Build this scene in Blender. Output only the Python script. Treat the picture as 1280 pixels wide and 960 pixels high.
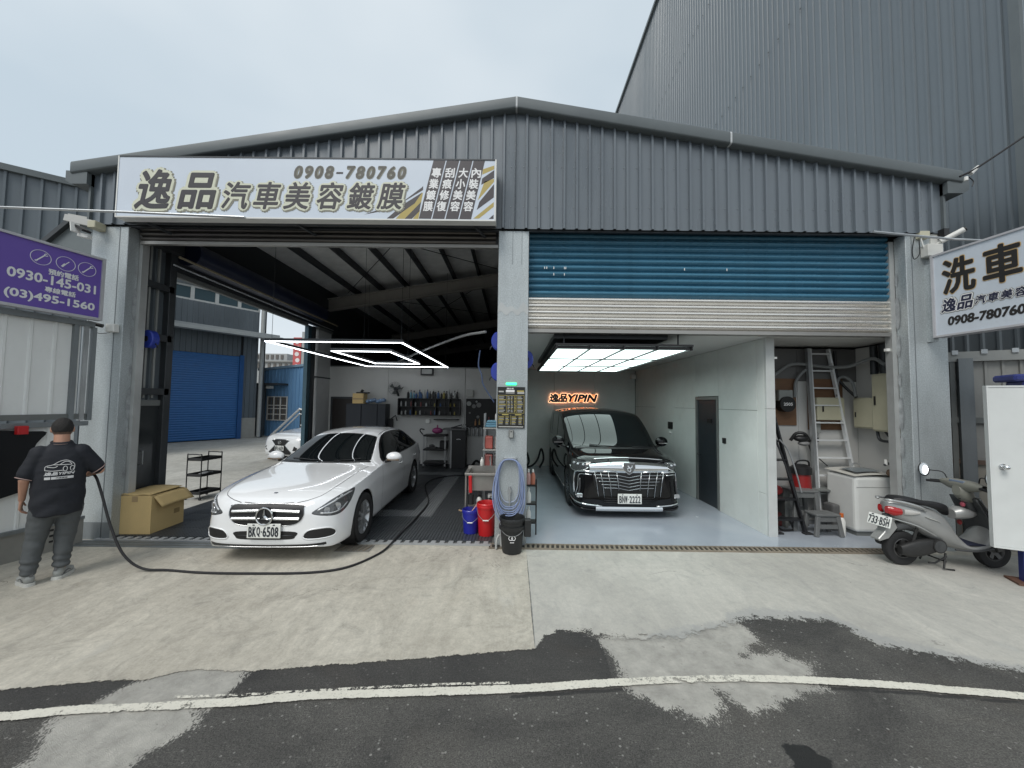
import bpy, bmesh, math, random
from math import sin, cos, pi, radians as rad, sqrt, atan2
from mathutils import Vector, Matrix, noise
from mathutils.bvhtree import BVHTree
from mathutils.geometry import delaunay_2d_cdt
random.seed(7)
for _o in list(bpy.data.objects): bpy.data.objects.remove(_o)
S = bpy.context.scene
C = S.collection

# ------------------------------------------------------------------ camera
CAM_H = 1.95
PITCH, ROLL, YAW, FPX = rad(2.8), rad(.72), rad(-.18), 472.0
cd = bpy.data.cameras.new('camera'); cam = bpy.data.objects.new('camera', cd); C.objects.link(cam)
_f = Vector((sin(YAW)*cos(PITCH), cos(YAW)*cos(PITCH), sin(PITCH)))
_r0 = Vector((cos(YAW), -sin(YAW), 0)); _u0 = _r0.cross(_f)
_r = _r0*cos(ROLL)+_u0*sin(ROLL); _u = -_r0*sin(ROLL)+_u0*cos(ROLL)
cam.matrix_world = Matrix(((_r.x, _u.x, -_f.x, 0), (_r.y, _u.y, -_f.y, 0), (_r.z, _u.z, -_f.z, CAM_H), (0, 0, 0, 1)))
cd.sensor_fit = 'HORIZONTAL'; cd.sensor_width = 36; cd.lens = 36*FPX/1280
cd.clip_start = .05; cd.clip_end = 2000
S.camera = cam

# ------------------------------------------------------------------ sky, sun, exposure (bright overcast)
SUN_EL, SUN_AZ = rad(50), rad(212)
W = bpy.data.worlds.new('World'); S.world = W; W.use_nodes = True
nt = W.node_tree; nt.nodes.clear()
def _n(t, tree=None, **k):
    n = (tree or nt).nodes.new(t)
    for a, v in k.items(): setattr(n, a, v)
    return n
sky = _n('ShaderNodeTexSky', sky_type='NISHITA', sun_disc=False, sun_elevation=SUN_EL, sun_rotation=SUN_AZ, air_density=1.0, dust_density=3.0, ozone_density=1.0)
hs = _n('ShaderNodeHueSaturation'); hs.inputs['Saturation'].default_value = .45
tc = _n('ShaderNodeTexCoord'); mp = _n('ShaderNodeMapping'); mp.inputs['Scale'].default_value = (1, 1, 2.2)
nz = _n('ShaderNodeTexNoise'); nz.inputs['Scale'].default_value = 1.1; nz.inputs['Detail'].default_value = 4; nz.inputs['Roughness'].default_value = .45
rp = _n('ShaderNodeValToRGB'); rp.color_ramp.elements[0].position = .3; rp.color_ramp.elements[1].position = .7
rp.color_ramp.elements[0].color = (5.1, 6.05, 6.8, 1); rp.color_ramp.elements[1].color = (8.0, 8.5, 8.8, 1)
mx = _n('ShaderNodeMixRGB'); mx.inputs['Fac'].default_value = .85
bg = _n('ShaderNodeBackground'); bg.inputs['Strength'].default_value = .092
wo = _n('ShaderNodeOutputWorld')
L = nt.links.new
L(sky.outputs[0], hs.inputs['Color']); L(tc.outputs['Generated'], mp.inputs[0]); L(mp.outputs[0], nz.inputs['Vector'])
L(nz.outputs[0], rp.inputs[0]); L(hs.outputs[0], mx.inputs[1]); L(rp.outputs[0], mx.inputs[2]); L(mx.outputs[0], bg.inputs[0]); L(bg.outputs[0], wo.inputs[0])
sd = bpy.data.lights.new('sun', 'SUN'); sd.energy = 1.5; sd.angle = rad(28); sd.color = (1, .97, .92)
so = bpy.data.objects.new('sun', sd); C.objects.link(so)
so.rotation_euler = Vector((sin(SUN_AZ)*cos(SUN_EL), cos(SUN_AZ)*cos(SUN_EL), sin(SUN_EL))).to_track_quat('Z', 'Y').to_euler()
S.view_settings.view_transform = 'Standard'; S.view_settings.look = 'None'; S.view_settings.gamma = 1
S.view_settings.exposure = 0.38
S.cycles.max_bounces = 8; S.cycles.diffuse_bounces = 5; S.cycles.glossy_bounces = 4; S.cycles.transparent_max_bounces = 12
S.cycles.use_denoising = True

# ------------------------------------------------------------------ materials
MATS = {}
def M(name, col=None, rough=.5, metal=0., var=.08, vs=4., bump=0., bs=60., coat=0., emit=0., spec=.5, grime=0., stretch=None, rv=.1, alpha=1., trans=0., fine=0.):
    if name in MATS: return MATS[name]
    m = bpy.data.materials.new(name); m.use_nodes = True; MATS[name] = m
    t = m.node_tree; b = t.nodes['Principled BSDF']; l = t.links.new
    col = tuple(col) if len(col) == 4 else tuple(col)+(1,)
    b.inputs['Base Color'].default_value = col; b.inputs['Roughness'].default_value = rough; b.inputs['Metallic'].default_value = metal
    b.inputs['Specular IOR Level'].default_value = spec; b.inputs['Coat Weight'].default_value = coat; b.inputs['Coat Roughness'].default_value = .03
    if trans: b.inputs['Transmission Weight'].default_value = trans
    if alpha < 1: b.inputs['Alpha'].default_value = alpha
    if emit:
        b.inputs['Emission Color'].default_value = col; b.inputs['Emission Strength'].default_value = emit
        return m
    tcn = t.nodes.new('ShaderNodeTexCoord'); src = tcn.outputs['Object']
    if stretch:
        mpn = t.nodes.new('ShaderNodeMapping'); mpn.inputs['Scale'].default_value = stretch; l(src, mpn.inputs[0]); src = mpn.outputs[0]
    if var or rv:
        n = t.nodes.new('ShaderNodeTexNoise'); n.inputs['Scale'].default_value = vs; n.inputs['Detail'].default_value = 6; n.inputs['Roughness'].default_value = .6
        l(src, n.inputs['Vector']); fac = n.outputs[0]
        if var:
            r = t.nodes.new('ShaderNodeMapRange'); r.inputs[1].default_value = .3; r.inputs[2].default_value = .7; r.inputs[3].default_value = 1-var; r.inputs[4].default_value = 1+var*.6
            l(fac, r.inputs[0])
            v = t.nodes.new('ShaderNodeVectorMath'); v.operation = 'SCALE'; v.inputs[0].default_value = col[:3]; l(r.outputs[0], v.inputs['Scale']); out = v.outputs[0]
            if fine:
                n3 = t.nodes.new('ShaderNodeTexNoise'); n3.inputs['Scale'].default_value = 60 if fine > .15 else 140; n3.inputs['Detail'].default_value = 2; l(tcn.outputs['Object'], n3.inputs['Vector'])
                r3 = t.nodes.new('ShaderNodeMapRange'); r3.inputs[1].default_value = .3; r3.inputs[2].default_value = .7; r3.inputs[3].default_value = 1-fine; r3.inputs[4].default_value = 1+fine; l(n3.outputs[0], r3.inputs[0])
                v3 = t.nodes.new('ShaderNodeVectorMath'); v3.operation = 'SCALE'; l(out, v3.inputs[0]); l(r3.outputs[0], v3.inputs['Scale']); out = v3.outputs[0]
            if grime:
                n4 = t.nodes.new('ShaderNodeTexNoise'); n4.inputs['Scale'].default_value = 2.3; n4.inputs['Detail'].default_value = 9; n4.inputs['Roughness'].default_value = .7; l(tcn.outputs['Object'], n4.inputs['Vector'])
                r4 = t.nodes.new('ShaderNodeMapRange'); r4.inputs[1].default_value = .52; r4.inputs[2].default_value = .75; r4.inputs[4].default_value = grime; l(n4.outputs[0], r4.inputs[0])
                x4 = t.nodes.new('ShaderNodeMixRGB'); l(r4.outputs[0], x4.inputs[0]); l(out, x4.inputs[1]); x4.inputs[2].default_value = (.1, .09, .075, 1); out = x4.outputs[0]
            l(out, b.inputs['Base Color'])
        if rv:
            r2 = t.nodes.new('ShaderNodeMapRange'); r2.inputs[1].default_value = .3; r2.inputs[2].default_value = .7; r2.inputs[3].default_value = max(0, rough-rv*rough); r2.inputs[4].default_value = min(1, rough+rv)
            l(fac, r2.inputs[0]); l(r2.outputs[0], b.inputs['Roughness'])
    if bump:
        n2 = t.nodes.new('ShaderNodeTexNoise'); n2.inputs['Scale'].default_value = bs; n2.inputs['Detail'].default_value = 5; l(src, n2.inputs['Vector'])
        bp = t.nodes.new('ShaderNodeBump'); bp.inputs['Strength'].default_value = bump; bp.inputs['Distance'].default_value = .01; l(n2.outputs[0], bp.inputs['Height']); l(bp.outputs[0], b.inputs['Normal'])
    return m

GALV = M('galvanised', (.42, .455, .465), .42, .4, var=.18, vs=3, fine=.155, stretch=(1, 1, .25), grime=.12)
GALVD = M('galvanised_dull', (.22, .24, .25), .5, .5, var=.2, vs=3, fine=.06, stretch=(1, 1, .2))
CLAD = M('dark_grey_cladding', (.120, .143, .165), .24, .0, var=.16, vs=1.3, stretch=(1.6, 1, .22), rv=.35, spec=.8, grime=.10)
CLADL = M('weathered_cladding', (.125, .147, .165), .42, .1, var=.18, vs=1.1, stretch=(1, 1, .25), rv=.15)
CLADR = M('tall_wall_cladding', (.128, .152, .170), .33, .1, var=.16, vs=.5, grime=.12, stretch=(1, 1, .2), rv=.15)
TRIM = M('grey_flashing', (.105, .122, .128), .45, .05, var=.12, vs=2)
STEELD = M('dark_steel', (.05, .055, .06), .45, .3, var=.15)
PRIMER = M('primed_steel', (.16, .17, .165), .5, .1, var=.12)
ROOFIN = M('roof_underside', (.76, .77, .76), .5, .0, var=.15)
BLACKP = M('black_plastic', (.012, .012, .013), .45, var=.15)
BLACKR = M('black_rubber', (.018, .018, .02), .8, var=.2, bump=.1)
WHITEP = M('white_plastic', (.72, .72, .69), .4, var=.05)
WALLW = M('grey_wall_board', (.62, .645, .625), .5, var=.09, vs=1.2, bump=.04, grime=.10)
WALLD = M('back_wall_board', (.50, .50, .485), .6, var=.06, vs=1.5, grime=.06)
BLUES = M('teal_blue_slat', (.048, .165, .255), .22, .1, var=.14, vs=5, rv=.15, grime=.06, stretch=(.6, 1, 3))
BLUES2 = M('blue_slat', (.03, .135, .36), .4, 0, var=.08)
STEEL = M('stainless', (.80, .77, .72), .20, .85, var=.1, vs=6, stretch=(.5, 1, 8))
CHROME = M('chrome', (.75, .76, .77), .07, 1., var=0, rv=0)
ALU = M('aluminium', (.50, .52, .53), .32, .8, var=.1)
BLUEREEL = M('blue_reel_plastic', (.03, .055, .36), .35, var=.05)
GLASSD = M('tinted_glass', (.006, .008, .009), .02, spec=.55, var=0, rv=0)
LAMPW = M('led_white', (.9, .95, 1.), emit=5.5)
CREAM = M('cream_enamel', (.48, .46, .34), .35, var=.06)
CARD = M('cardboard', (.56, .41, .19), .8, var=.08, vs=3, bump=.05, fine=.04)
SKIN = M('skin', (.46, .25, .17), .5, var=.1, vs=12)
RED = M('red_plastic', (.50, .015, .018), .3, var=.06)
BLUEB = M('blue_plastic', (.02, .025, .30), .32, var=.06)
PLY = M('brown_plywood', (.16, .085, .045), .6, var=.2, vs=4, stretch=(1, 1, 6))

# ------------------------------------------------------------------ helpers
def tag(o, label=None, cat=None, group=None, kind=None):
    if label: o['label'] = label
    if cat: o['category'] = cat
    if group: o['group'] = group
    if kind: o['kind'] = kind
    return o
def thing(name, label, cat, loc=(0, 0, 0), rz=0., group=None):
    o = bpy.data.objects.new(name, None); C.objects.link(o); o.location = loc; o.rotation_euler = (0, 0, rz)
    o.empty_display_size = .2
    return tag(o, label, cat, group)
def offs(p):
    v = Vector((0, 0, 0))
    while p is not None: v += Vector(p.location); p = p.parent
    return v
def link(name, me, parent=None, loc=None, rot=None):
    o = bpy.data.objects.new(name, me); C.objects.link(o)
    if parent: o.parent = parent
    if loc is not None: o.location = loc
    if rot is not None: o.rotation_euler = rot
    return o
def frame(d, up=Vector((0, 0, 1))):
    d = Vector(d).normalized()
    if abs(d.dot(up)) > .98: up = Vector((0, 1, 0)) if abs(d.y) < .9 else Vector((1, 0, 0))
    a = d.cross(up).normalized(); b = a.cross(d).normalized()
    return a, b, d
class MB:
    def __init__(s): s.v = []; s.f = []
    def add(s, vs, fs):
        n = len(s.v); s.v += [tuple(v) for v in vs]; s.f += [tuple(i+n for i in f) for f in fs]; return s
    def box(s, x0, x1, y0, y1, z0, z1):
        return s.add([(x0, y0, z0), (x1, y0, z0), (x1, y1, z0), (x0, y1, z0), (x0, y0, z1), (x1, y0, z1), (x1, y1, z1), (x0, y1, z1)],
                     [(3, 2, 1, 0), (4, 5, 6, 7), (0, 1, 5, 4), (1, 2, 6, 5), (2, 3, 7, 6), (3, 0, 4, 7)])
    def bar(s, p, q, w, h, up=(0, 0, 1)):
        p = Vector(p); q = Vector(q); a, b, d = frame(q-p, Vector(up)); a = a*(w/2); b = b*(h/2)
        return s.add([p-a-b, p+a-b, p+a+b, p-a+b, q-a-b, q+a-b, q+a+b, q-a+b], [(3, 2, 1, 0), (4, 5, 6, 7), (0, 1, 5, 4), (1, 2, 6, 5), (2, 3, 7, 6), (3, 0, 4, 7)])
    def cyl(s, p, q, r0, r1=None, n=12, caps=True):
        r1 = r0 if r1 is None else r1; p = Vector(p); q = Vector(q); a, b, d = frame(q-p)
        vs = [p+(a*cos(2*pi*i/n)+b*sin(2*pi*i/n))*r0 for i in range(n)]+[q+(a*cos(2*pi*i/n)+b*sin(2*pi*i/n))*r1 for i in range(n)]
        fs = [(i, (i+1) % n, n+(i+1) % n, n+i) for i in range(n)]
        if caps: fs += [tuple(reversed(range(n))), tuple(range(n, 2*n))]
        return s.add(vs, fs)
    def tube(s, pts, r, n=8, closed=False, smooth=0, caps=True):
        P = [Vector(p) for p in pts]
        if smooth: P = crom(P, smooth, closed)
        m = len(P); vs = []; a = None
        for i, p in enumerate(P):
            if closed: t = P[(i+1) % m]-P[i-1]
            else: t = P[min(i+1, m-1)]-P[max(i-1, 0)]
            t.normalize()
            if a is None: a, b, _ = frame(t)
            else:
                a = (a-t*a.dot(t)).normalized(); b = t.cross(a)*-1
                b = a.cross(t)
            rr = r(i/(m-1)) if callable(r) else r
            vs += [p+(a*cos(2*pi*k/n)+b*sin(2*pi*k/n))*rr for k in range(n)]
        fs = []
        for i in range(m if closed else m-1):
            j = (i+1) % m
            for k in range(n): fs.append((i*n+k, j*n+k, j*n+(k+1) % n, i*n+(k+1) % n))
        if not closed and caps: fs += [tuple(range(n)), tuple((m-1)*n+k for k in reversed(range(n)))]
        return s.add(vs, fs)
    def lathe(s, prof, c=(0, 0, 0), n=20, axis='z', scale=(1, 1)):
        c = Vector(c); vs = []; fs = []; m = len(prof)
        for i in range(n):
            a = 2*pi*i/n
            for r, h in prof:
                x, y = r*cos(a)*scale[0], r*sin(a)*scale[1]
                vs.append(c+(Vector((x, y, h)) if axis == 'z' else Vector((h, x, y)) if axis == 'x' else Vector((y, h, x))))
        for i in range(n):
            j = (i+1) % n
            for k in range(m-1): fs.append((i*m+k, j*m+k, j*m+k+1, i*m+k+1))
        return s.add(vs, fs)
    def prism(s, poly, axis, a, b):
        n = len(poly)
        def P(u, v, w): return {'x': (w, u, v), 'y': (u, w, v), 'z': (u, v, w)}[axis]
        vs = [P(u, v, a) for u, v in poly]+[P(u, v, b) for u, v in poly]
        return s.add(vs, [tuple(reversed(range(n))), tuple(range(n, 2*n))]+[(i, (i+1) % n, n+(i+1) % n, n+i) for i in range(n)])
    def ell(s, c, r, n=12, m=8):
        c = Vector(c); r = (r, r, r) if not hasattr(r, '__len__') else r
        vs = []; fs = []
        for j in range(m+1):
            ph = pi*j/m
            for i in range(n): vs.append(c+Vector((r[0]*sin(ph)*cos(2*pi*i/n), r[1]*sin(ph)*sin(2*pi*i/n), r[2]*cos(ph))))
        for j in range(m):
            for i in range(n): fs.append((j*n+i, (j+1)*n+i, (j+1)*n+(i+1) % n, j*n+(i+1) % n))
        return s.add(vs, fs)
    def grid(s, fn, nu, nv):
        vs = [fn(i/nu, j/nv) for i in range(nu+1) for j in range(nv+1)]
        return s.add(vs, [(i*(nv+1)+j, (i+1)*(nv+1)+j, (i+1)*(nv+1)+j+1, i*(nv+1)+j+1) for i in range(nu) for j in range(nv)])
    def xf(s, mat):
        s.v = [tuple(mat @ Vector(v)) for v in s.v]; return s
    def mesh(s, name, m, smooth=False, auto=None):
        me = bpy.data.meshes.new(name); me.from_pydata(s.v, [], s.f); me.materials.append(m)
        bm = bmesh.new(); bm.from_mesh(me); bmesh.ops.remove_doubles(bm, verts=bm.verts, dist=1e-5); bmesh.ops.recalc_face_normals(bm, faces=bm.faces)
        bm.to_mesh(me); bm.free()
        if smooth:
            me.polygons.foreach_set('use_smooth', [True]*len(me.polygons))
            if auto is not False: me.set_sharp_from_angle(angle=rad(auto or 40))
        me.update(); return me
    def build(s, name, m, parent=None, smooth=False, bevel=0., world=False, auto=None, seg=1):
        if world and parent is not None:
            o = offs(parent); s.v = [(x-o.x, y-o.y, z-o.z) for x, y, z in s.v]
        elif parent is None:
            # top-level single-mesh thing: origin at its base
            xs, ys, zs = zip(*s.v); o = Vector(((min(xs)+max(xs))/2, (min(ys)+max(ys))/2, min(zs)))
            s.v = [(x-o.x, y-o.y, z-o.z) for x, y, z in s.v]
        ob = link(name, s.mesh(name, m, smooth, auto), parent)
        if parent is None: ob.location = o
        if bevel:
            bv = ob.modifiers.new('bevel', 'BEVEL'); bv.width = bevel; bv.segments = seg; bv.limit_method = 'ANGLE'; bv.angle_limit = rad(40)
        return ob
def crom(P, k=4, closed=False):
    P = [Vector(p) for p in P]; n = len(P); out = []
    for i in range(n if closed else n-1):
        p0 = P[i-1] if (closed or i > 0) else P[0]*2-P[1]; p1 = P[i]; p2 = P[(i+1) % n]; p3 = P[(i+2) % n] if (closed or i+2 < n) else P[-1]*2-P[-2]
        for j in range(k):
            t = j/k; out.append(.5*((2*p1)+(p2-p0)*t+(2*p0-5*p1+4*p2-p3)*t*t+(3*p1-p0-3*p2+p3)*t**3))
    if not closed: out.append(P[-1])
    return out
def interp(keys, x):
    if x <= keys[0][0]: return keys[0][1]
    for (a, va), (b, vb) in zip(keys, keys[1:]):
        if x <= b: return va+(vb-va)*(x-a)/(b-a) if b > a else vb
    return keys[-1][1]
def dup(root, loc, rz=None, label=None, group=None):
    r = root.copy(); C.objects.link(r); r.location = loc
    if rz is not None: r.rotation_euler = (0, 0, rz)
    if label: r['label'] = label
    if group: r['group'] = group
    for ch in list(root.children):
        c = ch.copy(); C.objects.link(c); c.parent = r
        for g in list(ch.children):
            d = g.copy(); C.objects.link(d); d.parent = c
    return r
def text(name, s, size, m, parent, mat4, ext=.001, bold=0., align='CENTER', shear=0., width=1., spacing=1.):
    """flat print: real glyph outlines standing a hair proud of the surface; mat4 places the text's own x/y plane"""
    cu = bpy.data.curves.new(name, 'FONT'); cu.body = s; cu.size = size; cu.align_x = align; cu.align_y = 'CENTER'; cu.extrude = ext; cu.offset = bold; cu.shear = shear; cu.space_character = spacing
    cu.resolution_u = 4
    t = bpy.data.objects.new(name, cu); C.objects.link(t)
    dg = bpy.context.evaluated_depsgraph_get(); dg.update()
    me = bpy.data.meshes.new_from_object(t.evaluated_get(dg)); bpy.data.objects.remove(t)
    me.materials.clear(); me.materials.append(m); me.transform(mat4 @ Matrix.Diagonal((width, 1, 1, 1)))
    return link(name, me, parent)
def place(o, x, y, n=None):
    """matrix with origin o, text x axis x, text y axis y"""
    x = Vector(x).normalized(); y = Vector(y).normalized(); z = x.cross(y)
    return Matrix(((x.x, y.x, z.x, o[0]), (x.y, y.y, z.y, o[1]), (x.z, y.z, z.z, o[2]), (0, 0, 0, 1)))
def flatpoly(name, pts, m, parent, mat4, th=.001):
    """flat print: polygon in text plane"""
    mb = MB().prism(pts, 'z', 0, th); mb.xf(mat4); return mb.build(name, m, parent)
def corrugate(p0, p1, zb, zt, pitch, depth, nrm, mb=None, top=None, flat=.74):
    """ribbed sheet from p0 to p1 (x, y), ribs vertical; zb/zt: z values or functions of distance"""
    mb = mb or MB(); p0 = Vector(p0); p1 = Vector(p1); L_ = (p1-p0).length; d = (p1-p0)/L_; n = Vector(nrm).normalized()
    ts = [0]; t = 0
    prof = []
    while t < L_:
        for a, h in ((0, 0), (flat, 0), (flat+.05, 1), (.95, 1)):
            u = t+a*pitch
            if u <= L_: prof.append((u, h*depth))
        t += pitch
    prof.append((L_, 0))
    vs = []; fs = []
    for u, h in prof:
        p = p0+d*u+n*h
        b = zb(u) if callable(zb) else zb; tt = zt(u) if callable(zt) else zt
        vs += [(p.x, p.y, b), (p.x, p.y, tt)]
    for i in range(len(prof)-1): fs.append((2*i, 2*i+2, 2*i+3, 2*i+1))
    return mb.add(vs, fs)
# ------------------------------------------------------------------ ground: road, concrete apron, cement spills, painted line, yard
import numpy as np
APRON = [(-40, 1.2), (-12, 1.9), (-6, 2.25), (-3.369, 2.586), (-3.109, 2.633), (-2.885, 2.674), (-2.522, 2.696), (-2.386, 2.76), (-2.28, 2.802), (-1.9, 2.794), (-1.39, 2.862), (-0.71, 2.955), (0.017, 3.063), (0.194, 3.086), (0.23, 3.146), (0.277, 3.252), (0.427, 3.332), (0.665, 3.327), (0.818, 3.253), (0.912, 3.234), (1.424, 3.268), (1.887, 3.437), (2.082, 3.528), (2.262, 3.583), (2.505, 3.564), (2.931, 3.549), (2.963, 3.382), (3.019, 3.189), (3.221, 3.134), (3.385, 3.081), (3.6, 2.977), (3.787, 2.912), (6, 2.6), (12, 2.2), (40, 1.6), (40, 9), (-40, 9)]
P1 = [(-2.533, 2.696), (-2.386, 2.82), (-2.28, 2.86), (-1.9, 2.86), (-1.873, 2.717), (-1.839, 2.561), (-1.951, 2.475), (-1.854, 2.33), (-1.924, 2.249), (-1.987, 2.15), (-1.997, 2.074), (-2.038, 1.8), (-2.505, 1.8), (-2.586, 2.073), (-2.62, 2.237), (-2.732, 2.271), (-2.747, 2.399), (-2.694, 2.461), (-2.624, 2.559), (-2.552, 2.644)]
P2 = [(0.754, 3.21), (0.918, 3.30), (1.434, 3.35), (1.9, 3.50), (2.023, 3.58), (2.085, 3.361), (2.082, 3.251), (1.782, 3.027), (2.163, 3.13), (2.138, 3.007), (2.304, 2.984), (2.265, 2.897), (2.07, 2.797), (2.225, 2.71), (1.968, 2.662), (1.659, 2.523), (1.547, 2.508), (1.422, 2.651), (1.333, 2.444), (1.233, 2.413), (1.132, 2.47), (0.951, 2.548), (0.829, 2.654), (0.803, 2.787)]
LINE = [(-40, -1.5), (-12, 1.0), (-6, 1.95), (-3.9, 2.27), (-3.083, 2.375), (-2.667, 2.437), (-2.342, 2.461), (-1.728, 2.517), (-1.245, 2.579), (0.018, 2.659), (0.629, 2.722), (1.205, 2.771), (1.84, 2.792), (2.598, 2.754), (3.099, 2.705), (3.481, 2.663), (4.4, 2.54), (8, 1.9), (14, .6), (30, -4)]
WET = [(1.566, 2.283), (1.683, 2.285), (1.744, 2.246), (1.764, 2.189), (1.762, 2.134), (1.657, 2.0), (1.492, 2.0), (1.538, 2.139), (1.558, 2.209)]
def sdist(poly, X, Y):
    """signed distance, positive inside"""
    P = np.array(poly); Q = np.roll(P, -1, 0); d = np.full(X.shape, 1e9); ins = np.zeros(X.shape, bool)
    for (ax, ay), (bx, by) in zip(P, Q):
        ex, ey = bx-ax, by-ay; t = np.clip(((X-ax)*ex+(Y-ay)*ey)/(ex*ex+ey*ey+1e-12), 0, 1)
        d = np.minimum(d, np.hypot(X-ax-t*ex, Y-ay-t*ey))
        c = ((ay > Y) != (by > Y)); xi = ax+(Y-ay)*ex/(ey if abs(ey) > 1e-9 else 1e-9); ins ^= (c & (X < xi))
    return np.where(ins, d, -d)
def sheet(name, xs, ys, z, m, attrs=(), keep=None, zfn=None):
    X, Y = np.meshgrid(np.array(xs), np.array(ys), indexing='ij'); nx, ny = X.shape
    Z = np.full(X.shape, z) if zfn is None else zfn(X, Y)
    co = np.stack([X, Y, Z], -1).reshape(-1, 3)
    I = np.arange(nx*ny).reshape(nx, ny); Fq = np.stack([I[:-1, :-1], I[1:, :-1], I[1:, 1:], I[:-1, 1:]], -1).reshape(-1, 4)
    A = {k: fn(X, Y).reshape(-1) for k, fn in attrs}
    if keep:
        kv = keep(A); Fq = Fq[kv[Fq].any(1)]
        used = np.unique(Fq); mp_ = -np.ones(len(co), int); mp_[used] = np.arange(len(used)); co = co[used]; Fq = mp_[Fq]; A = {k: v[used] for k, v in A.items()}
    me = bpy.data.meshes.new(name); me.from_pydata(co.tolist(), [], Fq.tolist()); me.materials.append(m)
    for k, v in A.items():
        at = me.attributes.new(k, 'FLOAT', 'POINT'); at.data.foreach_set('value', v.astype(np.float32))
    me.update(); o = link(name, me); return tag(o, kind='structure')
def nd(t, typ, **k):
    n = t.nodes.new(typ)
    for a, v in k.items():
        if a in ('op',): n.operation = v
        else: n.inputs[a.replace('_', ' ') if isinstance(a, str) else a].default_value = v
    return n
def gmat(name):
    m = bpy.data.materials.new(name); m.use_nodes = True; t = m.node_tree; return m, t, t.nodes['Principled BSDF'], t.links.new
def tex(t, l, src, scale, detail=5, rough=.6, mapsc=None, rot=0, dist=0):
    n = nd(t, 'ShaderNodeTexNoise', Scale=scale, Detail=detail, Roughness=rough, Distortion=dist)
    if mapsc or rot:
        mp_ = t.nodes.new('ShaderNodeMapping'); mp_.inputs['Scale'].default_value = mapsc or (1, 1, 1); mp_.inputs['Rotation'].default_value = (0, 0, rot); l(src, mp_.inputs[0]); src = mp_.outputs[0]
    l(src, n.inputs['Vector']); return n.outputs[0]
def rng(t, l, src, a, b, c=0., d=1.):
    r = t.nodes.new('ShaderNodeMapRange'); r.inputs[1].default_value = a; r.inputs[2].default_value = b; r.inputs[3].default_value = c; r.inputs[4].default_value = d; l(src, r.inputs[0]); return r.outputs[0]
def mixc(t, l, fac, a, b, mode='MIX'):
    x = t.nodes.new('ShaderNodeMixRGB'); x.blend_type = mode
    for i, v in ((0, fac), (1, a), (2, b)):
        if hasattr(v, 'is_linked') or hasattr(v, 'links'): l(v, x.inputs[i])
        else: x.inputs[i].default_value = v if i == 0 else tuple(v)+(1,)
    return x.outputs[0]
def mth(t, l, op, a, b=0., clamp=False):
    x = t.nodes.new('ShaderNodeMath'); x.operation = op; x.use_clamp = clamp
    for i, v in ((0, a), (1, b)):
        if hasattr(v, 'links'): l(v, x.inputs[i])
        else: x.inputs[i].default_value = v
    return x.outputs[0]
def attr(t, n):
    a = t.nodes.new('ShaderNodeAttribute'); a.attribute_name = n; return a.outputs['Fac']
def ragged(t, l, src, fac, amp, lo=-.006, hi=.006, sc=9, sc2=55, a2=.35):
    n1 = tex(t, l, src, sc, 6, .65); n2 = tex(t, l, src, sc2, 4, .6)
    s_ = mth(t, l, 'ADD', fac, mth(t, l, 'MULTIPLY', mth(t, l, 'SUBTRACT', n1, .5), amp)); s_ = mth(t, l, 'ADD', s_, mth(t, l, 'MULTIPLY', mth(t, l, 'MULTIPLY', mth(t, l, 'SUBTRACT', n2, .5), amp), a2))
    return rng(t, l, s_, lo, hi)
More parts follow.
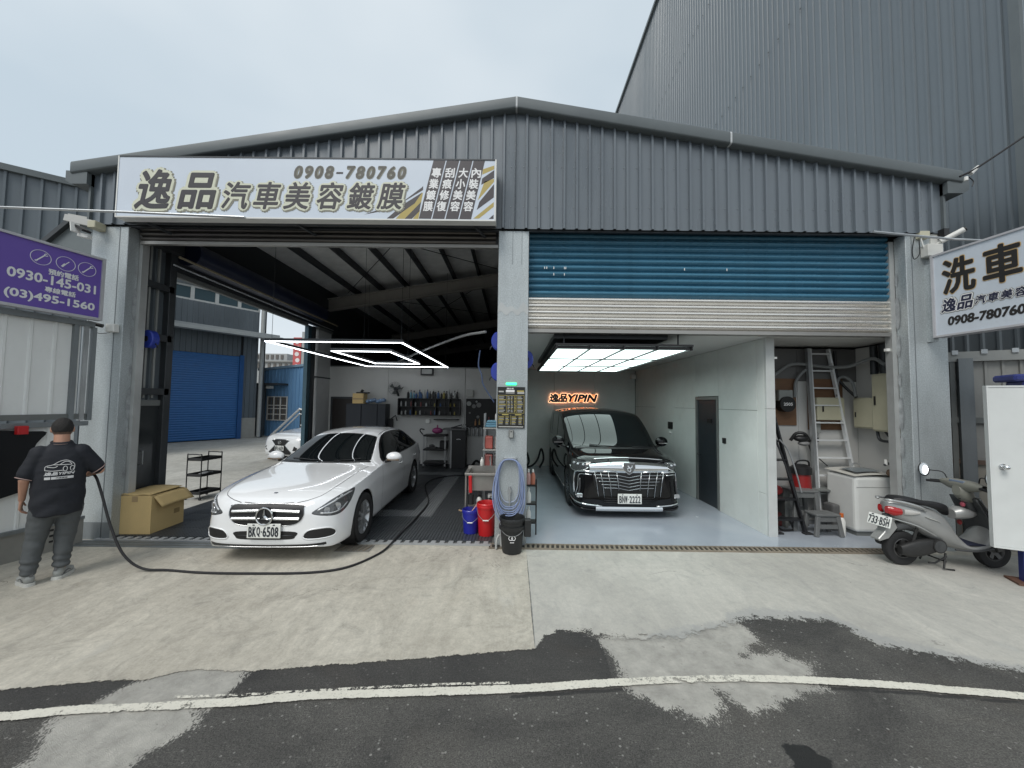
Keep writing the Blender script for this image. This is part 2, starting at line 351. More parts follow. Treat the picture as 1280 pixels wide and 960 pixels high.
def asphalt():
    m, t, b, l = gmat('asphalt'); src = t.nodes.new('ShaderNodeTexCoord').outputs['Object']
    base = mixc(t, l, rng(t, l, tex(t, l, src, 1.0, 9, .68, dist=.6), .34, .66), (.044, .043, .041), (.108, .104, .095))
    agg = rng(t, l, tex(t, l, src, 125, 3, .75), .34, .68, .42, 1.85); base = mixc(t, l, 1., base, agg, 'MULTIPLY')
    base = mixc(t, l, 1., base, rng(t, l, tex(t, l, src, 48, 4, .7), .3, .7, .70, 1.35), 'MULTIPLY')
    vo = t.nodes.new('ShaderNodeTexVoronoi'); vo.inputs['Scale'].default_value = 22; l(src, vo.inputs['Vector'])
    pale = mth(t, l, 'MULTIPLY', rng(t, l, vo.outputs['Distance'], .20, .13), rng(t, l, tex(t, l, src, 7, 2), .46, .6)); base = mixc(t, l, mth(t, l, 'MULTIPLY', pale, .75), base, (.34, .33, .31))
    base = mixc(t, l, mth(t, l, 'MULTIPLY', ragged(t, l, src, attr(t, 'fresh'), .03, -.004, .004, sc=18), .5), base, (.022, .022, .023))
    rust = rng(t, l, tex(t, l, src, .9, 4, .5, dist=.5), .56, .8, 0, .35); base = mixc(t, l, rust, base, (.085, .062, .042))
    wet = ragged(t, l, src, attr(t, 'wet'), .14, sc=14); base = mixc(t, l, wet, base, (.012, .012, .012))
    tar = ragged(t, l, src, attr(t, 'tar'), .012, -.002, .004, sc=20); base = mixc(t, l, mth(t, l, 'MULTIPLY', tar, .75), base, (.02, .02, .021))
    mpd = t.nodes.new('ShaderNodeMapping'); mpd.inputs['Scale'].default_value = (1, .6, 1); mpd.inputs['Rotation'].default_value = (0, 0, .75); l(src, mpd.inputs[0])
    cem = ragged(t, l, mpd.outputs[0], attr(t, 'cem'), .27, -.014, .014, sc=9, sc2=95, a2=1.)
    cc = mixc(t, l, rng(t, l, tex(t, l, src, 5, 9, .75), .3, .7), (.27, .262, .24), (.52, .505, .46)); cc = mixc(t, l, rng(t, l, tex(t, l, src, 16, 6, .7), .62, .70, 0, .6), cc, (.10, .098, .09))
    base = mixc(t, l, cem, base, cc); l(base, b.inputs['Base Color'])
    b.inputs['Roughness'].default_value = .85; l(rng(t, l, wet, 0, 1, .85, .35), b.inputs['Roughness'])
    h = mth(t, l, 'ADD', mth(t, l, 'MULTIPLY', tex(t, l, src, 190, 3, .6), .9), mth(t, l, 'MULTIPLY', tex(t, l, src, 22, 4), .7)); bp = nd(t, 'ShaderNodeBump', Strength=1., Distance=.009); l(h, bp.inputs['Height']); l(bp.outputs[0], b.inputs['Normal'])
    return m
def concrete(name, edge=True, base=((.39, .362, .305), (.55, .52, .448)), ang=.9):
    m, t, b, l = gmat(name); src = t.nodes.new('ShaderNodeTexCoord').outputs['Object']
    n1 = tex(t, l, src, .75, 8, .6, dist=.3)
    c = mixc(t, l, rng(t, l, n1, .3, .7), base[0], base[1])
    st = tex(t, l, src, 3.0, 8, .72, (1., .34, 1), ang, dist=1.4); c = mixc(t, l, 1., c, rng(t, l, st, .28, .72, .78, 1.12), 'MULTIPLY')
    st2 = tex(t, l, src, 10, 8, .78, (1., .22, 1), ang+.3, dist=.8); c = mixc(t, l, 1., c, rng(t, l, st2, .3, .7, .90, 1.06), 'MULTIPLY')
    c = mixc(t, l, 1., c, rng(t, l, tex(t, l, src, 14, 8, .75), .3, .7, .86, 1.12), 'MULTIPLY'); c = mixc(t, l, 1., c, rng(t, l, tex(t, l, src, 70, 4, .7), .3, .7, .88, 1.10), 'MULTIPLY')
    blot = rng(t, l, tex(t, l, src, 2.2, 8, .75, dist=2.), .52, .74, 0, .6); c = mixc(t, l, blot, c, (.185, .18, .16))
    rust = rng(t, l, tex(t, l, src, .55, 5, .6, dist=.8), .60, .76, 0, .38); c = mixc(t, l, rust, c, (.36, .27, .15))
    sc_ = rng(t, l, tex(t, l, src, 5.5, 9, .8, (1, .3, 1), -.5), .63, .68, 0, .5); c = mixc(t, l, sc_, c, (.15, .145, .13))
    wh = rng(t, l, tex(t, l, src, 1.8, 9, .72, (1, .4, 1), ang), .60, .70, 0, .45); c = mixc(t, l, wh, c, (.46, .455, .43))
    if edge:
        jt = attr(t, 'joint'); c = mixc(t, l, ragged(t, l, src, jt, .012, -.002, .002, sc=12), c, (.09, .088, .08))
        sl = attr(t, 'slab'); c = mixc(t, l, mth(t, l, 'MULTIPLY', ragged(t, l, src, sl, .02, -.003, .003), .38), c, (.37, .385, .39))
        rag = ragged(t, l, src, attr(t, 'rim'), .30, -.02, .03, sc=6); c = mixc(t, l, mth(t, l, 'MULTIPLY', rag, .6), c, (.30, .305, .30))
        ri = rng(t, l, attr(t, 'slab'), .0, .5, .07, .34)
        a = ragged(t, l, src, attr(t, 'inside'), ri, -.003, .003, sc=13, sc2=80, a2=.8); l(a, b.inputs['Alpha'])
    vo = t.nodes.new('ShaderNodeTexVoronoi'); vo.feature = 'DISTANCE_TO_EDGE'; vo.inputs['Scale'].default_value = .55; vo.inputs['Randomness'].default_value = 1
    wv = t.nodes.new('ShaderNodeVectorMath'); wv.operation = 'ADD'; nn_ = t.nodes.new('ShaderNodeTexNoise'); nn_.inputs['Scale'].default_value = 2.2; nn_.inputs['Detail'].default_value = 8; l(src, nn_.inputs['Vector']); l(src, wv.inputs[0]); l(nn_.outputs['Color'], wv.inputs[1]); l(wv.outputs[0], vo.inputs['Vector'])
    ck = mth(t, l, 'MULTIPLY', rng(t, l, vo.outputs['Distance'], .0045, .0015), rng(t, l, tex(t, l, src, .8, 3), .5, .6, 0, .55)); c = mixc(t, l, ck, c, (.10, .097, .088))
    sp = t.nodes.new('ShaderNodeTexVoronoi'); sp.inputs['Scale'].default_value = 5.5; l(src, sp.inputs['Vector']); c = mixc(t, l, mth(t, l, 'MULTIPLY', rng(t, l, sp.outputs['Distance'], .05, .025), rng(t, l, tex(t, l, src, 3, 2), .52, .6, 0, .6)), c, (.07, .066, .06))
    l(c, b.inputs['Base Color']); b.inputs['Roughness'].default_value = .82
    h = mth(t, l, 'ADD', mth(t, l, 'MULTIPLY', st2, .6), mth(t, l, 'MULTIPLY', tex(t, l, src, 90, 4), .35)); bp = nd(t, 'ShaderNodeBump', Strength=.35, Distance=.008); l(h, bp.inputs['Height']); l(bp.outputs[0], b.inputs['Normal'])
    return m
fx = list(np.arange(-4.6, 4.8, .03)); xs_ = [-300, -80, -30, -14, -8, -6]+fx+[5.2, 6, 8, 14, 30, 80, 300]
fy_ = list(np.arange(1.7, 3.75, .03))
tarline = [(x, y-.055) for x, y in LINE if -.2 < x < 4.5]
def linedist(pl, w):
    def f(X, Y):
        d = np.full(X.shape, 1e9)
        for (ax, ay), (bx, by) in zip(pl, pl[1:]):
            ex, ey = bx-ax, by-ay; t_ = np.clip(((X-ax)*ex+(Y-ay)*ey)/(ex*ex+ey*ey), 0, 1); d = np.minimum(d, np.hypot(X-ax-t_*ex, Y-ay-t_*ey))
        return w-d
    return f
sheet('road', xs_, [-300, -60, -10, 0, 1, 1.4]+fy_+[4, 6, 300], 0, asphalt(), attrs=(
    ('cem', lambda X, Y: np.maximum(sdist(P1, X, Y), sdist(P2, X, Y))), ('wet', lambda X, Y: sdist(WET, X, Y)), ('tar', linedist(tarline, .018)), ('fresh', lambda X, Y: np.maximum(sdist([(-1.87, 2.50), (0, 2.66), (.73, 2.74), (.75, 3.2), (.3, 3.5), (-1.95, 3.0)], X, Y), sdist([(-6, 1.9), (-3.1, 2.38), (-2.62, 2.45), (-2.50, 2.75), (-3.4, 2.7), (-6, 2.4)], X, Y)))))
JOINT = [(0.19, 5.3), (0.203, 4.167), (0.199, 3.432), (0.207, 3.0)]
RIM = [(1.2, 3.2), (1.9, 3.40), (2.2, 3.62), (2.9, 3.60), (3.05, 3.3), (3.3, 3.1), (3.8, 2.9), (5, 2.6)]
apron = sheet('apron', xs_[2:-2], fy_[8:]+[4, 4.5, 5.11], .006, concrete('apron_concrete'), attrs=(
    ('inside', lambda X, Y: sdist(APRON, X, Y)), ('joint', linedist(JOINT, .006)), ('slab', lambda X, Y: X-.2), ('rim', linedist(RIM, .10))), keep=lambda A: A['inside'] > -.2)
sheet('apron_threshold', [-8, -6.1, -.24, 6.2, 7.2], [5.11, 5.32], .006, concrete('threshold_concrete', False))
sheet('yard', [-90, -30, -5.66], [5.32, 20, 120], .008, concrete('yard_concrete', False, ((.36, .35, .315), (.48, .47, .43))))
sheet('yard_right', [5.9, 14, 40], [5.32, 20, 90], .008, MATS.get('x') or concrete('side_yard_concrete', False))
# painted line
m, t, b, l = gmat('worn_road_paint'); src = t.nodes.new('ShaderNodeTexCoord').outputs['Object']
c = mixc(t, l, tex(t, l, src, 6, 8, .7), (.52, .50, .43), (.72, .70, .62)); c = mixc(t, l, rng(t, l, tex(t, l, src, 60, 4, .7), .56, .66, 0, .5), c, (.2, .19, .17)); l(c, b.inputs['Base Color']); b.inputs['Roughness'].default_value = .7
wear = mth(t, l, 'ADD', attr(t, 'wear'), mth(t, l, 'ADD', mth(t, l, 'MULTIPLY', tex(t, l, src, 14, 8, .75), .55), mth(t, l, 'MULTIPLY', tex(t, l, src, 70, 4, .7), .35))); l(rng(t, l, wear, .436, .462), b.inputs['Alpha'])
def line_sheet(name, pl, w, z, wearf):
    P = crom([(x, y, 0) for x, y in pl], 14); vs = []; A = []; nw = 6
    for i, p in enumerate(P):
        tt = (P[min(i+1, len(P)-1)]-P[max(0, i-1)]).normalized(); n = Vector((-tt.y, tt.x, 0))
        for k in range(nw+1):
            u = k/nw-.5; q = p+n*w*u; vs.append((q.x, q.y, z)); A.append(wearf(p.x)-max(0, abs(u)-.36)*1.6)
    fs = [(i*(nw+1)+k, i*(nw+1)+k+1, (i+1)*(nw+1)+k+1, (i+1)*(nw+1)+k) for i in range(len(P)-1) for k in range(nw)]
    me = bpy.data.meshes.new(name); me.from_pydata(vs, [], fs); me.materials.append(m); at = me.attributes.new('wear', 'FLOAT', 'POINT'); at.data.foreach_set('value', np.array(A, np.float32))
    return tag(link(name, me), kind='structure')
line_sheet('road_line', LINE, .088, .011, lambda x: .10-.085*math.exp(-((x-1.35)/.5)**2)-.075*math.exp(-((x+2.3)/.35)**2))
line_sheet('road_line_old', [(-2.2, 2.545), (-1.75, 2.575), (-1.2, 2.63), (-.5, 2.69), (0, 2.715)], .03, .010, lambda x: .0)
# ------------------------------------------------------------------ the garage building
FY = 5.25
def ztop(x): return 6.10-.163*abs(x)
G = thing('garage_building', 'dark grey ribbed metal garage with two open bays under a low gable roof', 'garage', (0, FY, 0))
mb = MB(); corrugate((-6.02, FY-.03), (0, FY-.03), 4.40, lambda u: ztop(-6.02+u), .178, .036, (0, -1), mb)
mb.build('gable_cladding', CLAD, G, world=True)
mb = MB(); corrugate((0, FY-.03), (6.02, FY-.03), 4.40, lambda u: ztop(u), .178, .036, (0, -1), mb)
mb.build('gable_cladding', CLAD, G, world=True)
mb = MB()
for k in range(67):
    x = -5.94+.178*k
    for z in (4.72, 5.30):
        if z < ztop(x)-.06 and not (x < -.2 and z > 4.5): mb.box(x-.006, x+.006, FY-.036, FY-.029, z-.006, z+.006)
tag(mb.build('cladding_screws', GALVD, G, world=True), kind='stuff')
MB().box(-6.03, -6.0, FY-.07, FY+.02, 4.39, 5.14).build('corner_flashing', TRIM, G, world=True)
MB().box(6.0, 6.03, FY-.07, FY+.02, 4.39, 5.14).build('corner_flashing', TRIM, G, world=True)
MB().box(-6.0, 6.0, FY+.0, FY+.04, 4.38, 4.5).build('lintel_angle', STEELD, G, world=True)
# rounded verge flashing following both slopes, in lapped lengths
prof = [(.06, -.03), (-.13, -.035), (-.145, -.025), (-.15, -.01), (-.152, .105), (-.145, .13), (-.11, .145), (-.04, .155), (.06, .16), (.25, .16)]
def verge(xa, xb, sc=1.):
    mb = MB(); n = len(prof)
    for x in (xa, xb): mb.v += [(x, FY+y*sc, ztop(x)+.02+z*sc) for y, z in prof]
    mb.f += [(k, k+1, n+k+1, n+k) for k in range(n-1)]+[tuple(range(n-1, -1, -1)), tuple(range(n, 2*n))]
    return mb
for xa, xb in ((-6.22, 0), (0, 3.0), (3.0, 6.2)): verge(xa, xb).build('verge_flashing', TRIM, G, smooth=True, world=True, auto=45)
for x in (0, 3.0): verge(x-.012, x+.012, 1.02).build('flashing_joint', M('joint_tape', (.5, .52, .53), .4), G, world=True)
# roof sheets, eaves soffit, gutters, downpipes
for s in (-1, 1):
    mb = MB()
    mb.add([(0, FY-.1, 6.235), (s*6.25, FY-.1, 6.235-.163*6.25), (s*6.25, 27, 6.235-.163*6.25), (0, 27, 6.235), (0, FY-.1, 6.215), (s*6.25, FY-.1, 6.215-.163*6.25), (s*6.25, 27, 6.215-.163*6.25), (0, 27, 6.215)], [(0, 1, 2, 3), (7, 6, 5, 4), (0, 4, 5, 1), (1, 5, 6, 2), (2, 6, 7, 3)])
    mb.build('roof_sheet', ROOFIN, G, world=True)
    MB().prism([(s*6.0, 4.93), (s*6.0, 5.10), (s*6.30, 5.12), (s*6.30, 4.98), (s*6.22, 4.93)], 'y', FY-.13, 27).build('eaves_gutter', TRIM, G, world=True)
    for k in range(8):
        x = s*(.35+.76*k); MB().box(x-.03, x+.03, FY+.4, 27, ztop(x)-.06, ztop(x)+.10).build('purlin', STEELD, G, world=True)
    MB().tube([(s*6.16, FY+.5, 4.95), (s*6.16, FY+.5, 4.62), (s*6.13, FY+.5, 4.52), (s*6.02, FY+.5, 4.46), (s*5.9, FY+.5, 4.42)], .055, 10, smooth=3).build('downpipe_elbow', M('pvc_grey', (.42, .43, .42), .4), G, smooth=True, world=True)
    MB().tube([(s*5.98, FY+.42, 4.85), (s*5.98, FY+.42, 4.5)], .04, 8).build('downpipe', MATS['pvc_grey'], G, smooth=True, world=True)
def ibeam(y, z0x, name='rafter'):
    for s in (-1, 1):
        mb = MB()
        for (dz, h, d) in ((0, .016, .20), (-.34, .016, .20)):
            mb.add([(0, y-d/2, 5.92+dz), (s*5.75, y-d/2, 5.92-.163*5.75+dz), (s*5.75, y+d/2, 5.92-.163*5.75+dz), (0, y+d/2, 5.92+dz), (0, y-d/2, 5.92+dz-h), (s*5.75, y-d/2, 5.92-.163*5.75+dz-h), (s*5.75, y+d/2, 5.92-.163*5.75+dz-h), (0, y+d/2, 5.92+dz-h)], [(0, 1, 2, 3), (7, 6, 5, 4), (0, 4, 5, 1), (1, 5, 6, 2), (2, 6, 7, 3), (3, 7, 4, 0)])
        mb.add([(0, y-.006, 5.90), (s*5.75, y-.006, 5.90-.163*5.75), (s*5.75, y+.006, 5.90-.163*5.75), (0, y+.006, 5.90), (0, y-.006, 5.57), (s*5.75, y-.006, 5.57-.163*5.75), (s*5.75, y+.006, 5.57-.163*5.75), (0, y+.006, 5.57)], [(0, 1, 2, 3), (7, 6, 5, 4), (0, 4, 5, 1), (1, 5, 6, 2), (2, 6, 7, 3), (3, 7, 4, 0)])
        mb.build('rafter', M('rafter_paint', (.30, .285, .26), .5, var=.1), G, world=True)
for y in (11.3, 17.4, 23.4): ibeam(y, 0)
MB().box(-.28, -.16, 11.15, 11.45, 3.0, 5.9).build('centre_stanchion', PRIMER, G, world=True)
# wind bracing rods
for y0, y1 in ((5.6, 11.2), (11.4, 17.3)):
    for xa, xb in ((-5.0, -.4), (-.4, -5.0)): MB().tube([(xa, y0, ztop(xa)-.1), (xb, y1, ztop(xb)-.1)], .010, 6).build('brace_rod', STEELD, G, world=True)
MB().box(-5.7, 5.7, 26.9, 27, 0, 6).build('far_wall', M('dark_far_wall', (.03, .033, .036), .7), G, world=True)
MB().box(-5.72, -5.66, 11.5, 27, 0, 5.2).build('side_wall', STEELD, G, world=True)
MB().box(6.0, 6.05, 5.6, 27, 0, 5.12).build('side_wall', STEELD, G, world=True)
# steel columns on the facade, boxed in galvanised sheet
def column(x0, x1, y0=FY, y1=FY+.165, z1=4.40, ribs=()):
    b_ = MB().box(x0, x1, y0, y1, .0, z1)
    o = b_.build('column_cover', GALV, G, world=True, bevel=.006)
    for r in ribs: MB().box(r-.004, r+.004, y0-.004, y0, .9 if 0 else .02, z1-.01).build('cover_fold', GALVD, o, world=True)
    return o
column(-6.02, -5.50, ribs=(-5.62,)); column(-.23, .20, ribs=()); column(5.52, 6.06, ribs=(5.60,))
for x in (-.03, .10): MB().box(x-.003, x+.003, FY-.005, FY, 3.9, 4.39).build('cover_fold', GALVD, G, world=True)
# faded paint patches on the inner returns, straps and welds
PATCH = M('filler_patches', (.38, .40, .41), .6, .3, var=.35, vs=9, fine=.1)
for s in (-1, 1):
    xi = s*5.50 if s < 0 else 5.515
    for k in range(7):
        z = .9+.48*k; MB().lathe([(0, 0), (.022+.008*(k % 3), 0)], (0, 0, 0), 9, 'x', scale=(1, 4.5+(k*7%3))).xf(Matrix.Translation((xi-s*.004, FY+.14, z))).build('filler_patch', PATCH, G, world=True)
mb = MB(); mb.grid(lambda u, v: (-.228+.426*u, FY-.0035, 3.20+.10*v*(1+.3*sin(u*9))+.03*sin(u*17)), 24, 2); mb.build('filler_band', M('pale_filler', (.46, .48, .48), .6, .1, var=.1), G, world=True)
MB().box(-6.0, -5.5, FY-.004, FY, .0, .24).build('column_foot_plate', GALVD, G, world=True)
# shutter guides
LG = M('guide_rail', (.50, .51, .50), .4, .5, var=.1)
for x0, x1 in ((-5.52, -5.45), (5.45, 5.52)):
    MB().box(x0, x1, FY+.166, FY+.27, 0, 4.36).build('shutter_guide', LG, G, world=True)
    MB().box(min(x0, x1)-.06 if x0 < 0 else x1, x0 if x0 < 0 else x1+.06, FY+.24, FY+.30, 0, 4.36).build('guide_gap_strip', STEELD, G, world=True)
MB().box(5.40, 5.50, FY+.20, FY+.24, 2.76, 2.80).build('guide_stop', WHITEP, G, world=True)
# side wall of left bay: framed return with glazed door, then the open side
SX = -5.66
mb = MB(); corrugate((SX, FY+.20), (SX, 6.08), 1.9, 4.9, .2, .03, (1, 0), mb); mb.build('side_cladding', CLADL, G, world=True)
for z in (2.05, 2.9, 3.7): MB().box(SX+.01, SX+.10, FY+.33, 6.08, z-.05, z+.05).build('girt', STEELD, G, world=True)
for yy in (5.55, 5.70, 5.84): MB().box(SX+.03, SX+.055, yy, yy+.03, 1.95, 4.6).build('stud', M('stud_pale', (.30, .31, .30), .5, .2), G, world=True)
MB().box(SX-.02, SX+.10, 6.0, 6.12, 0, 4.9).build('side_post', STEELD, G, world=True, bevel=.005)
MB().box(SX, SX+.05, FY+.25, 5.998, 1.83, 1.92).build('door_head', PRIMER, G, world=True)
d = MB().box(SX, SX+.03, FY+.26, 5.995, .02, 1.83).build('side_door', M('smoked_glass', (.03, .034, .036), .08, spec=.8), G, world=True)
MB().box(SX+.03, SX+.05, 5.64, 5.69, .02, 1.83).build('door_stile', PRIMER, d, world=True)
for yy in (5.72, 5.60): MB().tube([(SX+.04, yy, .95), (SX+.09, yy, .95), (SX+.09, yy, 1.15), (SX+.04, yy, 1.15)], .008, 6).build('door_handle', ALU, d, world=True)
NAVY = M('navy_shutter_box', (.012, .018, .045), .4)
MB().box(-5.78, -5.46, 5.43, 6.12, 4.3, 5.1).build('corner_header', STEELD, G, world=True)
MB().box(SX-.05, SX+.04, 6.13, 11.45, 4.06, 5.2).build('side_header', STEELD, G, world=True)
MB().cyl((SX+.24, 6.15, 4.36), (SX+.24, 10.5, 4.36), .21, n=20).build('rolled_side_shutter', NAVY, G, smooth=True, world=True)
MB().box(SX-.05, SX+.03, 6.12, 10.25, 3.97, 4.05).build('header_channel', PRIMER, G, world=True)
MB().tube([(SX+.5, 5.7, 4.12), (SX+.5, 10.9, 4.12)], .02, 8).build('conduit', M('conduit_tan', (.20, .17, .11), .5), G, world=True)
MB().tube([(SX+.42, 5.7, 4.0), (SX+.40, 10.9, 3.98)], .012, 6).build('conduit', ALU, G, world=True)
TEALJ = M('teal_jamb', (.05, .10, .13), .4, .2)
MB().box(SX-.05, SX+.05, 10.22, 10.38, 0, 4.0).build('side_jamb', TEALJ, G, world=True)
MB().box(SX-.02, SX+.10, 10.40, 10.52, 0, 4.0).build('guide_gap_strip', STEELD, G, world=True)
MB().box(SX-.02, SX+.12, 10.62, 11.38, 0, 3.95).build('side_column', M('offwhite_column', (.44, .45, .45), .5), G, world=True, bevel=.006)
MB().box(SX-.03, SX+.16, 10.58, 11.40, 3.95, 4.02).build('column_cap', PRIMER, G, world=True)
MB().box(SX-.03, SX+.125, 10.6, 11.4, 2.58, 2.62).build('column_strap', STEELD, G, world=True)
# back wall of left bay, boards with open joints
BY = 11.46
for x0, x1 in ((-5.6, -3.80), (-3.79, -1.46), (-1.45, -.10)):
    MB().box(x0, x1-.0, BY, BY+.08, 0, 2.97).build('wall_board', WALLD, G, world=True, bevel=.003)
MB().box(-5.6, -.1, BY-.01, BY+.09, 2.97, 3.0).build('wall_coping', PRIMER, G, world=True)
MB().box(-5.6, -.1, BY-.008, BY, .0, .07).build('skirting', STEELD, G, world=True)
dr = MB().box(-5.46, -4.74, BY-.02, BY, .0, 2.0).build('back_door', M('brown_door', (.022, .016, .014), .45), G, world=True)
for a in ((-5.52, -5.46, 0, 2.06), (-4.74, -4.68, 0, 2.06), (-5.46, -4.74, 2.0, 2.06)): MB().box(a[0], a[1], BY-.03, BY, a[2], a[3]).build('door_frame', STEELD, dr, world=True)
# divider and right bay box
MB().box(-.10, .08, FY+.34, 11.8, 0, 2.97).build('divider_wall', WALLD, G, world=True)
CZ = 2.985
MB().box(.085, 5.99, FY+.37, 11.88, CZ, CZ+.06).build('bay_ceiling', M('ceiling_board', (.60, .60, .58), .6, var=.03), G, world=True)
for x0, x1 in ((.085, 1.28), (1.288, 2.55), (2.558, 3.81)):
    MB().box(x0, x1, 11.80, 11.86, 0, CZ-.002).build('wall_board', WALLW, G, world=True, bevel=.003)
PX = 3.82
ys = [5.75, 5.93, 7.04, 7.92, 9.01, 10.14, 11.25, 11.795]
for i, (a, b_) in enumerate(zip(ys, ys[1:])):
    a += .003; b_ -= .003
    if i == 2:
        MB().box(PX, PX+.05, a, b_, 2.12, CZ-.003).build('wall_board', WALLW, G, world=True, bevel=.003); continue
    if i in (0, 4): rowz = [(0.01, .62), (.626, CZ-.003)] if i == 0 else [(.01, CZ-.003)]
    else: rowz = [(.01, 1.87), (1.876, CZ-.003)]
    for z0, z1 in rowz: MB().box(PX, PX+.05, a, b_, z0, z1).build('wall_board', WALLW, G, world=True, bevel=.003)
MB().box(PX+.052, PX+.06, 5.76, 11.79, 0, CZ-.004).build('partition_core', STEELD, G, world=True)
MB().box(PX, PX+.13, 5.70, 5.748, 0, 1.90).build('partition_end', M('end_board', (.52, .54, .53), .5), G, world=True, bevel=.003)
MB().box(PX, PX+.13, 5.70, 5.748, 1.905, CZ-.003).build('partition_end', MATS['end_board'], G, world=True, bevel=.003)
MB().box(PX+.065, PX+.13, 5.76, 6.5, 0, CZ-.003).build('partition_side', WALLD, G, world=True)
MB().box(PX+.125, PX+.17, 5.70, 5.735, 2.66, 2.69).build('latch', WHITEP, G, world=True)
dr = MB().box(PX+.02, PX+.045, 7.10, 7.86, .015, 2.04).build('partition_door', M('slate_door', (.028, .034, .040), .35), G, world=True)
FR = M('door_frame_grey', (.16, .17, .165), .4)
for a in ((7.045, 7.10, 0, 2.11), (7.86, 7.915, 0, 2.11), (7.10, 7.86, 2.05, 2.11)): MB().box(PX-.012, PX+.05, a[0], a[1], a[2], a[3]).build('door_frame', FR, dr, world=True)
MB().bar((PX-.03, 7.80, .95), (PX-.03, 7.68, .95), .02, .02).build('door_handle', STEELD, dr, world=True)
MB().box(PX+.008, PX+.02, 7.32, 7.48, 1.60, 1.68).build('door_sign', BLACKP, dr, world=True)
tag(MB().box(PX-.02, PX, 6.80, 6.90, 1.26, 1.36).build('wall_switch', BLACKP, None, bevel=.004), 'black square switch on the grey wall just right of the dark door', 'switch')
t_ = thing('card_reader', 'black wall panel with a white sensor below, left of the dark door', 'intercom', (PX, 9.2, 1.4))
MB().box(PX-.025, PX, 9.05, 9.30, 1.36, 1.53).build('panel', BLACKP, t_, world=True, bevel=.008)
MB().ell((PX-.02, 9.15, 1.27), .035, 10, 8).build('sensor', WHITEP, t_, world=True, smooth=True)
tag(MB().box(3.62, 3.78, 11.6, 11.72, 2.72, 2.86).build('wall_speaker', WHITEP, None, bevel=.01), 'small pale box speaker in the far upper corner of the right bay', 'speaker')
# nook with service gear
NY, NX = 6.52, 5.92
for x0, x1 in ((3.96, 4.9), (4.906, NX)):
    for z0, z1 in ((0.01, 2.38), (2.386, 2.94)): MB().box(x0, x1, NY, NY+.05, z0, z1).build('nook_board', WALLD if z0 < 1 else M('upper_board_shade', (.13, .13, .128), .6), G, world=True, bevel=.003)  # shade from shutter and ceiling painted into the upper boards' colour
MB().box(NX, NX+.05, FY+.34, NY, 0, 2.95).build('nook_side_board', WALLD, G, world=True)
# floors
m, t, b, l = gmat('blue_grey_epoxy'); src = t.nodes.new('ShaderNodeTexCoord').outputs['Object']
c = mixc(t, l, rng(t, l, tex(t, l, src, .9, 7, .6), .3, .7), (.30, .335, .385), (.37, .405, .45)); c = mixc(t, l, rng(t, l, tex(t, l, src, 4, 8, .8), .60, .7, 0, .25), c, (.15, .155, .165)); l(c, b.inputs['Base Color'])
l(rng(t, l, tex(t, l, src, 2, 6, .7), .3, .7, .10, .28), b.inputs['Roughness']); bp = nd(t, 'ShaderNodeBump', Strength=.05, Distance=.01); l(tex(t, l, src, 8, 3), bp.inputs['Height']); l(bp.outputs[0], b.inputs['Normal'])
EPOXY = m
tag(MB().box(.0, 5.99, 5.28, 11.8, -.05, .012).build('garage_floor', EPOXY), kind='structure')
tag(MB().box(-5.72, -.0, 5.25, 27, -.06, .010).build('left_bay_slab', M('slab', (.12, .12, .115), .7)), kind='structure')
tag(MB().box(.0, 5.9, 11.9, 27, -.06, .010).build('rear_slab', MATS['slab']), kind='structure')
# interlocking ribbed floor tiles, ring of lighter ones
TP = .36
def tile_mesh(m):
    mb = MB(); n = 8; w = TP-.006
    mb.box(.003, TP-.003, .003, TP-.003, .0, .012)
    for k in range(n):
        x = .006+k*w/n; mb.box(x, x+w/n*.55, .006, TP-.006, .0122, .024)
    return mb.mesh('floor_tile', m)
TD = tile_mesh(M('tile_charcoal', (.062, .068, .074), .36, var=.2, vs=2.5, grime=.25)); TL = tile_mesh(M('tile_grey', (.20, .212, .22), .40, var=.12, vs=2.5, grime=.15))
tf = thing('tile_floor', 'ribbed charcoal plastic floor tiles with a pale grey ring, under the white sedan', 'floor tiles', (-5.67, 5.32, .012))
for i in range(15):
    for j in range(17):
        lt = (i in (3, 11) and 3 <= j <= 13) or (j in (3, 13) and 3 <= i <= 11)
        o = link('floor_tile', TL if lt else TD, tf, (i*TP, j*TP, 0))
RAMP = M('ramp_edge_plastic', (.32, .33, .335), .45)
mb = MB()
for k in range(45):
    x = -5.67+k*.12; mb.box(x+.01, x+.075, 5.235, 5.318, .012, .030)
mb.box(-5.67, -.27, 5.205, 5.238, .008, .026); mb.build('ramp_edge', RAMP, tf, world=True)
dc = thing('door_track', 'dark ribbed steel threshold strips before the left bay', 'threshold', (-4.6, 5.1, .006))
for k in range(5): MB().box(-6.02, -3.4, 5.00+k*.042, 5.026+k*.042, .006, .020+.004*(k % 2)).build('track_bar', PRIMER if k % 2 else GALVD, dc, world=True)
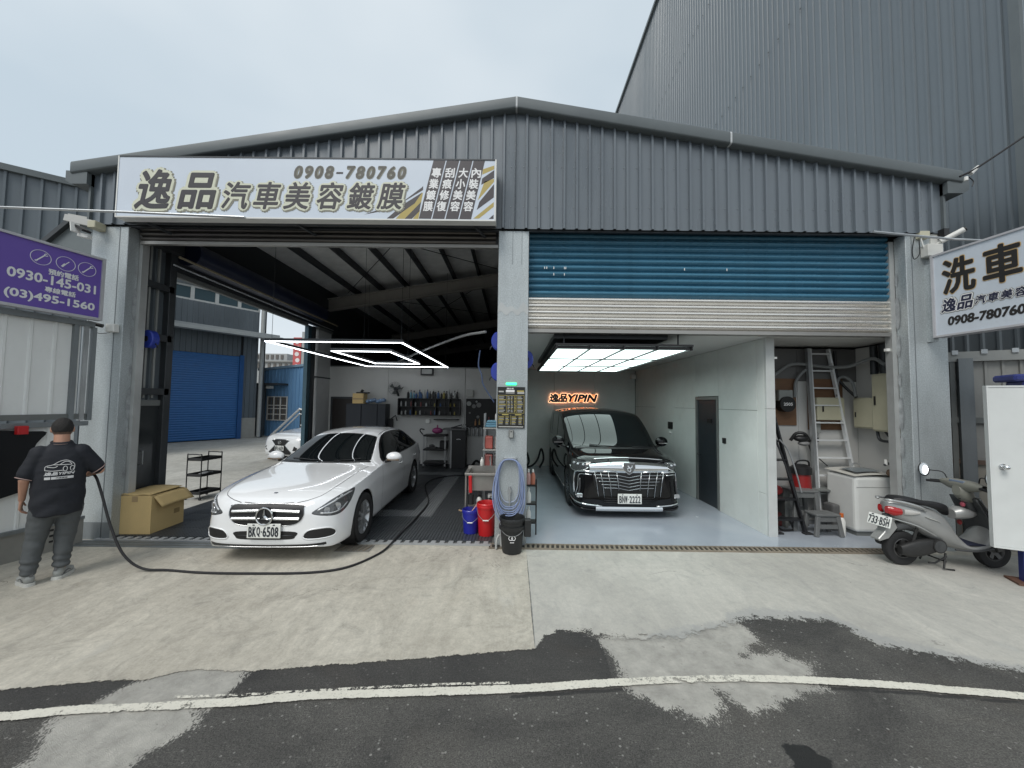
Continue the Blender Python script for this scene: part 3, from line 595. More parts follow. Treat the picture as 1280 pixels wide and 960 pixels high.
# trench drain across the right bay
td = thing('trench_drain', 'long slotted drain grate in front of the right bay', 'drain', (2.4, 5.2, 0))
MB().box(-.30, 5.30, 5.115, 5.275, -.02, .0065).build('channel', M('drain_dark', (.03, .028, .025), .9), td, world=True)
GR = M('grate_bar', (.24, .205, .16), .7, .2, var=.3, vs=3)
bar = MB().box(-.014, .014, -.068, .068, 0, .014).mesh('grate_bar', GR)
for k in range(84): link('grate_bar', bar, td, (-.27+k*.0665-2.4, 0, .008), (0, 0, -.12 if k > 8 else 0))
for y in (5.118, 5.272): MB().box(-.30, 5.30, y-.012, y+.012, .006, .022).build('grate_rail', GR, td, world=True)
gd = thing('drain_cover', 'small slotted concrete drain cover beside the sedan\'s front wheel', 'drain', (-2.05, 5.06, 0))
MB().box(-2.28, -1.83, 4.95, 5.17, .004, .012).build('cover_slab', M('cover_concrete', (.20, .19, .17), .8, var=.2), gd, world=True)
for k in range(6): MB().bar((-2.24+k*.066, 4.97, .016), (-2.19+k*.066, 5.15, .016), .03, .010).build('cover_bar', GR, gd, world=True)
# roller shutters
def slat_mesh(name, x0, x1, h, m):
    pr = [(.004, 0), (.002, h*.10), (-.004, h*.16), (-.022, h*.26), (-.036, h*.42), (-.042, h*.60), (-.038, h*.78), (-.022, h*.92), (.0, h*.98), (.004, h)]
    mb = MB(); n = len(pr)
    for x in (x0, x1): mb.v += [(x, y, z) for y, z in pr]
    mb.f += [(k, k+1, n+k+1, n+k) for k in range(n-1)]
    me = mb.mesh(name, m, True, 50); return me
sh_ = thing('roller_shutter', 'blue and bare steel roller shutter half lowered over the right bay', 'roller shutter', (2.78, FY+.22, 2.985))
SB = slat_mesh('slat', -2.57, 2.676, .095, BLUES); SS = slat_mesh('slat', -2.57, 2.676, .095, STEEL)
for k in range(16): link('slat', SS if k < 5 else SB, sh_, (0, 0, .035+k*.0955))
MB().box(.21, 5.44, FY+.17, FY+.23, 2.97, 3.02).build('bottom_rail', M('rail_steel', (.36, .35, .33), .35, .7), sh_, world=True)
CHIP = M('paint_chips', (.7, .72, .72), .5)
for x, z in ((.42, 3.86), (.55, 3.86), (.70, 3.86), (.72, 3.84), (.45, 3.855), (3.0, 3.83), (.55, 3.68), (.70, 3.69), (2.4, 3.80)): MB().box(x*1.03, x*1.03+.012, FY+.1755, FY+.178, 3.02+(round((z-2.0)/.0955))*.0955-.93, 3.02+(round((z-2.0)/.0955))*.0955-.895).build('paint_chip', CHIP, sh_, world=True)
s2 = thing('roller_shutter', 'dark steel roller shutter rolled up under the long shop sign', 'roller shutter', (-2.8, FY+.16, 4.2))
SD = slat_mesh('slat', -2.66, 2.52, .07, M('dull_steel_slat', (.15, .14, .13), .38, .7, var=.2, stretch=(.5, 1, 4)))
for k in range(4): link('slat', SD, s2, (0, 0, .03+k*.07))
MB().box(-5.46, -.24, FY+.13, FY+.19, 4.19, 4.235).build('bottom_rail', MATS['rail_steel'], s2, world=True)
MB().cyl((-5.4, FY+.48, 4.55), (-.25, FY+.48, 4.55), .22, n=16).build('shutter_roll', STEELD, s2, smooth=True, world=True)
# ------------------------------------------------------------------ neighbouring buildings
tb = thing('tall_warehouse', 'towering blue grey ribbed metal wall rising behind the garage on the right', 'building', (7.2, 5.2, 0))
mb = MB(); corrugate((7.2, 5.2), (7.2, 70), 0, 22.7, .2, .024, (-1, 0), mb); mb.build('side_cladding', CLADR, tb, world=True)
MB().box(7.15, 7.21, 5.14, 5.26, 0, 22.75).build('corner_flashing', TRIM, tb, world=True)
mb = MB(); corrugate((7.24, 5.16), (24, 5.16), 0, 22.7, .2, .03, (0, -1), mb); mb.build('front_cladding', CLADR, tb, world=True)
MB().box(7.08, 7.3, 5.1, 70, 22.68, 22.86).build('eave_flashing', TRIM, tb, world=True)
MB().box(7.25, 24, 5.2, 70, 22.5, 22.7).build('roof', STEELD, tb, world=True)
SCR = M('lap_seam', (.07, .08, .088), .5)
mb = MB()
for z in (11.97, 16.95):
    for k in range(110): mb.box(7.15, 7.168, 5.5+.4*k, 5.53+.4*k, z+.03, z+.055)
tag(mb.build('lap_seam', SCR, tb, world=True), kind='stuff')
def wallplane(P, ang):
    d = Vector((sin(ang), cos(ang), 0)); n = Vector((d.y, -d.x, 0)); return Vector((P[0], P[1], 0)), d, n
def wbox(mb, W_, s0, s1, z0, z1, n0, n1):
    """box along a slanted wall: s along it, n out of it toward the camera"""
    P, d, n = W_; vs = []
    for z in (z0, z1):
        for s, k in ((s0, n0), (s1, n0), (s1, n1), (s0, n1)): vs.append(P+d*s+n*k+Vector((0, 0, z)))
    return mb.add(vs, [(3, 2, 1, 0), (4, 5, 6, 7), (0, 1, 5, 4), (1, 2, 6, 5), (2, 3, 7, 6), (3, 0, 4, 7)])
# far left dark warehouse
lb = thing('dark_warehouse', 'dark ribbed metal warehouse rising behind the purple sign on the left', 'building', (-13.3, 11.3, 0))
W1 = wallplane((-14.6, 10.34), rad(54)); P, d, n = W1
mb = MB(); corrugate((P-d*8)[:2], (P+d*1.95)[:2], 0, 8.36, .34, .06, n[:2], mb); mb.build('cladding', CLADL, lb, world=True)
wbox(MB(), W1, -8, 2.0, 8.34, 8.52, -.1, .12).build('roof_flashing', TRIM, lb, world=True)
wbox(MB(), W1, -8, 1.95, .0, 8.3, -6, -.3).build('body', STEELD, lb, world=True)
lr = thing('lean_to_roof', 'small grey lean-to gable with pale ridge cap, between the purple sign and the dark warehouse', 'roof', (-9.6, 8, 4.4))
MB().prism([(-10.5, 4.3), (-10.35, 5.06), (-9.55, 5.74), (-8.7, 5.58), (-8.7, 4.3)], 'y', 8.0, 8.6).build('gable_panel', M('plain_grey_sheet', (.13, .15, .155), .4, .1), lr, world=True)
MB().bar((-10.5, 7.97, 4.95), (-9.58, 7.97, 5.78), .12, .09).build('verge_strip', STEELD, lr, world=True)
MB().bar((-9.6, 7.95, 5.80), (-8.7, 7.95, 5.64), .14, .16).build('ridge_cap', M('cap_pale', (.42, .42, .40), .5), lr, world=True)
# building with the blue shutter across the yard
bs = thing('shutter_building', 'dark ribbed building across the yard with a wide blue shutter and strip windows', 'building', (-14.0, 17.7, 0))
W2 = wallplane((-14.86, 16.44), rad(33)); P, d, n = W2
mb = MB(); corrugate((P-d*6)[:2], (P+d*3.28)[:2], 5.25, 6.40, .20, .03, n[:2], mb); mb.build('upper_cladding', CLADL, bs, world=True)
mb = MB(); corrugate((P-d*6)[:2], (P+d*2.5)[:2], 4.05, 5.1, .20, .03, n[:2], mb); mb.build('lintel_cladding', CLADL, bs, world=True)
mb = MB(); corrugate((P+d*2.62)[:2], (P+d*3.28)[:2], 1.02, 5.1, .20, .03, n[:2], mb); mb.build('pier_cladding', CLADL, bs, world=True)
wbox(MB(), W2, 2.62, 3.28, 0, 1.02, -.1, .02).build('concrete_plinth', M('plinth_concrete', (.36, .35, .32), .8, var=.1), bs, world=True)
wbox(MB(), W2, -6, 3.25, 0, 7.6, -8, -.12).build('body', STEELD, bs, world=True)
wbox(MB(), W2, -6, 3.28, 7.08, 7.7, -.1, .05).build('eaves_band', TRIM, bs, world=True)
for k in range(10):
    s0 = -6+k*.93; f_ = MB(); w = .93
    for a in ((s0, s0+.07, 6.4, 7.08), (s0+w-.07, s0+w, 6.4, 7.08), (s0+.07, s0+w-.07, 6.4, 6.48), (s0+.07, s0+w-.07, 7.0, 7.08)): wbox(f_, W2, a[0], a[1], a[2], a[3], -.08, .0)
    o = f_.build('window', M('window_frame_pale', (.50, .51, .50), .5), bs, world=True)
    wbox(MB(), W2, s0+.07, s0+w-.07, 6.48, 7.0, -.07, -.05).build('pane', M('window_glass_teal', (.05, .085, .10), .08, spec=.8, var=0), o, world=True)
wbox(MB(), W2, -6, 3.9, 5.10, 5.24, 0.0, .85).build('canopy', M('canopy_grey', (.34, .36, .37), .5), bs, world=True)
wbox(MB(), W2, -6, 4.0, 4.98, 5.12, .60, 1.0).build('canopy_gutter', M('gutter_pale', (.40, .42, .42), .45), bs, world=True)
P0 = P+d*3.42+n*.08
MB().tube([P0+Vector((0, 0, .05)), P0+Vector((0, 0, 6.6))], .09, 10).build('downpipe', MATS['pvc_grey'], bs, smooth=True, world=True)
wbox(MB(), W2, 3.5, 3.62, 0, 7.1, -.3, .0).build('corner_post', STEELD, bs, world=True)
mb = MB(); h = .105; L_ = 8.6
for k in range(38):
    for a, b_, o0, o1 in ((0, .5, 0, .02), (.5, 1, .02, 0)):
        z0 = .05+k*h+a*h; z1 = .05+k*h+b_*h; s0, s1 = -6, 2.55
        A_ = [P+d*s0+n*(.0+o0)+Vector((0, 0, z0)), P+d*s1+n*(.0+o0)+Vector((0, 0, z0)), P+d*s1+n*(.0+o1)+Vector((0, 0, z1)), P+d*s0+n*(.0+o1)+Vector((0, 0, z1))]; mb.add(A_, [(0, 1, 2, 3)])
tag(mb.build('shutter_slats', BLUES2, bs, world=True), kind='stuff')
wbox(MB(), W2, 2.46, 2.64, 0, 4.1, -.02, .10).build('shutter_guide', M('guide_blue', (.02, .09, .26), .4), bs, world=True)
# blue shed behind
b2 = thing('blue_shed', 'light blue ribbed metal shed with a barred window, beyond the yard', 'building', (-12, 20, 0))
W3 = wallplane((-13.75, 20.45), rad(105)); P, d, n = W3
mb = MB(); corrugate(P[:2], (P+d*9)[:2], 0, lambda u: 3.50+.068*u, .22, .03, n[:2], mb); mb.build('cladding', M('sky_blue_cladding', (.15, .30, .50), .4, var=.12, stretch=(1, 1, .3), vs=1.5), b2, world=True)
mb = MB(); mb.add([P+n*k+d*s+Vector((0, 0, z)) for k in (-.2, .08) for s, z in ((-.1, 3.5), (9, 4.12), (9, 4.24), (-.1, 3.62))], [(0, 1, 2, 3), (7, 6, 5, 4), (0, 4, 5, 1), (1, 5, 6, 2), (2, 6, 7, 3), (3, 7, 4, 0)]); mb.build('roof_edge', M('faded_blue_edge', (.20, .30, .40), .5), b2, world=True)
wbox(MB(), W3, 0, 9, 0, 3.4, -6, -.1).build('body', STEELD, b2, world=True)
wbox(MB(), W3, .62, 1.95, .86, 2.10, -.02, .03).build('window_glass', M('window_dark', (.12, .11, .10), .3), b2, world=True)
FRW = M('window_frame_rusty', (.62, .60, .56), .6, grime=.5)
mb = MB()
for k in range(4): wbox(mb, W3, .60+k*.43, .65+k*.43, .84, 2.12, .035, .075)
for z in (.84, 1.15, 1.45, 1.62, 2.07): wbox(mb, W3, .65, 1.9, z, z+.045, .036, .07)
mb.build('window_grille', FRW, b2, world=True)
wbox(MB(), W3, -.2, .45, 0, 2.72, -.05, .25).build('meter_shed', CLADL, b2, world=True)
wbox(MB(), W3, -.25, 1.9, 2.70, 2.80, 0, .7).build('awning', STEELD, b2, world=True)
wbox(MB(), W3, .95, 1.25, 2.52, 2.66, .3, .5).build('wall_lamp', WHITEP, b2, world=True)
fb = thing('distant_block', 'pale grey factory block far off above the blue shed', 'building', (-37, 60, 0))
MB().box(-46, -33.0, 60, 70, 0, 8.2).build('block', M('far_concrete', (.34, .35, .35), .8, var=.1, vs=.3), fb, world=True)
MB().box(-46, -36.8, 61, 70, 8.2, 9.4).build('upper_block', MATS['far_concrete'], fb, world=True)
for k in range(14): MB().box(-45.5+k*.9, -45.1+k*.9, 59.9, 60, 6.9, 7.7).build('window', MATS['window_dark'], fb, world=True)
for k in range(10): MB().box(-45+k*.8, -44.6+k*.8, 60.9, 61, 8.5, 9.2).build('window', MATS['window_dark'], fb, world=True)
MB().box(-47, -32.9, 59.7, 60.3, 7.9, 8.05).build('parapet', M('far_grey', (.2, .2, .19), .7), fb, world=True)
rt = thing('red_sign_tower', 'tall red and white sign tower far beyond the blue shed', 'sign', (-34, 58, 0))
MB().box(-34.1, -32.9, 58, 58.4, 0, 11.6).build('tower_panel', M('faded_red', (.50, .10, .10), .6, var=.1), rt, world=True)
for k in range(7): MB().lathe([(.0, 0), (.22, 0), (.34, 0)], (0, 0, 0), 10, 'y').xf(Matrix.Translation((-33.5+.12*(k % 2), 57.97, 5.2+k*.95))).build('white_mark', M('tower_white', (.7, .65, .65), .6), rt, world=True)
MB().box(-32.8, -32.2, 58, 58.3, 0, 12.5).build('side_mast', MATS['far_concrete'], rt, world=True)
# walls that carry the side signs
lf = thing('left_fence_wall', 'tall pale ribbed metal fence wall under the purple sign', 'fence', (-5.9, 4.4, 0))
W4 = wallplane((-5.74, 5.14), rad(13)); P, d, n = W4
PALE = M('pale_cladding', (.78, .79, .77), .5, var=.1, vs=1.5, grime=.10, stretch=(1, 1, .3))
mb = MB(); corrugate((P-d*5)[:2], (P-d*.16)[:2], 1.72, 2.92, .21, .014, n[:2], mb, flat=.8); mb.build('upper_cladding', PALE, lf, world=True)
mb = MB(); corrugate((P-d*5)[:2], (P-d*.16)[:2], .36, 1.58, .21, .012, n[:2], mb, flat=.8); mb.build('lower_cladding', PALE, lf, world=True)
wbox(MB(), W4, -5, -.05, 1.57, 1.63, -.02, .05).build('rail', GALVD, lf, world=True); wbox(MB(), W4, -5, -.05, 1.66, 1.73, -.02, .03).build('rail', PRIMER, lf, world=True)
wbox(MB(), W4, -5, -.05, 2.90, 2.97, -.05, .06).build('top_rail', GALVD, lf, world=True)
for s_ in (-.22, -.12, -.04): wbox(MB(), W4, s_-.028, s_+.02, 1.64, 2.9, 0, .05).build('post', GALVD if s_ != -.12 else ALU, lf, world=True)
wbox(MB(), W4, -5, -.02, .0, .34, -.06, .03).build('concrete_kerb', M('kerb_concrete', (.24, .235, .215), .8, var=.15), lf, world=True)
wbox(MB(), W4, -5, -.02, .33, .37, -.05, .05).build('bottom_rail', GALVD, lf, world=True)
for s_ in (-.42, -.34):
    for z in (.12, .19, .26): wbox(MB(), W4, s_, s_+.035, z, z+.025, .03, .036).build('bolt_hole', BLACKP, lf, world=True)
bp_ = thing('hanging_bumper', 'black glossy car panel clipped to the pale fence behind the person', 'car panel', (-5.85, 4.5, .82))
P, d, n = W4; pts = [(-.98, 1.56), (-.80, 1.555), (-.60, 1.53), (-.44, 1.51), (-.52, 1.38), (-.58, 1.18), (-.60, 1.0), (-.61, .82), (-1.2, .80), (-1.4, 1.5)]
mb = MB(); m_ = len(pts); C0 = [P+d*s_+n*.06+Vector((0, 0, z)) for s_, z in crom([(a, b, 0) for a, b in pts], 3, True) and [(v.x, v.y) for v in crom([(a, b, 0) for a, b in pts], 3, True)]]
m_ = len(C0); C1 = [c-n*.03 for c in C0]; mb.add(C0+C1, [tuple(range(m_)), tuple(reversed(range(m_, 2*m_)))]+[(i, m_+i, m_+(i+1) % m_, (i+1) % m_) for i in range(m_)])
mb.build('panel', M('panel_black', (.008, .009, .011), .35, spec=.25, bump=.2, bs=3), bp_, world=True)
wbox(MB(), W4, -.71, -.62, 1.50, 1.60, .05, .12).build('red_clamp', RED, bp_, world=True, bevel=.006)
rf = thing('right_fence_wall', 'grey ribbed metal fence wall behind the scooter, right of the garage', 'fence', (6.6, 5.4, 0))
W5 = wallplane((6.3, 5.6), rad(123)); P, d, n = W5
DKP = M('right_fence_cladding', (.30, .30, .285), .5, .1, var=.15, vs=2, grime=.25, stretch=(1, 1, .25))  # mid-grey base tone of the right fence sheets, with random grime
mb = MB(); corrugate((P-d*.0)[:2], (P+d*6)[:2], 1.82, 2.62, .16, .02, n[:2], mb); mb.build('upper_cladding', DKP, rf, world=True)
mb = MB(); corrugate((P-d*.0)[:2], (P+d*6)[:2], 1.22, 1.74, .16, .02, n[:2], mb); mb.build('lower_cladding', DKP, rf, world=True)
wbox(MB(), W5, 0, 6, 0, 1.2, -.1, .0).build('concrete_base', M('base_concrete', (.30, .28, .24), .85, var=.15), rf, world=True)
wbox(MB(), W5, 0, 6, 1.16, 1.22, -.1, .04).build('rail', M('brown_rail', (.12, .08, .06), .6), rf, world=True)
wbox(MB(), W5, 0, 6, 1.74, 1.82, -.02, .05).build('rail', PRIMER, rf, world=True)
wbox(MB(), W5, -.1, 6, 2.62, 2.76, -.04, .07).build('top_rail', M('top_rail_pale', (.30, .31, .30), .5, .3, grime=.2), rf, world=True)
for k in range(6): wbox(MB(), W5, .12+k*.28, .18+k*.28, 2.72, 2.78, .06, .09).build('rail_bracket', ALU, rf, world=True)
wbox(MB(), W5, .17, .31, 0, 2.66, .02, .12).build('post', GALVD, rf, world=True); wbox(MB(), W5, .10, .15, 0, 2.66, .0, .06).build('post', PRIMER, rf, world=True)
wbox(MB(), W5, -.05, .08, 1.3, 1.85, -.06, -.02).build('red_notice', M('dull_red', (.16, .04, .035), .6), rf, world=True)
# ------------------------------------------------------------------ lettering fitted to boxes
def glyph(name, s, w, h, m, parent, o, ux, uy, bold=0., shear=0., ext=.0015, world=True, n=.0):
    """flat print: glyph outlines fitted to w x h; bold thickens the strokes by that many metres (fraction of h)"""
    cu = bpy.data.curves.new(name, 'FONT'); cu.body = s; cu.size = 1; cu.align_x = 'LEFT'; cu.extrude = 0; cu.resolution_u = 3
    t = bpy.data.objects.new(name, cu); C.objects.link(t)
    dg = bpy.context.evaluated_depsgraph_get(); dg.update()
    me = bpy.data.meshes.new_from_object(t.evaluated_get(dg)); bpy.data.objects.remove(t)
    xs = [v.co.x for v in me.vertices]; ys = [v.co.y for v in me.vertices]
    x0, x1, y0, y1 = min(xs), max(xs), min(ys), max(ys)
    ux = Vector(ux).normalized(); uy = Vector(uy).normalized(); nn = ux.cross(uy); o = Vector(o)
    if world and parent is not None: o = o-offs(parent)
    r = bold*h; w -= 2*r; h -= 2*r; K = 0 if r <= 0 else (8 if r < .012 else 12); mb = MB()
    fs = [tuple(f.vertices) for f in me.polygons]
    base = [(((v.co.x-x0)/(x1-x0)-.5)*w, ((v.co.y-y0)/(y1-y0)-.5)*h) for v in me.vertices]
    for k in range(K+1):
        dx, dy = (0, 0) if k == K else (r*cos(2*pi*k/K), r*sin(2*pi*k/K))
        mb.add([o+ux*(a+dx+(b+dy)*shear)+uy*(b+dy)+nn*(n+ext+.00012*k) for a, b in base], fs)
    bpy.data.meshes.remove(me); me = bpy.data.meshes.new(name); me.from_pydata(mb.v, [], mb.f); me.materials.append(m); me.update()
    return link(name, me, parent)
INK = M('sign_ink', (.035, .032, .038), .5, var=0, rv=0); SILV = M('sign_outline_pale', (.62, .63, .50), .4, var=0, rv=0); SHAD = M('sign_shadow_grey', (.22, .215, .17), .5, var=0, rv=0)
WHITEF = M('sign_white', (.60, .66, .74), .30, var=.03, vs=2, rv=0); PUREW = M('print_white', (.78, .78, .78), .4, var=0, rv=0); GOLD = M('print_gold', (.42, .33, .10), .5, var=0, rv=0); STRIP = M('print_aubergine', (.055, .047, .052), .45, var=0, rv=0)
# main shop sign
MS = thing('shop_sign', 'long white lightbox sign with large slanted Chinese letters above the left bay', 'sign', (-2.83, 4.95, 4.39))
SY = 4.95
fr = MB().box(-5.37, -.28, SY, SY+.13, 4.39, 5.21).build('lightbox_face', WHITEF, MS, world=True)
for a in ((-5.385, -5.37, 4.375, 5.225), (-.28, -.262, 4.375, 5.225)): MB().box(a[0], a[1], SY-.006, SY+.16, a[2], a[3]).build('sign_frame', WHITEP, MS, world=True)
MB().box(-5.37, -.28, SY-.006, SY+.16, 5.21, 5.228).build('sign_frame', STEELD, MS, world=True); MB().box(-5.37, -.28, SY-.006, SY+.16, 4.372, 4.39).build('sign_frame', WHITEP, MS, world=True)
MB().box(-5.38, -.27, SY+.131, SY+.20, 4.37, 5.225).build('sign_back', STEELD, MS, world=True)
MB().box(-5.37, -.27, SY+.165, FY-.065, 4.385, 4.395).build('soffit_panel', M('soffit_grey', (.30, .29, .275), .5), MS, world=True)
for x in (-5.1, -3.0, -.55): MB().bar((x, SY+.15, 4.37), (x+.12, FY+.1, 4.33), .03, .03).build('stay', STEELD, MS, world=True)
def sx(x): return -5.37+(x-150)*5.09/469
def sz(y, x): return 5.21-(y-198-(x-150)*.002)*.82/(72+(x-150)*.0085)
def bigchar(s, x0, x1, y0, y1, bold=.02, sh=.18):
    xc, yc = (x0+x1)/2, (y0+y1)/2; o = (sx(xc), SY, sz(yc, xc)); w = (x1-x0)*.01085*.86; h = sz(y0, xc)-sz(y1, xc)
    glyph('letter_shadow', s, w*1.20, h*1.16, SHAD, fr, (o[0]+.012, o[1], o[2]-.012), (1, 0, 0), (0, 0, 1), bold+.105, sh, .002)
    glyph('letter_outline', s, w*1.15, h*1.12, SILV, fr, o, (1, 0, 0), (0, 0, 1), bold+.078, sh, .004)
    glyph('letter', s, w, h, INK, fr, o, (1, 0, 0), (0, 0, 1), bold, sh, .006)
bigchar('逸', 172, 222, 213, 262, .026); bigchar('品', 226, 277, 217, 262, .03)
for s, a, b_ in (('汽', 279, 317), ('車', 319, 355), ('美', 357, 393), ('容', 397, 433), ('鍍', 435, 471), ('膜', 473, 509)): bigchar(s, a, b_, 228, 262, .022)
for i, ch in enumerate('0908-780760'):
    x0 = 368+i*12.9; w = 12.0
    if ch == '-': glyph('digit', ch, .09, .025, INK, fr, (sx(x0+6), SY, sz(216, x0)), (1, 0, 0), (0, 0, 1), .02, .2, .002); continue
    o = (sx(x0+6), SY, sz(215, x0)); glyph('digit_outline', ch, w*.0098, .185, SHAD, fr, (o[0]+.004, o[1], o[2]-.006), (1, 0, 0), (0, 0, 1), .09, .2, .002); glyph('digit', ch, w*.0090, .175, M('print_olive_grey', (.095, .09, .075), .5, var=0), fr, o, (1, 0, 0), (0, 0, 1), .03, .2, .0045)
def spoly(pts, m, th): return MB().prism([(sx(x), sz(y, x)) for x, y in pts], 'y', SY-th, SY-.0002).build('print_band', m, fr, world=True)
tops = [541.5, 558, 575, 591.5, 607]; bots = [525, 541.5, 558, 575, 591]
for k in range(4): spoly([(tops[k]+.6, 199.2), (tops[k+1]-.8, 199.2), (bots[k+1]-.8, 273.4+.2*k), (bots[k]+.6, 273.2+.2*k)], STRIP, .0015)
for k, col in enumerate(('專業鍍膜', '刮痕修復', '大小美容', '內裝美容')):
    for j, ch in enumerate(col):
        y = 215+j*14.2; f_ = (y-199)/75; x = (tops[k]+tops[k+1])/2*(1-f_)+(bots[k]+bots[k+1])/2*f_
        glyph('small_letter', ch, .128, .138, PUREW, fr, (sx(x), SY, sz(y, x)), (1, 0, 0), (0, 0, 1), .03, .08, .003)
for pts, m_, th in (([(458, 268), (490, 262), (530, 237), (530, 232), (528, 234), (505, 252)], STRIP, .0011), ([(486, 273), (494, 273), (520, 254), (529, 240), (505, 256)], STRIP, .0013), ([(497, 273.4), (510, 273.4), (528, 252), (530, 240), (512, 256)], GOLD, .0009), ([(508, 273.5), (517, 273.5), (526, 264), (528, 252)], STRIP, .0012), ([(518, 273.5), (525, 273.5), (527, 262)], GOLD, .0007),
                    ([(604, 210), (618, 205), (618, 210), (603, 217)], GOLD, .0009), ([(603, 222), (618, 211), (618, 221), (602, 230)], STRIP, .0009), ([(598, 250), (606, 226), (618, 222), (618, 226)], GOLD, .0009), ([(597, 262), (600, 252), (618, 229), (618, 246)], STRIP, .0012), ([(593, 273), (600, 273), (618, 258), (618, 252)], GOLD, .0011), ([(612, 273.5), (618, 268), (618, 273.5)], STRIP, .0009)):
    spoly(pts, m_, th)
# purple sign on the left fence
W4 = wallplane((-5.74, 5.14), rad(13)); P, d, n = W4
PS = thing('workshop_sign', 'purple sign with wrench icons and two white phone numbers on the left fence', 'sign', (P-d*.5)[:2]+(2.98,) if False else tuple((P-d*.5).to_tuple()[:2])+(2.98,))
PURP = M('sign_purple', (.14, .085, .38), .4, var=.03)
pf = wbox(MB(), W4, -2.3, -.07, 3.02, 3.81, .08, .14).build('sign_face', PURP, PS, world=True)
FRM = M('sign_frame_grey', (.50, .50, .52), .4, .2)
for a in ((-2.3, -.07, 3.81, 3.84), (-2.3, -.07, 2.985, 3.02), (-.07, -.035, 2.985, 3.84)): wbox(MB(), W4, a[0], a[1], a[2], a[3], .06, .16).build('sign_frame', FRM, PS, world=True)
def pp(s_, z, k=.1405): v = P+d*s_+n*k; return Vector((v.x, v.y, z))
def psf(px, py):
    """position on the sign: fraction along (0 at the near edge of view, 1 at frame) and height"""
    return None
PT = [(3.53, '預約電話', .34, .075), (3.33, '專線電話', .34, .07)]
def pl(s0, s1, z, h, s, bold=.02): return glyph('sign_letters', s, abs(s1-s0), h, PUREW, pf, pp((s0+s1)/2, z), d, (0, 0, 1), bold*1.6, 0, .003)
pl(-.57, -.29, 3.49, .075, '預約電話', .02)
for k, ch in enumerate('0930-145-031'):
    pass
pl(-.90, -.115, 3.385, .118, '0930-145-031', .022)
pl(-.59, -.31, 3.265, .07, '專線電話', .02)
pl(-.91, -.115, 3.14, .128, '(03)495-1560', .022)
for k, sc in enumerate((-.64, -.42, -.215)):
    zc = 3.635
    ring = [pp(sc+.088*cos(a*pi/16), zc+.088*sin(a*pi/16), .142) for a in range(32)]
    MB().tube(ring, .003, 5, closed=True).build('icon_ring', PUREW, pf, world=True)
    a_, b_ = (sc-.035, zc-.045), (sc+.03, zc+.035)
    MB().bar(pp(*a_, .142), pp(*b_, .142), .012 if k != 1 else .008, .003, up=n).build('icon_shank', PUREW, pf, world=True)
    if k == 1: MB().bar(pp(*a_, .143), pp((a_[0]+b_[0])/2-.005, zc-.004, .143), .02, .003, up=n).build('icon_grip', PUREW, pf, world=True)
    else:
        MB().tube([pp(b_[0]+.014+.014*cos(t_), b_[1]+.010+.013*sin(t_), .142) for t_ in [rad(60+q*40) for q in range(8)]], .005, 5).build('icon_jaw', PUREW, pf, world=True)
        MB().tube([pp(a_[0]-.004+.008*cos(t_), a_[1]-.003+.008*sin(t_), .142) for t_ in [rad(q*45) for q in range(8)]], .004, 5, closed=True).build('icon_ring_end', PUREW, pf, world=True)
# car wash sign on the right
W6 = (Vector((5.76, 5.12, 0)), Vector((sin(rad(174.5)), cos(rad(174.5)), 0)), Vector((-cos(rad(5.5)), -sin(rad(5.5)), 0))); P6, d6, n6 = W6
CS = thing('car_wash_sign', 'white sign with two huge black Chinese letters standing out from the right column', 'sign', (5.8, 4.7, 2.9))
WF2 = M('sign_white_aged', (.55, .60, .66), .35, var=.06, vs=2, grime=.12, rv=0)
cf = wbox(MB(), W6, 0, 2.3, 2.93, 4.02, -.12, 0).build('sign_face', WF2, CS, world=True)
for a in ((0, 2.3, 4.02, 4.045), (0, 2.3, 2.905, 2.93), (-.03, 0, 2.905, 4.045)): wbox(MB(), W6, a[0], a[1], a[2], a[3], -.15, .015).build('sign_frame', FRM, CS, world=True)
wbox(MB(), W6, -.13, -.05, 2.86, 3.95, -.10, -.02).build('mounting_channel', GALV, CS, world=True)
def p6(s_, z, k=.0): v = P6+d6*s_+n6*k; return Vector((v.x, v.y, z))
BLK = M('sign_black', (.018, .016, .015), .5, var=0); ORO = M('sign_orange_edge', (.55, .38, .18), .5, var=0); NAVI = M('sign_navy', (.02, .022, .05), .5, var=0)
for ch, s_ in (('洗', .26), ('車', .67), ('美', 1.10), ('容', 1.50)):
    for mm, bo, kk, sc in ((ORO, .036, .0, 1.04), (BLK, .024, .003, 1.)): glyph('large_letter', ch, .345*sc, .47*sc, mm, cf, p6(s_, 3.69), d6, (0, 0, 1), bo, 0, .002, n=kk)
xx = .08
for ch, w, h in (('逸', .15, .18), ('品', .15, .18), ('汽', .10, .11), ('車', .10, .11), ('美', .10, .11), ('容', .10, .11), ('鍍', .10, .11), ('膜', .10, .11)):
    for mm, bo, kk, sc in ((SHAD, .10, 0, 1.22), (PUREW, .075, .0025, 1.14), (NAVI, .03, .005, 1.)): glyph('small_letter', ch, w*sc, h*sc, mm, cf, p6(xx+w/2, 3.315 if w > .11 else 3.305), d6, (0, 0, 1), bo, .18, .0016, n=kk)
    xx += w+.018
glyph('digits', '0908-780760', .72, .12, BLK, cf, p6(.49, 3.10), d6, (0, 0, 1), .05, .1, .003)
# the two thin rods that steady the side signs
tag(MB().tube([(-3.62, 4.93, 4.38), (-5.2, 4.86, 4.40), (-9.5, 4.6, 4.40)], .016, 8).build('stay_rod', ALU, None), 'thin steel rod reaching left from under the shop sign across the purple sign', 'rod')
tag(MB().tube([(4.89, 5.06, 4.34), (5.9, 5.0, 4.22), (6.2, 4.9, 4.16)], .016, 8).build('stay_rod', ALU, None), 'thin steel rod from the cladding to the car wash sign on the right', 'rod')
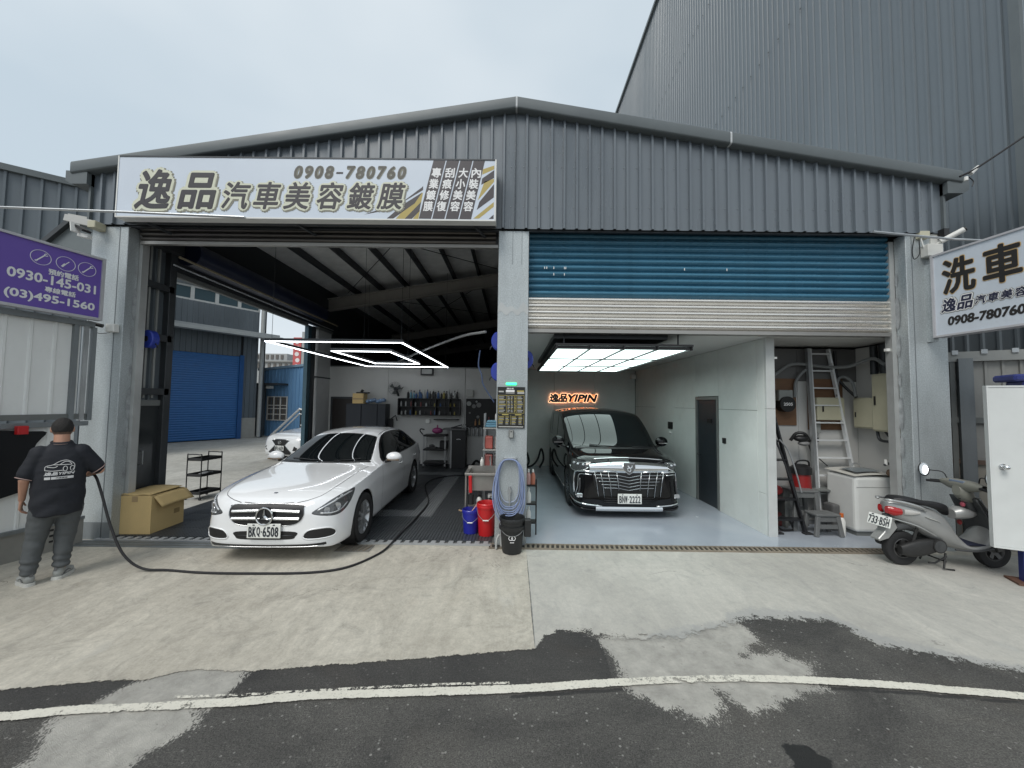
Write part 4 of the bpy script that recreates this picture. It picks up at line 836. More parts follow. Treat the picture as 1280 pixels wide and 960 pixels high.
# neon sign inside the right bay
NS = thing('neon_sign', 'glowing orange outlined neon lettering on the back wall above the black van', 'neon sign', (1.87, 11.78, 1.97))
NEO = M('neon_orange', (1., .60, .34), emit=1.45); NBK = M('neon_core_black', (.01, .01, .01), .4, var=0)
XN = [(1.28, .28, '逸'), (1.56, .26, '品')]
for xc, w, ch in XN:
    glyph('neon_glow', ch, w*1.14, .31, NEO, NS, (xc, 11.775, 2.11), (1, 0, 0), (0, 0, 1), .08, .2, .01)
    glyph('neon_face', ch, w*1.06, .28, NBK, NS, (xc, 11.760, 2.11), (1, 0, 0), (0, 0, 1), .055, .2, .012)
glyph('neon_glow', 'YIPIN', .96, .28, NEO, NS, (2.13, 11.775, 2.11), (1, 0, 0), (0, 0, 1), .10, .3, .01)
glyph('neon_face', 'YIPIN', .93, .245, NBK, NS, (2.13, 11.760, 2.11), (1, 0, 0), (0, 0, 1), .08, .3, .012)
MB().box(1.2, 2.55, 11.785, 11.797, 1.99, 2.23).build('halo_strip', M('neon_halo', (1., .42, .16), emit=.35), NS, world=True)  # glowing plate added behind the letters to imitate their halo on the wall
# ------------------------------------------------------------------ vehicle bodies: lofted shells with panels laid on them
class Shell:
    def __init__(s, rows, levels=3, creases=()):
        """rows: x, zt, (ye,ze), (ys,zs), (ym,zm), (yl,zl), (yb,zb)"""
        bm = bmesh.new(); ring = []; cr = bm.edges.layers.float.new('crease_edge')
        for x, zt, e, sh, m, l, b in rows:
            half = [(0, zt), (e[0]*.5, zt-(zt-e[1])*.16), (e[0]*.86, zt-(zt-e[1])*.62), e, sh, m, l, b, (b[0]*.55, b[1]-.005)]
            full = half+[(0, b[1]-.005)]+[(-y, z) for y, z in reversed(half[1:])]
            ring.append([bm.verts.new((x, y, z)) for y, z in full])
        n = len(ring[0]); s.nh = 9
        for a, b in zip(ring, ring[1:]):
            for k in range(n): bm.faces.new((a[k], b[k], b[(k+1) % n], a[(k+1) % n]))
        bm.faces.new(list(reversed(ring[0]))); bm.faces.new(ring[-1])
        for col, i0, i1, w in creases:
            for i in range(i0, i1):
                for k in {col, (n-col) % n}:
                    e_ = bm.edges.get((ring[i][k], ring[i+1][k]))
                    if e_: e_[cr] = w
        bmesh.ops.recalc_face_normals(bm, faces=bm.faces)
        me = bpy.data.meshes.new('cage'); bm.to_mesh(me); bm.free()
        o = link('cage', me); sb = o.modifiers.new('s', 'SUBSURF'); sb.levels = levels; sb.render_levels = levels
        dg = bpy.context.evaluated_depsgraph_get(); dg.update()
        s.me = bpy.data.meshes.new_from_object(o.evaluated_get(dg)); bpy.data.objects.remove(o)
        s.refresh()
    def refresh(s):
        bm = bmesh.new(); bm.from_mesh(s.me); s.bvh = BVHTree.FromBMesh(bm); bm.free()
    def cut(s, cutters):
        o = link('tmp', s.me); ks = []
        for k, mb in enumerate(cutters):
            c = link('cut', mb.mesh('cut', MATS['black_plastic'])); ks.append(c)
            b = o.modifiers.new('b', 'BOOLEAN'); b.object = c; b.solver = 'EXACT'
        dg = bpy.context.evaluated_depsgraph_get(); dg.update()
        me = bpy.data.meshes.new_from_object(o.evaluated_get(dg))
        bpy.data.objects.remove(o)
        for c in ks: bpy.data.objects.remove(c)
        s.me = me
    def body(s, name, m, parent):
        s.me.materials.clear(); s.me.materials.append(m)
        s.me.polygons.foreach_set('use_smooth', [True]*len(s.me.polygons)); s.me.polygons.foreach_set('material_index', [0]*len(s.me.polygons)); s.me.set_sharp_from_angle(angle=rad(32))
        return link(name, s.me, parent)
    def frame(s, kind, side=1):
        if kind == 'side': return Vector((0, 0, 0)), Vector((1, 0, 0)), Vector((0, 0, 1)), Vector((0, -side, 0))
        if kind == 'front': return Vector((0, 0, 0)), Vector((0, side, 0)), Vector((0, 0, 1)), Vector((-1, 0, 0))
        if kind == 'top': return Vector((0, 0, 0)), Vector((1, 0, 0)), Vector((0, side, 0)), Vector((0, 0, -1))
        a = kind  # oblique: angle from straight ahead
        return Vector((0, 0, 0)), Vector((-sin(a), side*cos(a), 0)), Vector((0, 0, 1)), Vector((-cos(a), -side*sin(a), 0))
    def cast(s, fr, u, v, off):
        O, U, V, D = fr; o = O+U*u+V*v-D*4
        h, nn, i, d = s.bvh.ray_cast(o, D)
        if h is None:
            h, nn, i, d = s.bvh.find_nearest(O+U*u+V*v-D*.9)
            if h is None: return O+U*u+V*v
        if nn.dot(D) > 0: nn = -nn
        return h+nn*off
    def patch(s, name, pts, fr, m, parent, off=.003, res=.04, k=4, closed_smooth=True):
        P = [Vector((p[0], p[1])) for p in pts]
        if k: P = [Vector((p.x, p.y)) for p in crom([(p.x, p.y, 0) for p in P], k, True)]
        D_ = []
        for a, b in zip(P, P[1:]+P[:1]):
            n = max(1, int((b-a).length/res)); D_ += [a+(b-a)*i/n for i in range(n)]
        D2 = [D_[0]]
        for p in D_[1:]:
            if (p-D2[-1]).length > res*.12: D2.append(p)
        if (D2[0]-D2[-1]).length < res*.12: D2.pop()
        n = len(D2); xs = [p.x for p in D2]; ys = [p.y for p in D2]
        inner = []
        y = min(ys)+res/2; row = 0
        while y < max(ys):
            cr_ = sorted(a.x+(b.x-a.x)*(y-a.y)/(b.y-a.y) for a, b in zip(D2, D2[1:]+D2[:1]) if (a.y > y) != (b.y > y))
            for c0, c1 in zip(cr_[::2], cr_[1::2]):
                x = c0+res*.5
                while x < c1-res*.4: inner.append(Vector((x, y))); x += res
            y += res
        vs, es, fs, *_ = delaunay_2d_cdt(D2+inner, [(i, (i+1) % n) for i in range(n)], [], 1, 1e-6)
        mb = MB(); mb.add([s.cast(fr, v[0], v[1], off) for v in vs], [tuple(f) for f in fs])
        me = bpy.data.meshes.new(name); me.from_pydata(mb.v, [], mb.f); me.materials.append(m)
        bm = bmesh.new(); bm.from_mesh(me)
        D = fr[3]
        sm = Vector((0, 0, 0))
        for f in bm.faces: sm += f.normal*f.calc_area()
        if sm.dot(D) > 0: bmesh.ops.reverse_faces(bm, faces=bm.faces)
        bm.to_mesh(me); bm.free(); me.polygons.foreach_set('use_smooth', [True]*len(me.polygons))
        return link(name, me, parent)
    def ribbon(s, name, path, fr, w, m, parent, off=.0015, k=3, step=.03):
        P = crom([(p[0], p[1], 0) for p in path], k) if k else [Vector((p[0], p[1], 0)) for p in path]
        D2 = []
        for a, b in zip(P, P[1:]):
            n = max(1, int((b-a).length/step)); D2 += [a+(b-a)*i/n for i in range(n)]
        D2.append(P[-1]); vs = []
        for i, p in enumerate(D2):
            t = (D2[min(i+1, len(D2)-1)]-D2[max(0, i-1)]).normalized(); nn = Vector((-t.y, t.x, 0))*(w/2)
            vs += [s.cast(fr, (p+nn).x, (p+nn).y, off), s.cast(fr, (p-nn).x, (p-nn).y, off)]
        fs = [(2*i, 2*i+1, 2*i+3, 2*i+2) for i in range(len(D2)-1)]
        return MB().add(vs, fs).build(name, m, parent, smooth=True)
    def molding(s, name, path, fr, r, m, parent, off=.0, k=4, n=6):
        P = crom([(p[0], p[1], 0) for p in path], k) if k else [Vector((p[0], p[1], 0)) for p in path]
        return MB().tube([s.cast(fr, p.x, p.y, off) for p in P], r, n).build(name, m, parent, smooth=True, auto=False)
def wheel(parent, x, y, R, w, rr, m_rim, spokes=5, twin=True, name='wheel', side=1, steer=0.):
    """tyre, rim and spokes; axle along y, outer face toward side"""
    wob = bpy.data.objects.new(name, None); C.objects.link(wob); wob.parent = parent; wob.location = (x, y, R); wob.rotation_euler = (0, 0, steer); wob.empty_display_size = .1
    s = side; hw = w/2
    MB().lathe([(rr-.005, -hw*.8), (rr+.012, -hw*.92), (R-.035, -hw), (R-.008, -hw*.86), (R, -hw*.55), (R, hw*.55), (R-.008, hw*.86), (R-.035, hw), (rr+.012, hw*.92), (rr-.005, hw*.8), (rr-.005, -hw*.8)], n=48, axis='y').build('tyre', M('tyre_rubber', (.016, .016, .017), .75, var=.2, vs=9, bump=.08), wob, smooth=True)
    o = hw*.80*s
    mb = MB().lathe([(rr+.004, o), (rr-.012, o+.004*s), (rr-.03, o-.02*s), (rr-.035, -hw*.7*s), (rr+.003, -hw*.8*s)], n=40, axis='y')
    hubr = rr*.26
    for i in range(spokes):
        a = 2*pi*i/spokes+pi/2
        for da in ((-.17, .17) if twin else (0,)):
            a0 = a+da*.55; a1 = a+da*(1.35 if twin else 1)
            p = Vector((cos(a0)*hubr*.7, 0, sin(a0)*hubr*.7)); q = Vector((cos(a1)*(rr-.02), 0, sin(a1)*(rr-.02)))
            p.y = o-.022*s; q.y = o-.006*s
            mb.bar(p, q, .034 if twin else .05, .03, up=(0, 1, 0))
    mb.lathe([(0.0, o+.002*s), (hubr*.35, o+.002*s), (hubr*.8, o-.006*s), (hubr, o-.03*s), (hubr, o-.06*s)], n=24, axis='y')
    mb.build('rim', m_rim, wob, smooth=True, auto=35)
    MB().lathe([(0, o-.085*s), (rr*.72, o-.085*s), (rr*.72, o-.10*s), (0, o-.10*s)], n=32, axis='y').build('brake_disc', M('brake_disc', (.18, .18, .18), .35, .8), wob)
    MB().lathe([(0, o-.11*s), (rr-.01, o-.11*s)], n=32, axis='y').build('wheel_well_shade', BLACKP, wob)
    return wob
def plate(parent, s, c, ux, uy, w=.36, h=.15, name='licence_plate'):
    """white plate with dark characters, c centre, ux/uy in-plane axes"""
    mt = place(c, ux, uy)
    pl = MB().box(-w/2, w/2, -h/2, h/2, -.012, 0).xf(mt).build(name, M('plate_white', (.72, .73, .70), .35, var=.03), parent, bevel=.004)
    ink = M('plate_ink', (.015, .02, .03), .4, var=0); n = len(s); U = Vector(ux).normalized(); V = Vector(uy).normalized(); cw = w*.90/(n-.45); x = -w*.45
    for ch in s:
        ww = cw*(.55 if ch == '·' else 1); x += ww/2; o = Vector(c)+U*x-V*h*.05
        glyph('plate_dot' if ch == '·' else 'plate_character', ch, cw*(.22 if ch == '·' else .30 if ch in '1I' else .90), h*(.12 if ch == '·' else .70), ink, pl, o, ux, uy, .022, 0, .0035, world=False); x += ww/2
    for q in (-.3, .3): MB().box(-.012, .012, -.006, .006, 0, .004).xf(place(Vector(c)+U*w*q+V*h*.42, ux, uy)).build('plate_screw', ink, pl)
    return pl
# ------------------------------------------------------------------ white sedan in front of the left bay
WPAINT = M('white_car_paint', (.80, .81, .82), .10, var=.0, rv=0, coat=1., spec=.5)
SEAM = M('panel_gap', (.03, .03, .032), .6, var=0, rv=0)
LAMPC = M('headlamp_cover', (.085, .09, .095), .05, var=.5, vs=30, rv=0, coat=.8)
RIMM = M('alloy_rim', (.52, .53, .54), .28, .8, var=.05)
rows = [
 (.805, .615, (.28, .610), (.44, .585), (.50, .49), (.52, .36), (.46, .27)),
 (.775, .69, (.46, .68), (.59, .64), (.64, .50), (.66, .33), (.60, .20)),
 (.69, .765, (.60, .755), (.725, .70), (.765, .52), (.785, .33), (.74, .175)),
 (.57, .825, (.645, .81), (.785, .755), (.822, .55), (.838, .34), (.80, .17)),
 (.36, .865, (.675, .852), (.845, .80), (.884, .60), (.893, .35), (.84, .17)),
 (.0, .915, (.70, .90), (.868, .845), (.908, .65), (.905, .38), (.85, .175)),
 (-.30, .945, (.715, .928), (.870, .88), (.902, .67), (.895, .40), (.85, .175)),
 (-.48, .965, (.72, .945), (.868, .895), (.898, .68), (.888, .42), (.85, .175)),
 (-.62, .992, (.712, .96), (.866, .905), (.898, .68), (.885, .42), (.85, .175)),
 (-1.0, 1.185, (.675, 1.12), (.864, .922), (.900, .68), (.885, .42), (.85, .175)),
 (-1.38, 1.345, (.600, 1.285), (.862, .930), (.902, .69), (.885, .42), (.85, .175)),
 (-1.62, 1.415, (.570, 1.352), (.862, .937), (.903, .69), (.885, .42), (.85, .175)),
 (-2.0, 1.442, (.560, 1.378), (.862, .945), (.904, .69), (.885, .42), (.85, .175)),
 (-2.5, 1.432, (.562, 1.372), (.862, .955), (.906, .70), (.89, .42), (.85, .175)),
 (-2.86, 1.395, (.578, 1.33), (.858, .965), (.908, .70), (.90, .42), (.85, .175)),
 (-3.12, 1.315, (.60, 1.25), (.85, .972), (.906, .70), (.90, .42), (.84, .18)),
 (-3.38, 1.19, (.66, 1.14), (.838, .972), (.895, .70), (.89, .42), (.82, .19)),
 (-3.60, 1.11, (.67, 1.075), (.815, .96), (.865, .70), (.865, .42), (.79, .21)),
 (-3.80, 1.085, (.63, 1.055), (.75, .93), (.79, .70), (.80, .42), (.72, .25)),
 (-3.88, 1.0, (.5, .975), (.62, .88), (.68, .70), (.70, .45), (.62, .31)),
]
def sedan():
    root = thing('parked_car', 'glossy white sedan with dark windows in the left garage bay, star on its grille', 'car')
    sh = Shell(rows, creases=[(4, 2, 17, .6), (5, 6, 16, .25), (7, 1, 18, .5), (3, 1, 7, .25), (3, 9, 16, .35)])
    R = .33
    sh.cut([MB().cyl((x, y*.62, R+.005), (x, y*1.1, R+.005), .372, n=48) for x in (0, -2.84) for y in (1, -1)])
    body = sh.body('body', WPAINT, root)
    for x in (0, -2.84):
        for y in (1, -1):
            MB().lathe([(.366, y*.66), (.366, y*.885)], (x, 0, R+.005), n=40, axis='y').build('arch_liner', BLACKP, root, smooth=True)
            wheel(root, x, y*.79, R, .225, .225, RIMM, side=y)
    F = sh.frame('front'); T = sh.frame('top')
    # glass
    ws = [(-.585, 0), (-.60, .35), (-.69, .66), (-.82, .672), (-1.15, .60), (-1.34, .56), (-1.40, .52), (-1.43, .25), (-1.435, 0), (-1.43, -.25), (-1.40, -.52), (-1.34, -.56), (-1.15, -.60), (-.82, -.672), (-.69, -.66), (-.60, -.35)]
    sh.patch('windscreen_seal', [(x*1.0+(.012 if x > -1 else -.012), y*1.016) for x, y in ws], T, SEAM, root, off=.001, res=.05)
    g = sh.patch('windscreen', ws, T, GLASSD, root, off=.003, res=.035)
    sh.patch('rear_window', [(-2.92, 0), (-2.93, .48), (-3.0, .54), (-3.28, .60), (-3.36, .5), (-3.38, 0), (-3.36, -.5), (-3.28, -.60), (-3.0, -.54), (-2.93, -.48)], T, GLASSD, root, off=.003, res=.05)
    sh.patch('cowl', [(-.53, 0), (-.55, .4), (-.625, .69), (-.69, .70), (-.65, .55), (-.59, .3), (-.57, 0), (-.59, -.3), (-.65, -.55), (-.69, -.70), (-.625, -.69), (-.55, -.4)], T, BLACKP, root, off=.002, res=.04)
    for y in (1, -1):
        D = sh.frame('side', y)
        day = [(-.93, .955), (-1.5, .972), (-2.2, .985), (-2.9, 1.0), (-3.22, 1.02), (-3.16, 1.12), (-2.90, 1.265), (-2.5, 1.335), (-2.0, 1.345), (-1.6, 1.312), (-1.3, 1.205), (-1.08, 1.07)]
        sh.patch('window_surround', [(x-(.02 if x < -2 else -.02), z+(.014 if z > 1.02 else -.012)) for x, z in day], D, M('satin_black_trim', (.015, .015, .016), .2, var=0, rv=0), root, off=.003, res=.05)
        sh.patch('front_door_window', [(-.97, .967), (-1.5, .98), (-1.93, .988), (-1.99, 1.15), (-2.03, 1.326), (-1.6, 1.300), (-1.3, 1.192), (-1.1, 1.06)], D, GLASSD, root, off=.0055, k=0)
        sh.patch('rear_door_window', [(-2.02, .99), (-2.72, 1.0), (-2.78, 1.12), (-2.82, 1.275), (-2.5, 1.322), (-2.1, 1.332), (-2.08, 1.15)], D, GLASSD, root, off=.0055, k=0)
        sh.patch('quarter_window', [(-2.78, 1.005), (-3.18, 1.022), (-3.12, 1.11), (-2.87, 1.25)], D, GLASSD, root, off=.0055, k=0)
        sh.molding('chrome_strip', [(-.88, .942), (-1.5, .958), (-2.3, .975), (-3.0, .99), (-3.18, 1.005)], D, .006, CHROME, root)
        for pth in ([(-.80, .90), (-.76, .6), (-.80, .30), (-.84, .22)], [(-2.0, .97), (-2.01, .6), (-1.98, .22)], [(-3.02, .985), (-3.06, .8), (-2.88, .66)], [(-2.46, .40), (-2.38, .22)], [(-.84, .205), (-1.6, .20), (-2.4, .205)]):
            sh.ribbon('panel_gap', pth, D, .006, SEAM, root)
        for hx in (-1.78, -2.86):
            p = [sh.cast(D, hx+dx, .80+dz, o_) for dx, dz, o_ in ((-.105, 0, .004), (-.07, .002, .032), (.06, .002, .032), (.10, 0, .004))]
            h = MB().tube(p, .013, 8, smooth=3).build('door_handle', WPAINT, root, smooth=True, auto=False)
            sh.patch('handle_recess', [(hx-.06, .78), (hx+.05, .78), (hx+.05, .815), (hx-.06, .815)], D, SEAM, h, off=.0012)
        # mirror
        c = Vector((-.98, y*1.0, 1.01))
        mb = MB().ell((0, 0, 0), (.085, .135, .085), 20, 12); mb.v = [(x if x > -.03 else -.03+(x+.03)*.25, yy+(.01 if zz > 0 else 0)*0, zz*(1 if zz > 0 else .8)) for x, yy, zz in mb.v]
        mb.xf(Matrix.Translation(c)); mr = mb.build('wing_mirror', WPAINT, root, smooth=True, auto=60)
        MB().ell(c+Vector((-.05, 0, 0)), (.01, .115, .06), 16, 8).build('mirror_glass', M('mirror_glass', (.6, .62, .63), .05, 1., var=0, rv=0), mr, smooth=True)
        MB().bar(c+Vector((.0, -y*.05, -.06)), Vector((-.93, y*.86, .94)), .05, .035).build('mirror_foot', BLACKP, mr, bevel=.008)
        MB().box(c.x+.045, c.x+.075, c.y-.10, c.y+.10, c.z-.045, c.z-.03).build('mirror_indicator', M('amber_strip', (.16, .10, .05), .2), mr)
        # headlamp: dark housing, clear cover details
        H = sh.frame(rad(34), y)
        hl = [(.02, .605), (.09, .575), (.27, .553), (.385, .580), (.485, .665), (.545, .765), (.52, .79), (.40, .775), (.25, .732), (.11, .662)]
        seal = sh.patch('headlight_seal', [(u+(u-.33)*.035, z+(z-.70)*.06) for u, z in hl], H, SEAM, root, off=.001, res=.03)
        lamp = sh.patch('headlight', hl, H, LAMPC, root, off=.003, res=.025)
        for u, z, r in ((.175, .618, .036), (.295, .642, .046)):
            p = sh.cast(H, u, z, .004); d = -H[3]
            a, b, dd = frame(d); mt = place(p, a, b)
            MB().lathe([(r, 0), (r*.9, .006), (r*.7, .003), (0, .008)], n=20).xf(Matrix(((a.x, b.x, dd.x, p.x), (a.y, b.y, dd.y, p.y), (a.z, b.z, dd.z, p.z), (0, 0, 0, 1)))).build('lamp_lens', M('lamp_lens', (.45, .47, .5), .08, .6, var=0, rv=0), lamp, smooth=True)
        sh.molding('light_bar', [(.07, .622), (.17, .668), (.30, .722), (.42, .752), (.50, .765)], H, .011, M('lamp_silver', (.62, .64, .66), .2, .5, var=0), lamp, off=.004)
        sh.molding('light_bar', [(.10, .592), (.24, .580), (.35, .602), (.43, .655)], H, .008, MATS['lamp_silver'], lamp, off=.004)
        # side intake with surround
        ik = [(.43, .325), (.485, .300), (.74, .305), (.80, .335), (.785, .385), (.70, .42), (.52, .41), (.45, .37)]
        I = sh.frame(rad(14), y)
        iu = [(-sin(rad(14))*.72+cos(rad(14))*u, z) for u, z in ik]
        n_ = sh.patch('side_intake', iu, I, BLACKP, root, off=.002, res=.03)
        sh.molding('intake_lip', iu+[iu[0]], I, .008, WPAINT, n_, off=.002)
    # front details
    gr = [(-.41, .688), (-.445, .655), (-.45, .58), (-.41, .51), (-.30, .462), (0, .452), (.30, .462), (.41, .51), (.45, .58), (.445, .655), (.41, .688), (0, .70)]
    grl = sh.patch('grille', gr, F, BLACKP, root, off=.002, res=.04)
    sh.molding('grille_frame', gr+[gr[0]], F, .004, CHROME, grl, off=.003)
    for z, zc in ((.618, .632), (.540, .545)):
        for t in (0,):
            P_ = [sh.cast(F, y, z+(zc-z)*(1-abs(y)/.42), .014) for y in [i*.03-.405 for i in range(28)]]
            MB().tube(P_, .019, 6).build('grille_louvre', M('grille_silver', (.55, .57, .58), .25, .9), grl, smooth=True)
    nx = sh.cast(F, 0, .57, .03).x
    bg_ = MB().lathe([(0, 0), (.094, 0), (.10, .006), (.10, -.03)], n=32, axis='x').xf(Matrix.Translation((nx, 0, .573))).build('emblem', BLACKP, root, smooth=True)
    mb = MB().tube([(nx+.006, .097*cos(a*pi/16), .573+.097*sin(a*pi/16)) for a in range(32)], .0105, 8, closed=True)
    for a in (90, 210, 330):
        d = Vector((0, cos(rad(a)), sin(rad(a)))); q = Vector((0, -d.z, d.y)); c = Vector((nx+.012, 0, .573))
        mb.add([c+d*.095, c+q*.019, c-q*.019, c+Vector((.012, 0, 0)), c-d*.012+Vector((.0, 0, 0))], [(0, 1, 3), (0, 3, 2), (1, 4, 3), (2, 3, 4)])
    mb.build('emblem_ring', CHROME, bg_, smooth=True, auto=30)
    lw = sh.patch('lower_intake', [(-.36, .385), (-.36, .33), (-.30, .30), (0, .292), (.30, .30), (.36, .33), (.36, .385), (0, .395)], F, BLACKP, root, off=.002, res=.03)
    sh.molding('intake_bar', [(-.33, .345), (0, .34), (.33, .345)], F, .005, STEELD, lw, off=.003)
    sh.ribbon('front_splitter', [(-.70, .235), (-.45, .225), (0, .215), (.45, .225), (.70, .235)], F, .03, M('splitter_black', (.02, .02, .02), .35), root, off=.003)
    sh.molding('splitter_strip', [(-.68, .215), (-.4, .205), (0, .2), (.4, .205), (.68, .215)], F, .006, CHROME, root, off=.004)
    px = sh.cast(F, 0, .39, .0).x+.035
    plate(root, 'BKQ·6508', (px, 0, .405), (0, 1, 0), (0, 0, 1), .40, .165)
    # bonnet gap, washer, badge, roof gaps
    for y in (1, -1):
        sh.ribbon('panel_gap', [(.748, .34*y), (.70, .50*y), (.60, .62*y), (.30, .685*y), (-.2, .715*y), (-.50, .745*y)], T, .006, SEAM, root)
        sh.ribbon('roof_seam', [(-1.50, .545*y), (-2.0, .53*y), (-2.6, .53*y), (-2.9, .55*y)], T, .012, SEAM, root)
        sh.ribbon('wiper', [(-.60, .10*y+.05), (-.64, .35*y+.05), (-.70, .55*y)], T, .02, BLACKP, root, off=.012)
    sh.ribbon('panel_gap', [(.745, -.30), (.765, 0), (.745, .30)], T, .006, SEAM, root)
    p = sh.cast(T, .62, 0, .002); MB().lathe([(0, .003), (.022, .002), (.024, 0)], p, n=16).build('bonnet_badge', M('badge_dark', (.05, .06, .09), .2, .5), root, smooth=True)
    sh.patch('underbody_shadow_panel', [(-.70, .20), (0, .185), (.70, .20), (.70, .24), (-.70, .24)], F, BLACKP, root, off=.001) if 0 else None
    return root
sedan_car = sedan()
sedan_car.location = (-2.90, 5.30, 0.014); sedan_car.rotation_euler = (0, 0, rad(-88.8))
sedan_car.scale = (1, .965, 1)
# ------------------------------------------------------------------ black van in the right bay
BPAINT = M('black_car_paint', (.004, .004, .005), .04, var=0, rv=0, spec=.42)
vrows = [
 (.96, .66, (.40, .655), (.56, .645), (.60, .52), (.62, .34), (.58, .19)),
 (.94, .86, (.55, .855), (.70, .82), (.72, .55), (.76, .34), (.74, .165)),
 (.88, .985, (.66, .975), (.80, .905), (.82, .60), (.86, .34), (.85, .15)),
 (.74, 1.03, (.70, 1.02), (.865, .94), (.89, .62), (.905, .35), (.88, .15)),
 (.50, 1.055, (.73, 1.045), (.895, .975), (.915, .64), (.92, .36), (.89, .15)),
 (.20, 1.09, (.75, 1.075), (.905, 1.0), (.922, .66), (.92, .38), (.885, .15)),
 (.02, 1.125, (.80, 1.09), (.908, 1.02), (.924, .68), (.92, .40), (.88, .15)),
 (-.30, 1.335, (.855, 1.235), (.910, 1.03), (.925, .68), (.915, .40), (.88, .15)),
 (-.65, 1.55, (.862, 1.45), (.912, 1.05), (.925, .70), (.915, .40), (.88, .15)),
 (-1.0, 1.72, (.86, 1.62), (.914, 1.055), (.925, .70), (.915, .40), (.88, .15)),
 (-1.22, 1.785, (.858, 1.695), (.914, 1.06), (.925, .70), (.915, .40), (.88, .15)),
 (-1.8, 1.835, (.855, 1.735), (.914, 1.06), (.925, .70), (.915, .40), (.88, .15)),
 (-2.6, 1.845, (.85, 1.745), (.914, 1.06), (.925, .70), (.915, .40), (.88, .15)),
 (-3.3, 1.84, (.85, 1.74), (.91, 1.06), (.925, .70), (.915, .40), (.88, .15)),
 (-3.75, 1.81, (.82, 1.72), (.89, 1.06), (.91, .70), (.90, .42), (.86, .2)),
 (-3.95, 1.60, (.66, 1.55), (.80, 1.05), (.83, .72), (.83, .44), (.78, .25)),
 (-4.02, 1.2, (.6, 1.15), (.70, .98), (.72, .72), (.72, .46), (.68, .32)),
]
def van():
    root = thing('parked_car', 'black van with a huge chrome grille inside the right garage bay', 'van')
    sh = Shell(vrows, creases=[(4, 2, 14, .6), (3, 5, 15, .45), (7, 1, 15, .6)])
    R = .345
    sh.cut([MB().cyl((x, y*.62, R+.005), (x, y*1.1, R+.005), .385, n=48) for x in (0, -3.0) for y in (1, -1)])
    sh.body('body', BPAINT, root)
    F = sh.frame('front'); T = sh.frame('top')
    CH2 = CHROME; BG = M('gloss_black_trim', (.005, .005, .006), .10, var=0, rv=0, spec=.3)
    rimv = M('dark_chrome_rim', (.18, .18, .19), .12, 1., var=0)
    for x in (0, -3.0):
        for y in (1, -1):
            MB().lathe([(.379, y*.66), (.379, y*.90)], (x, 0, R+.005), n=40, axis='y').build('arch_liner', BLACKP, root, smooth=True)
            wheel(root, x, y*.80, R, .235, .235, rimv, side=y, spokes=7)
    # windscreen, raked and wide
    def wsp(e): return [(.10-e, 0), (.07-e, .45), (-.04-e, .76+e), (-.20, .81+e), (-.65, .825+e), (-1.0, .815+e), (-1.13+e, .77), (-1.18+e, .3), (-1.18+e, 0), (-1.18+e, -.3), (-1.13+e, -.77), (-1.0, -.815-e), (-.65, -.825-e), (-.20, -.81-e), (-.04-e, -.76-e), (.07-e, -.45)]
    sh.patch('windscreen', wsp(0), T, GLASSD, root, off=.003, res=.045)
    sh.ribbon('cowl', [(.10, -.76), (.17, -.4), (.185, 0), (.17, .4), (.10, .76)], T, .11, BLACKP, root, off=.002)
    sh.ribbon('roof_glass_edge', [(-1.22, -.65), (-1.255, 0), (-1.22, .65)], T, .02, SEAM, root, off=.002)
    for y in (1, -1):
        sh.ribbon('panel_gap', [(.90, .50*y), (.82, .72*y), (.6, .80*y), (.12, .845*y)], T, .006, SEAM, root)
        sh.molding('wiper', [(.13, .12*y+.2), (.09, .42*y+.2), (.02, .6*y+.12)], T, .009, BLACKP, root, off=.016)
        D = sh.frame('side', y)
        sh.patch('front_door_window', [(-.42, 1.09), (-1.5, 1.10), (-1.56, 1.42), (-1.58, 1.66), (-1.25, 1.63), (-.98, 1.53), (-.66, 1.33)], D, GLASSD, root, off=.004, k=0, res=.06)
        sh.patch('quarter_window', [(-.02, 1.085), (-.36, 1.09), (-.48, 1.20), (-.38, 1.20), (-.2, 1.13)], D, GLASSD, root, off=.004, k=0)
        sh.patch('sliding_door_window', [(-1.66, 1.10), (-2.72, 1.11), (-2.74, 1.67), (-1.68, 1.67)], D, GLASSD, root, off=.004, k=0, res=.07)
        sh.patch('rear_side_window', [(-2.82, 1.11), (-3.6, 1.13), (-3.62, 1.63), (-2.84, 1.67)], D, GLASSD, root, off=.004, k=0, res=.07)
        sh.molding('chrome_strip', [(-.1, 1.075), (-1.5, 1.082), (-3.6, 1.105)], D, .007, CH2, root)
        sh.molding('sill_strip', [(-.46, .23), (-1.5, .225), (-2.5, .23)], D, .009, CH2, root)
        for pth in ([(-.50, 1.07), (-.48, .6), (-.50, .2)], [(-1.6, 1.09), (-1.6, .6), (-1.6, .2)], [(-2.78, 1.09), (-2.78, .8), (-2.62, .68)]): sh.ribbon('panel_gap', pth, D, .007, SEAM, root)
        for hx in (-1.42, -1.80):
            MB().tube([sh.cast(D, hx+dx, .93, o_) for dx, o_ in ((-.1, .004), (-.07, .032), (.07, .032), (.1, .004))], .014, 8, smooth=3).build('door_handle', CH2 if 0 else BPAINT, root, smooth=True, auto=False)
        c = Vector((-.30, y*1.05, 1.18))
        mb = MB().ell((0, 0, 0), (.085, .125, .10), 20, 12); mb.v = [(x_ if x_ > -.02 else -.02+(x_+.02)*.25, y_, z_) for x_, y_, z_ in mb.v]
        mr = mb.xf(Matrix.Translation(c)).build('wing_mirror', BPAINT, root, smooth=True, auto=60)
        MB().bar(c+Vector((0, -y*.05, -.08)), Vector((-.28, y*.90, 1.06)), .07, .04).build('mirror_foot', BLACKP, mr, bevel=.008)
        MB().box(c.x+.07, c.x+.092, c.y-.09, c.y+.09, c.z-.03, c.z-.018).build('mirror_strip', CH2, mr)
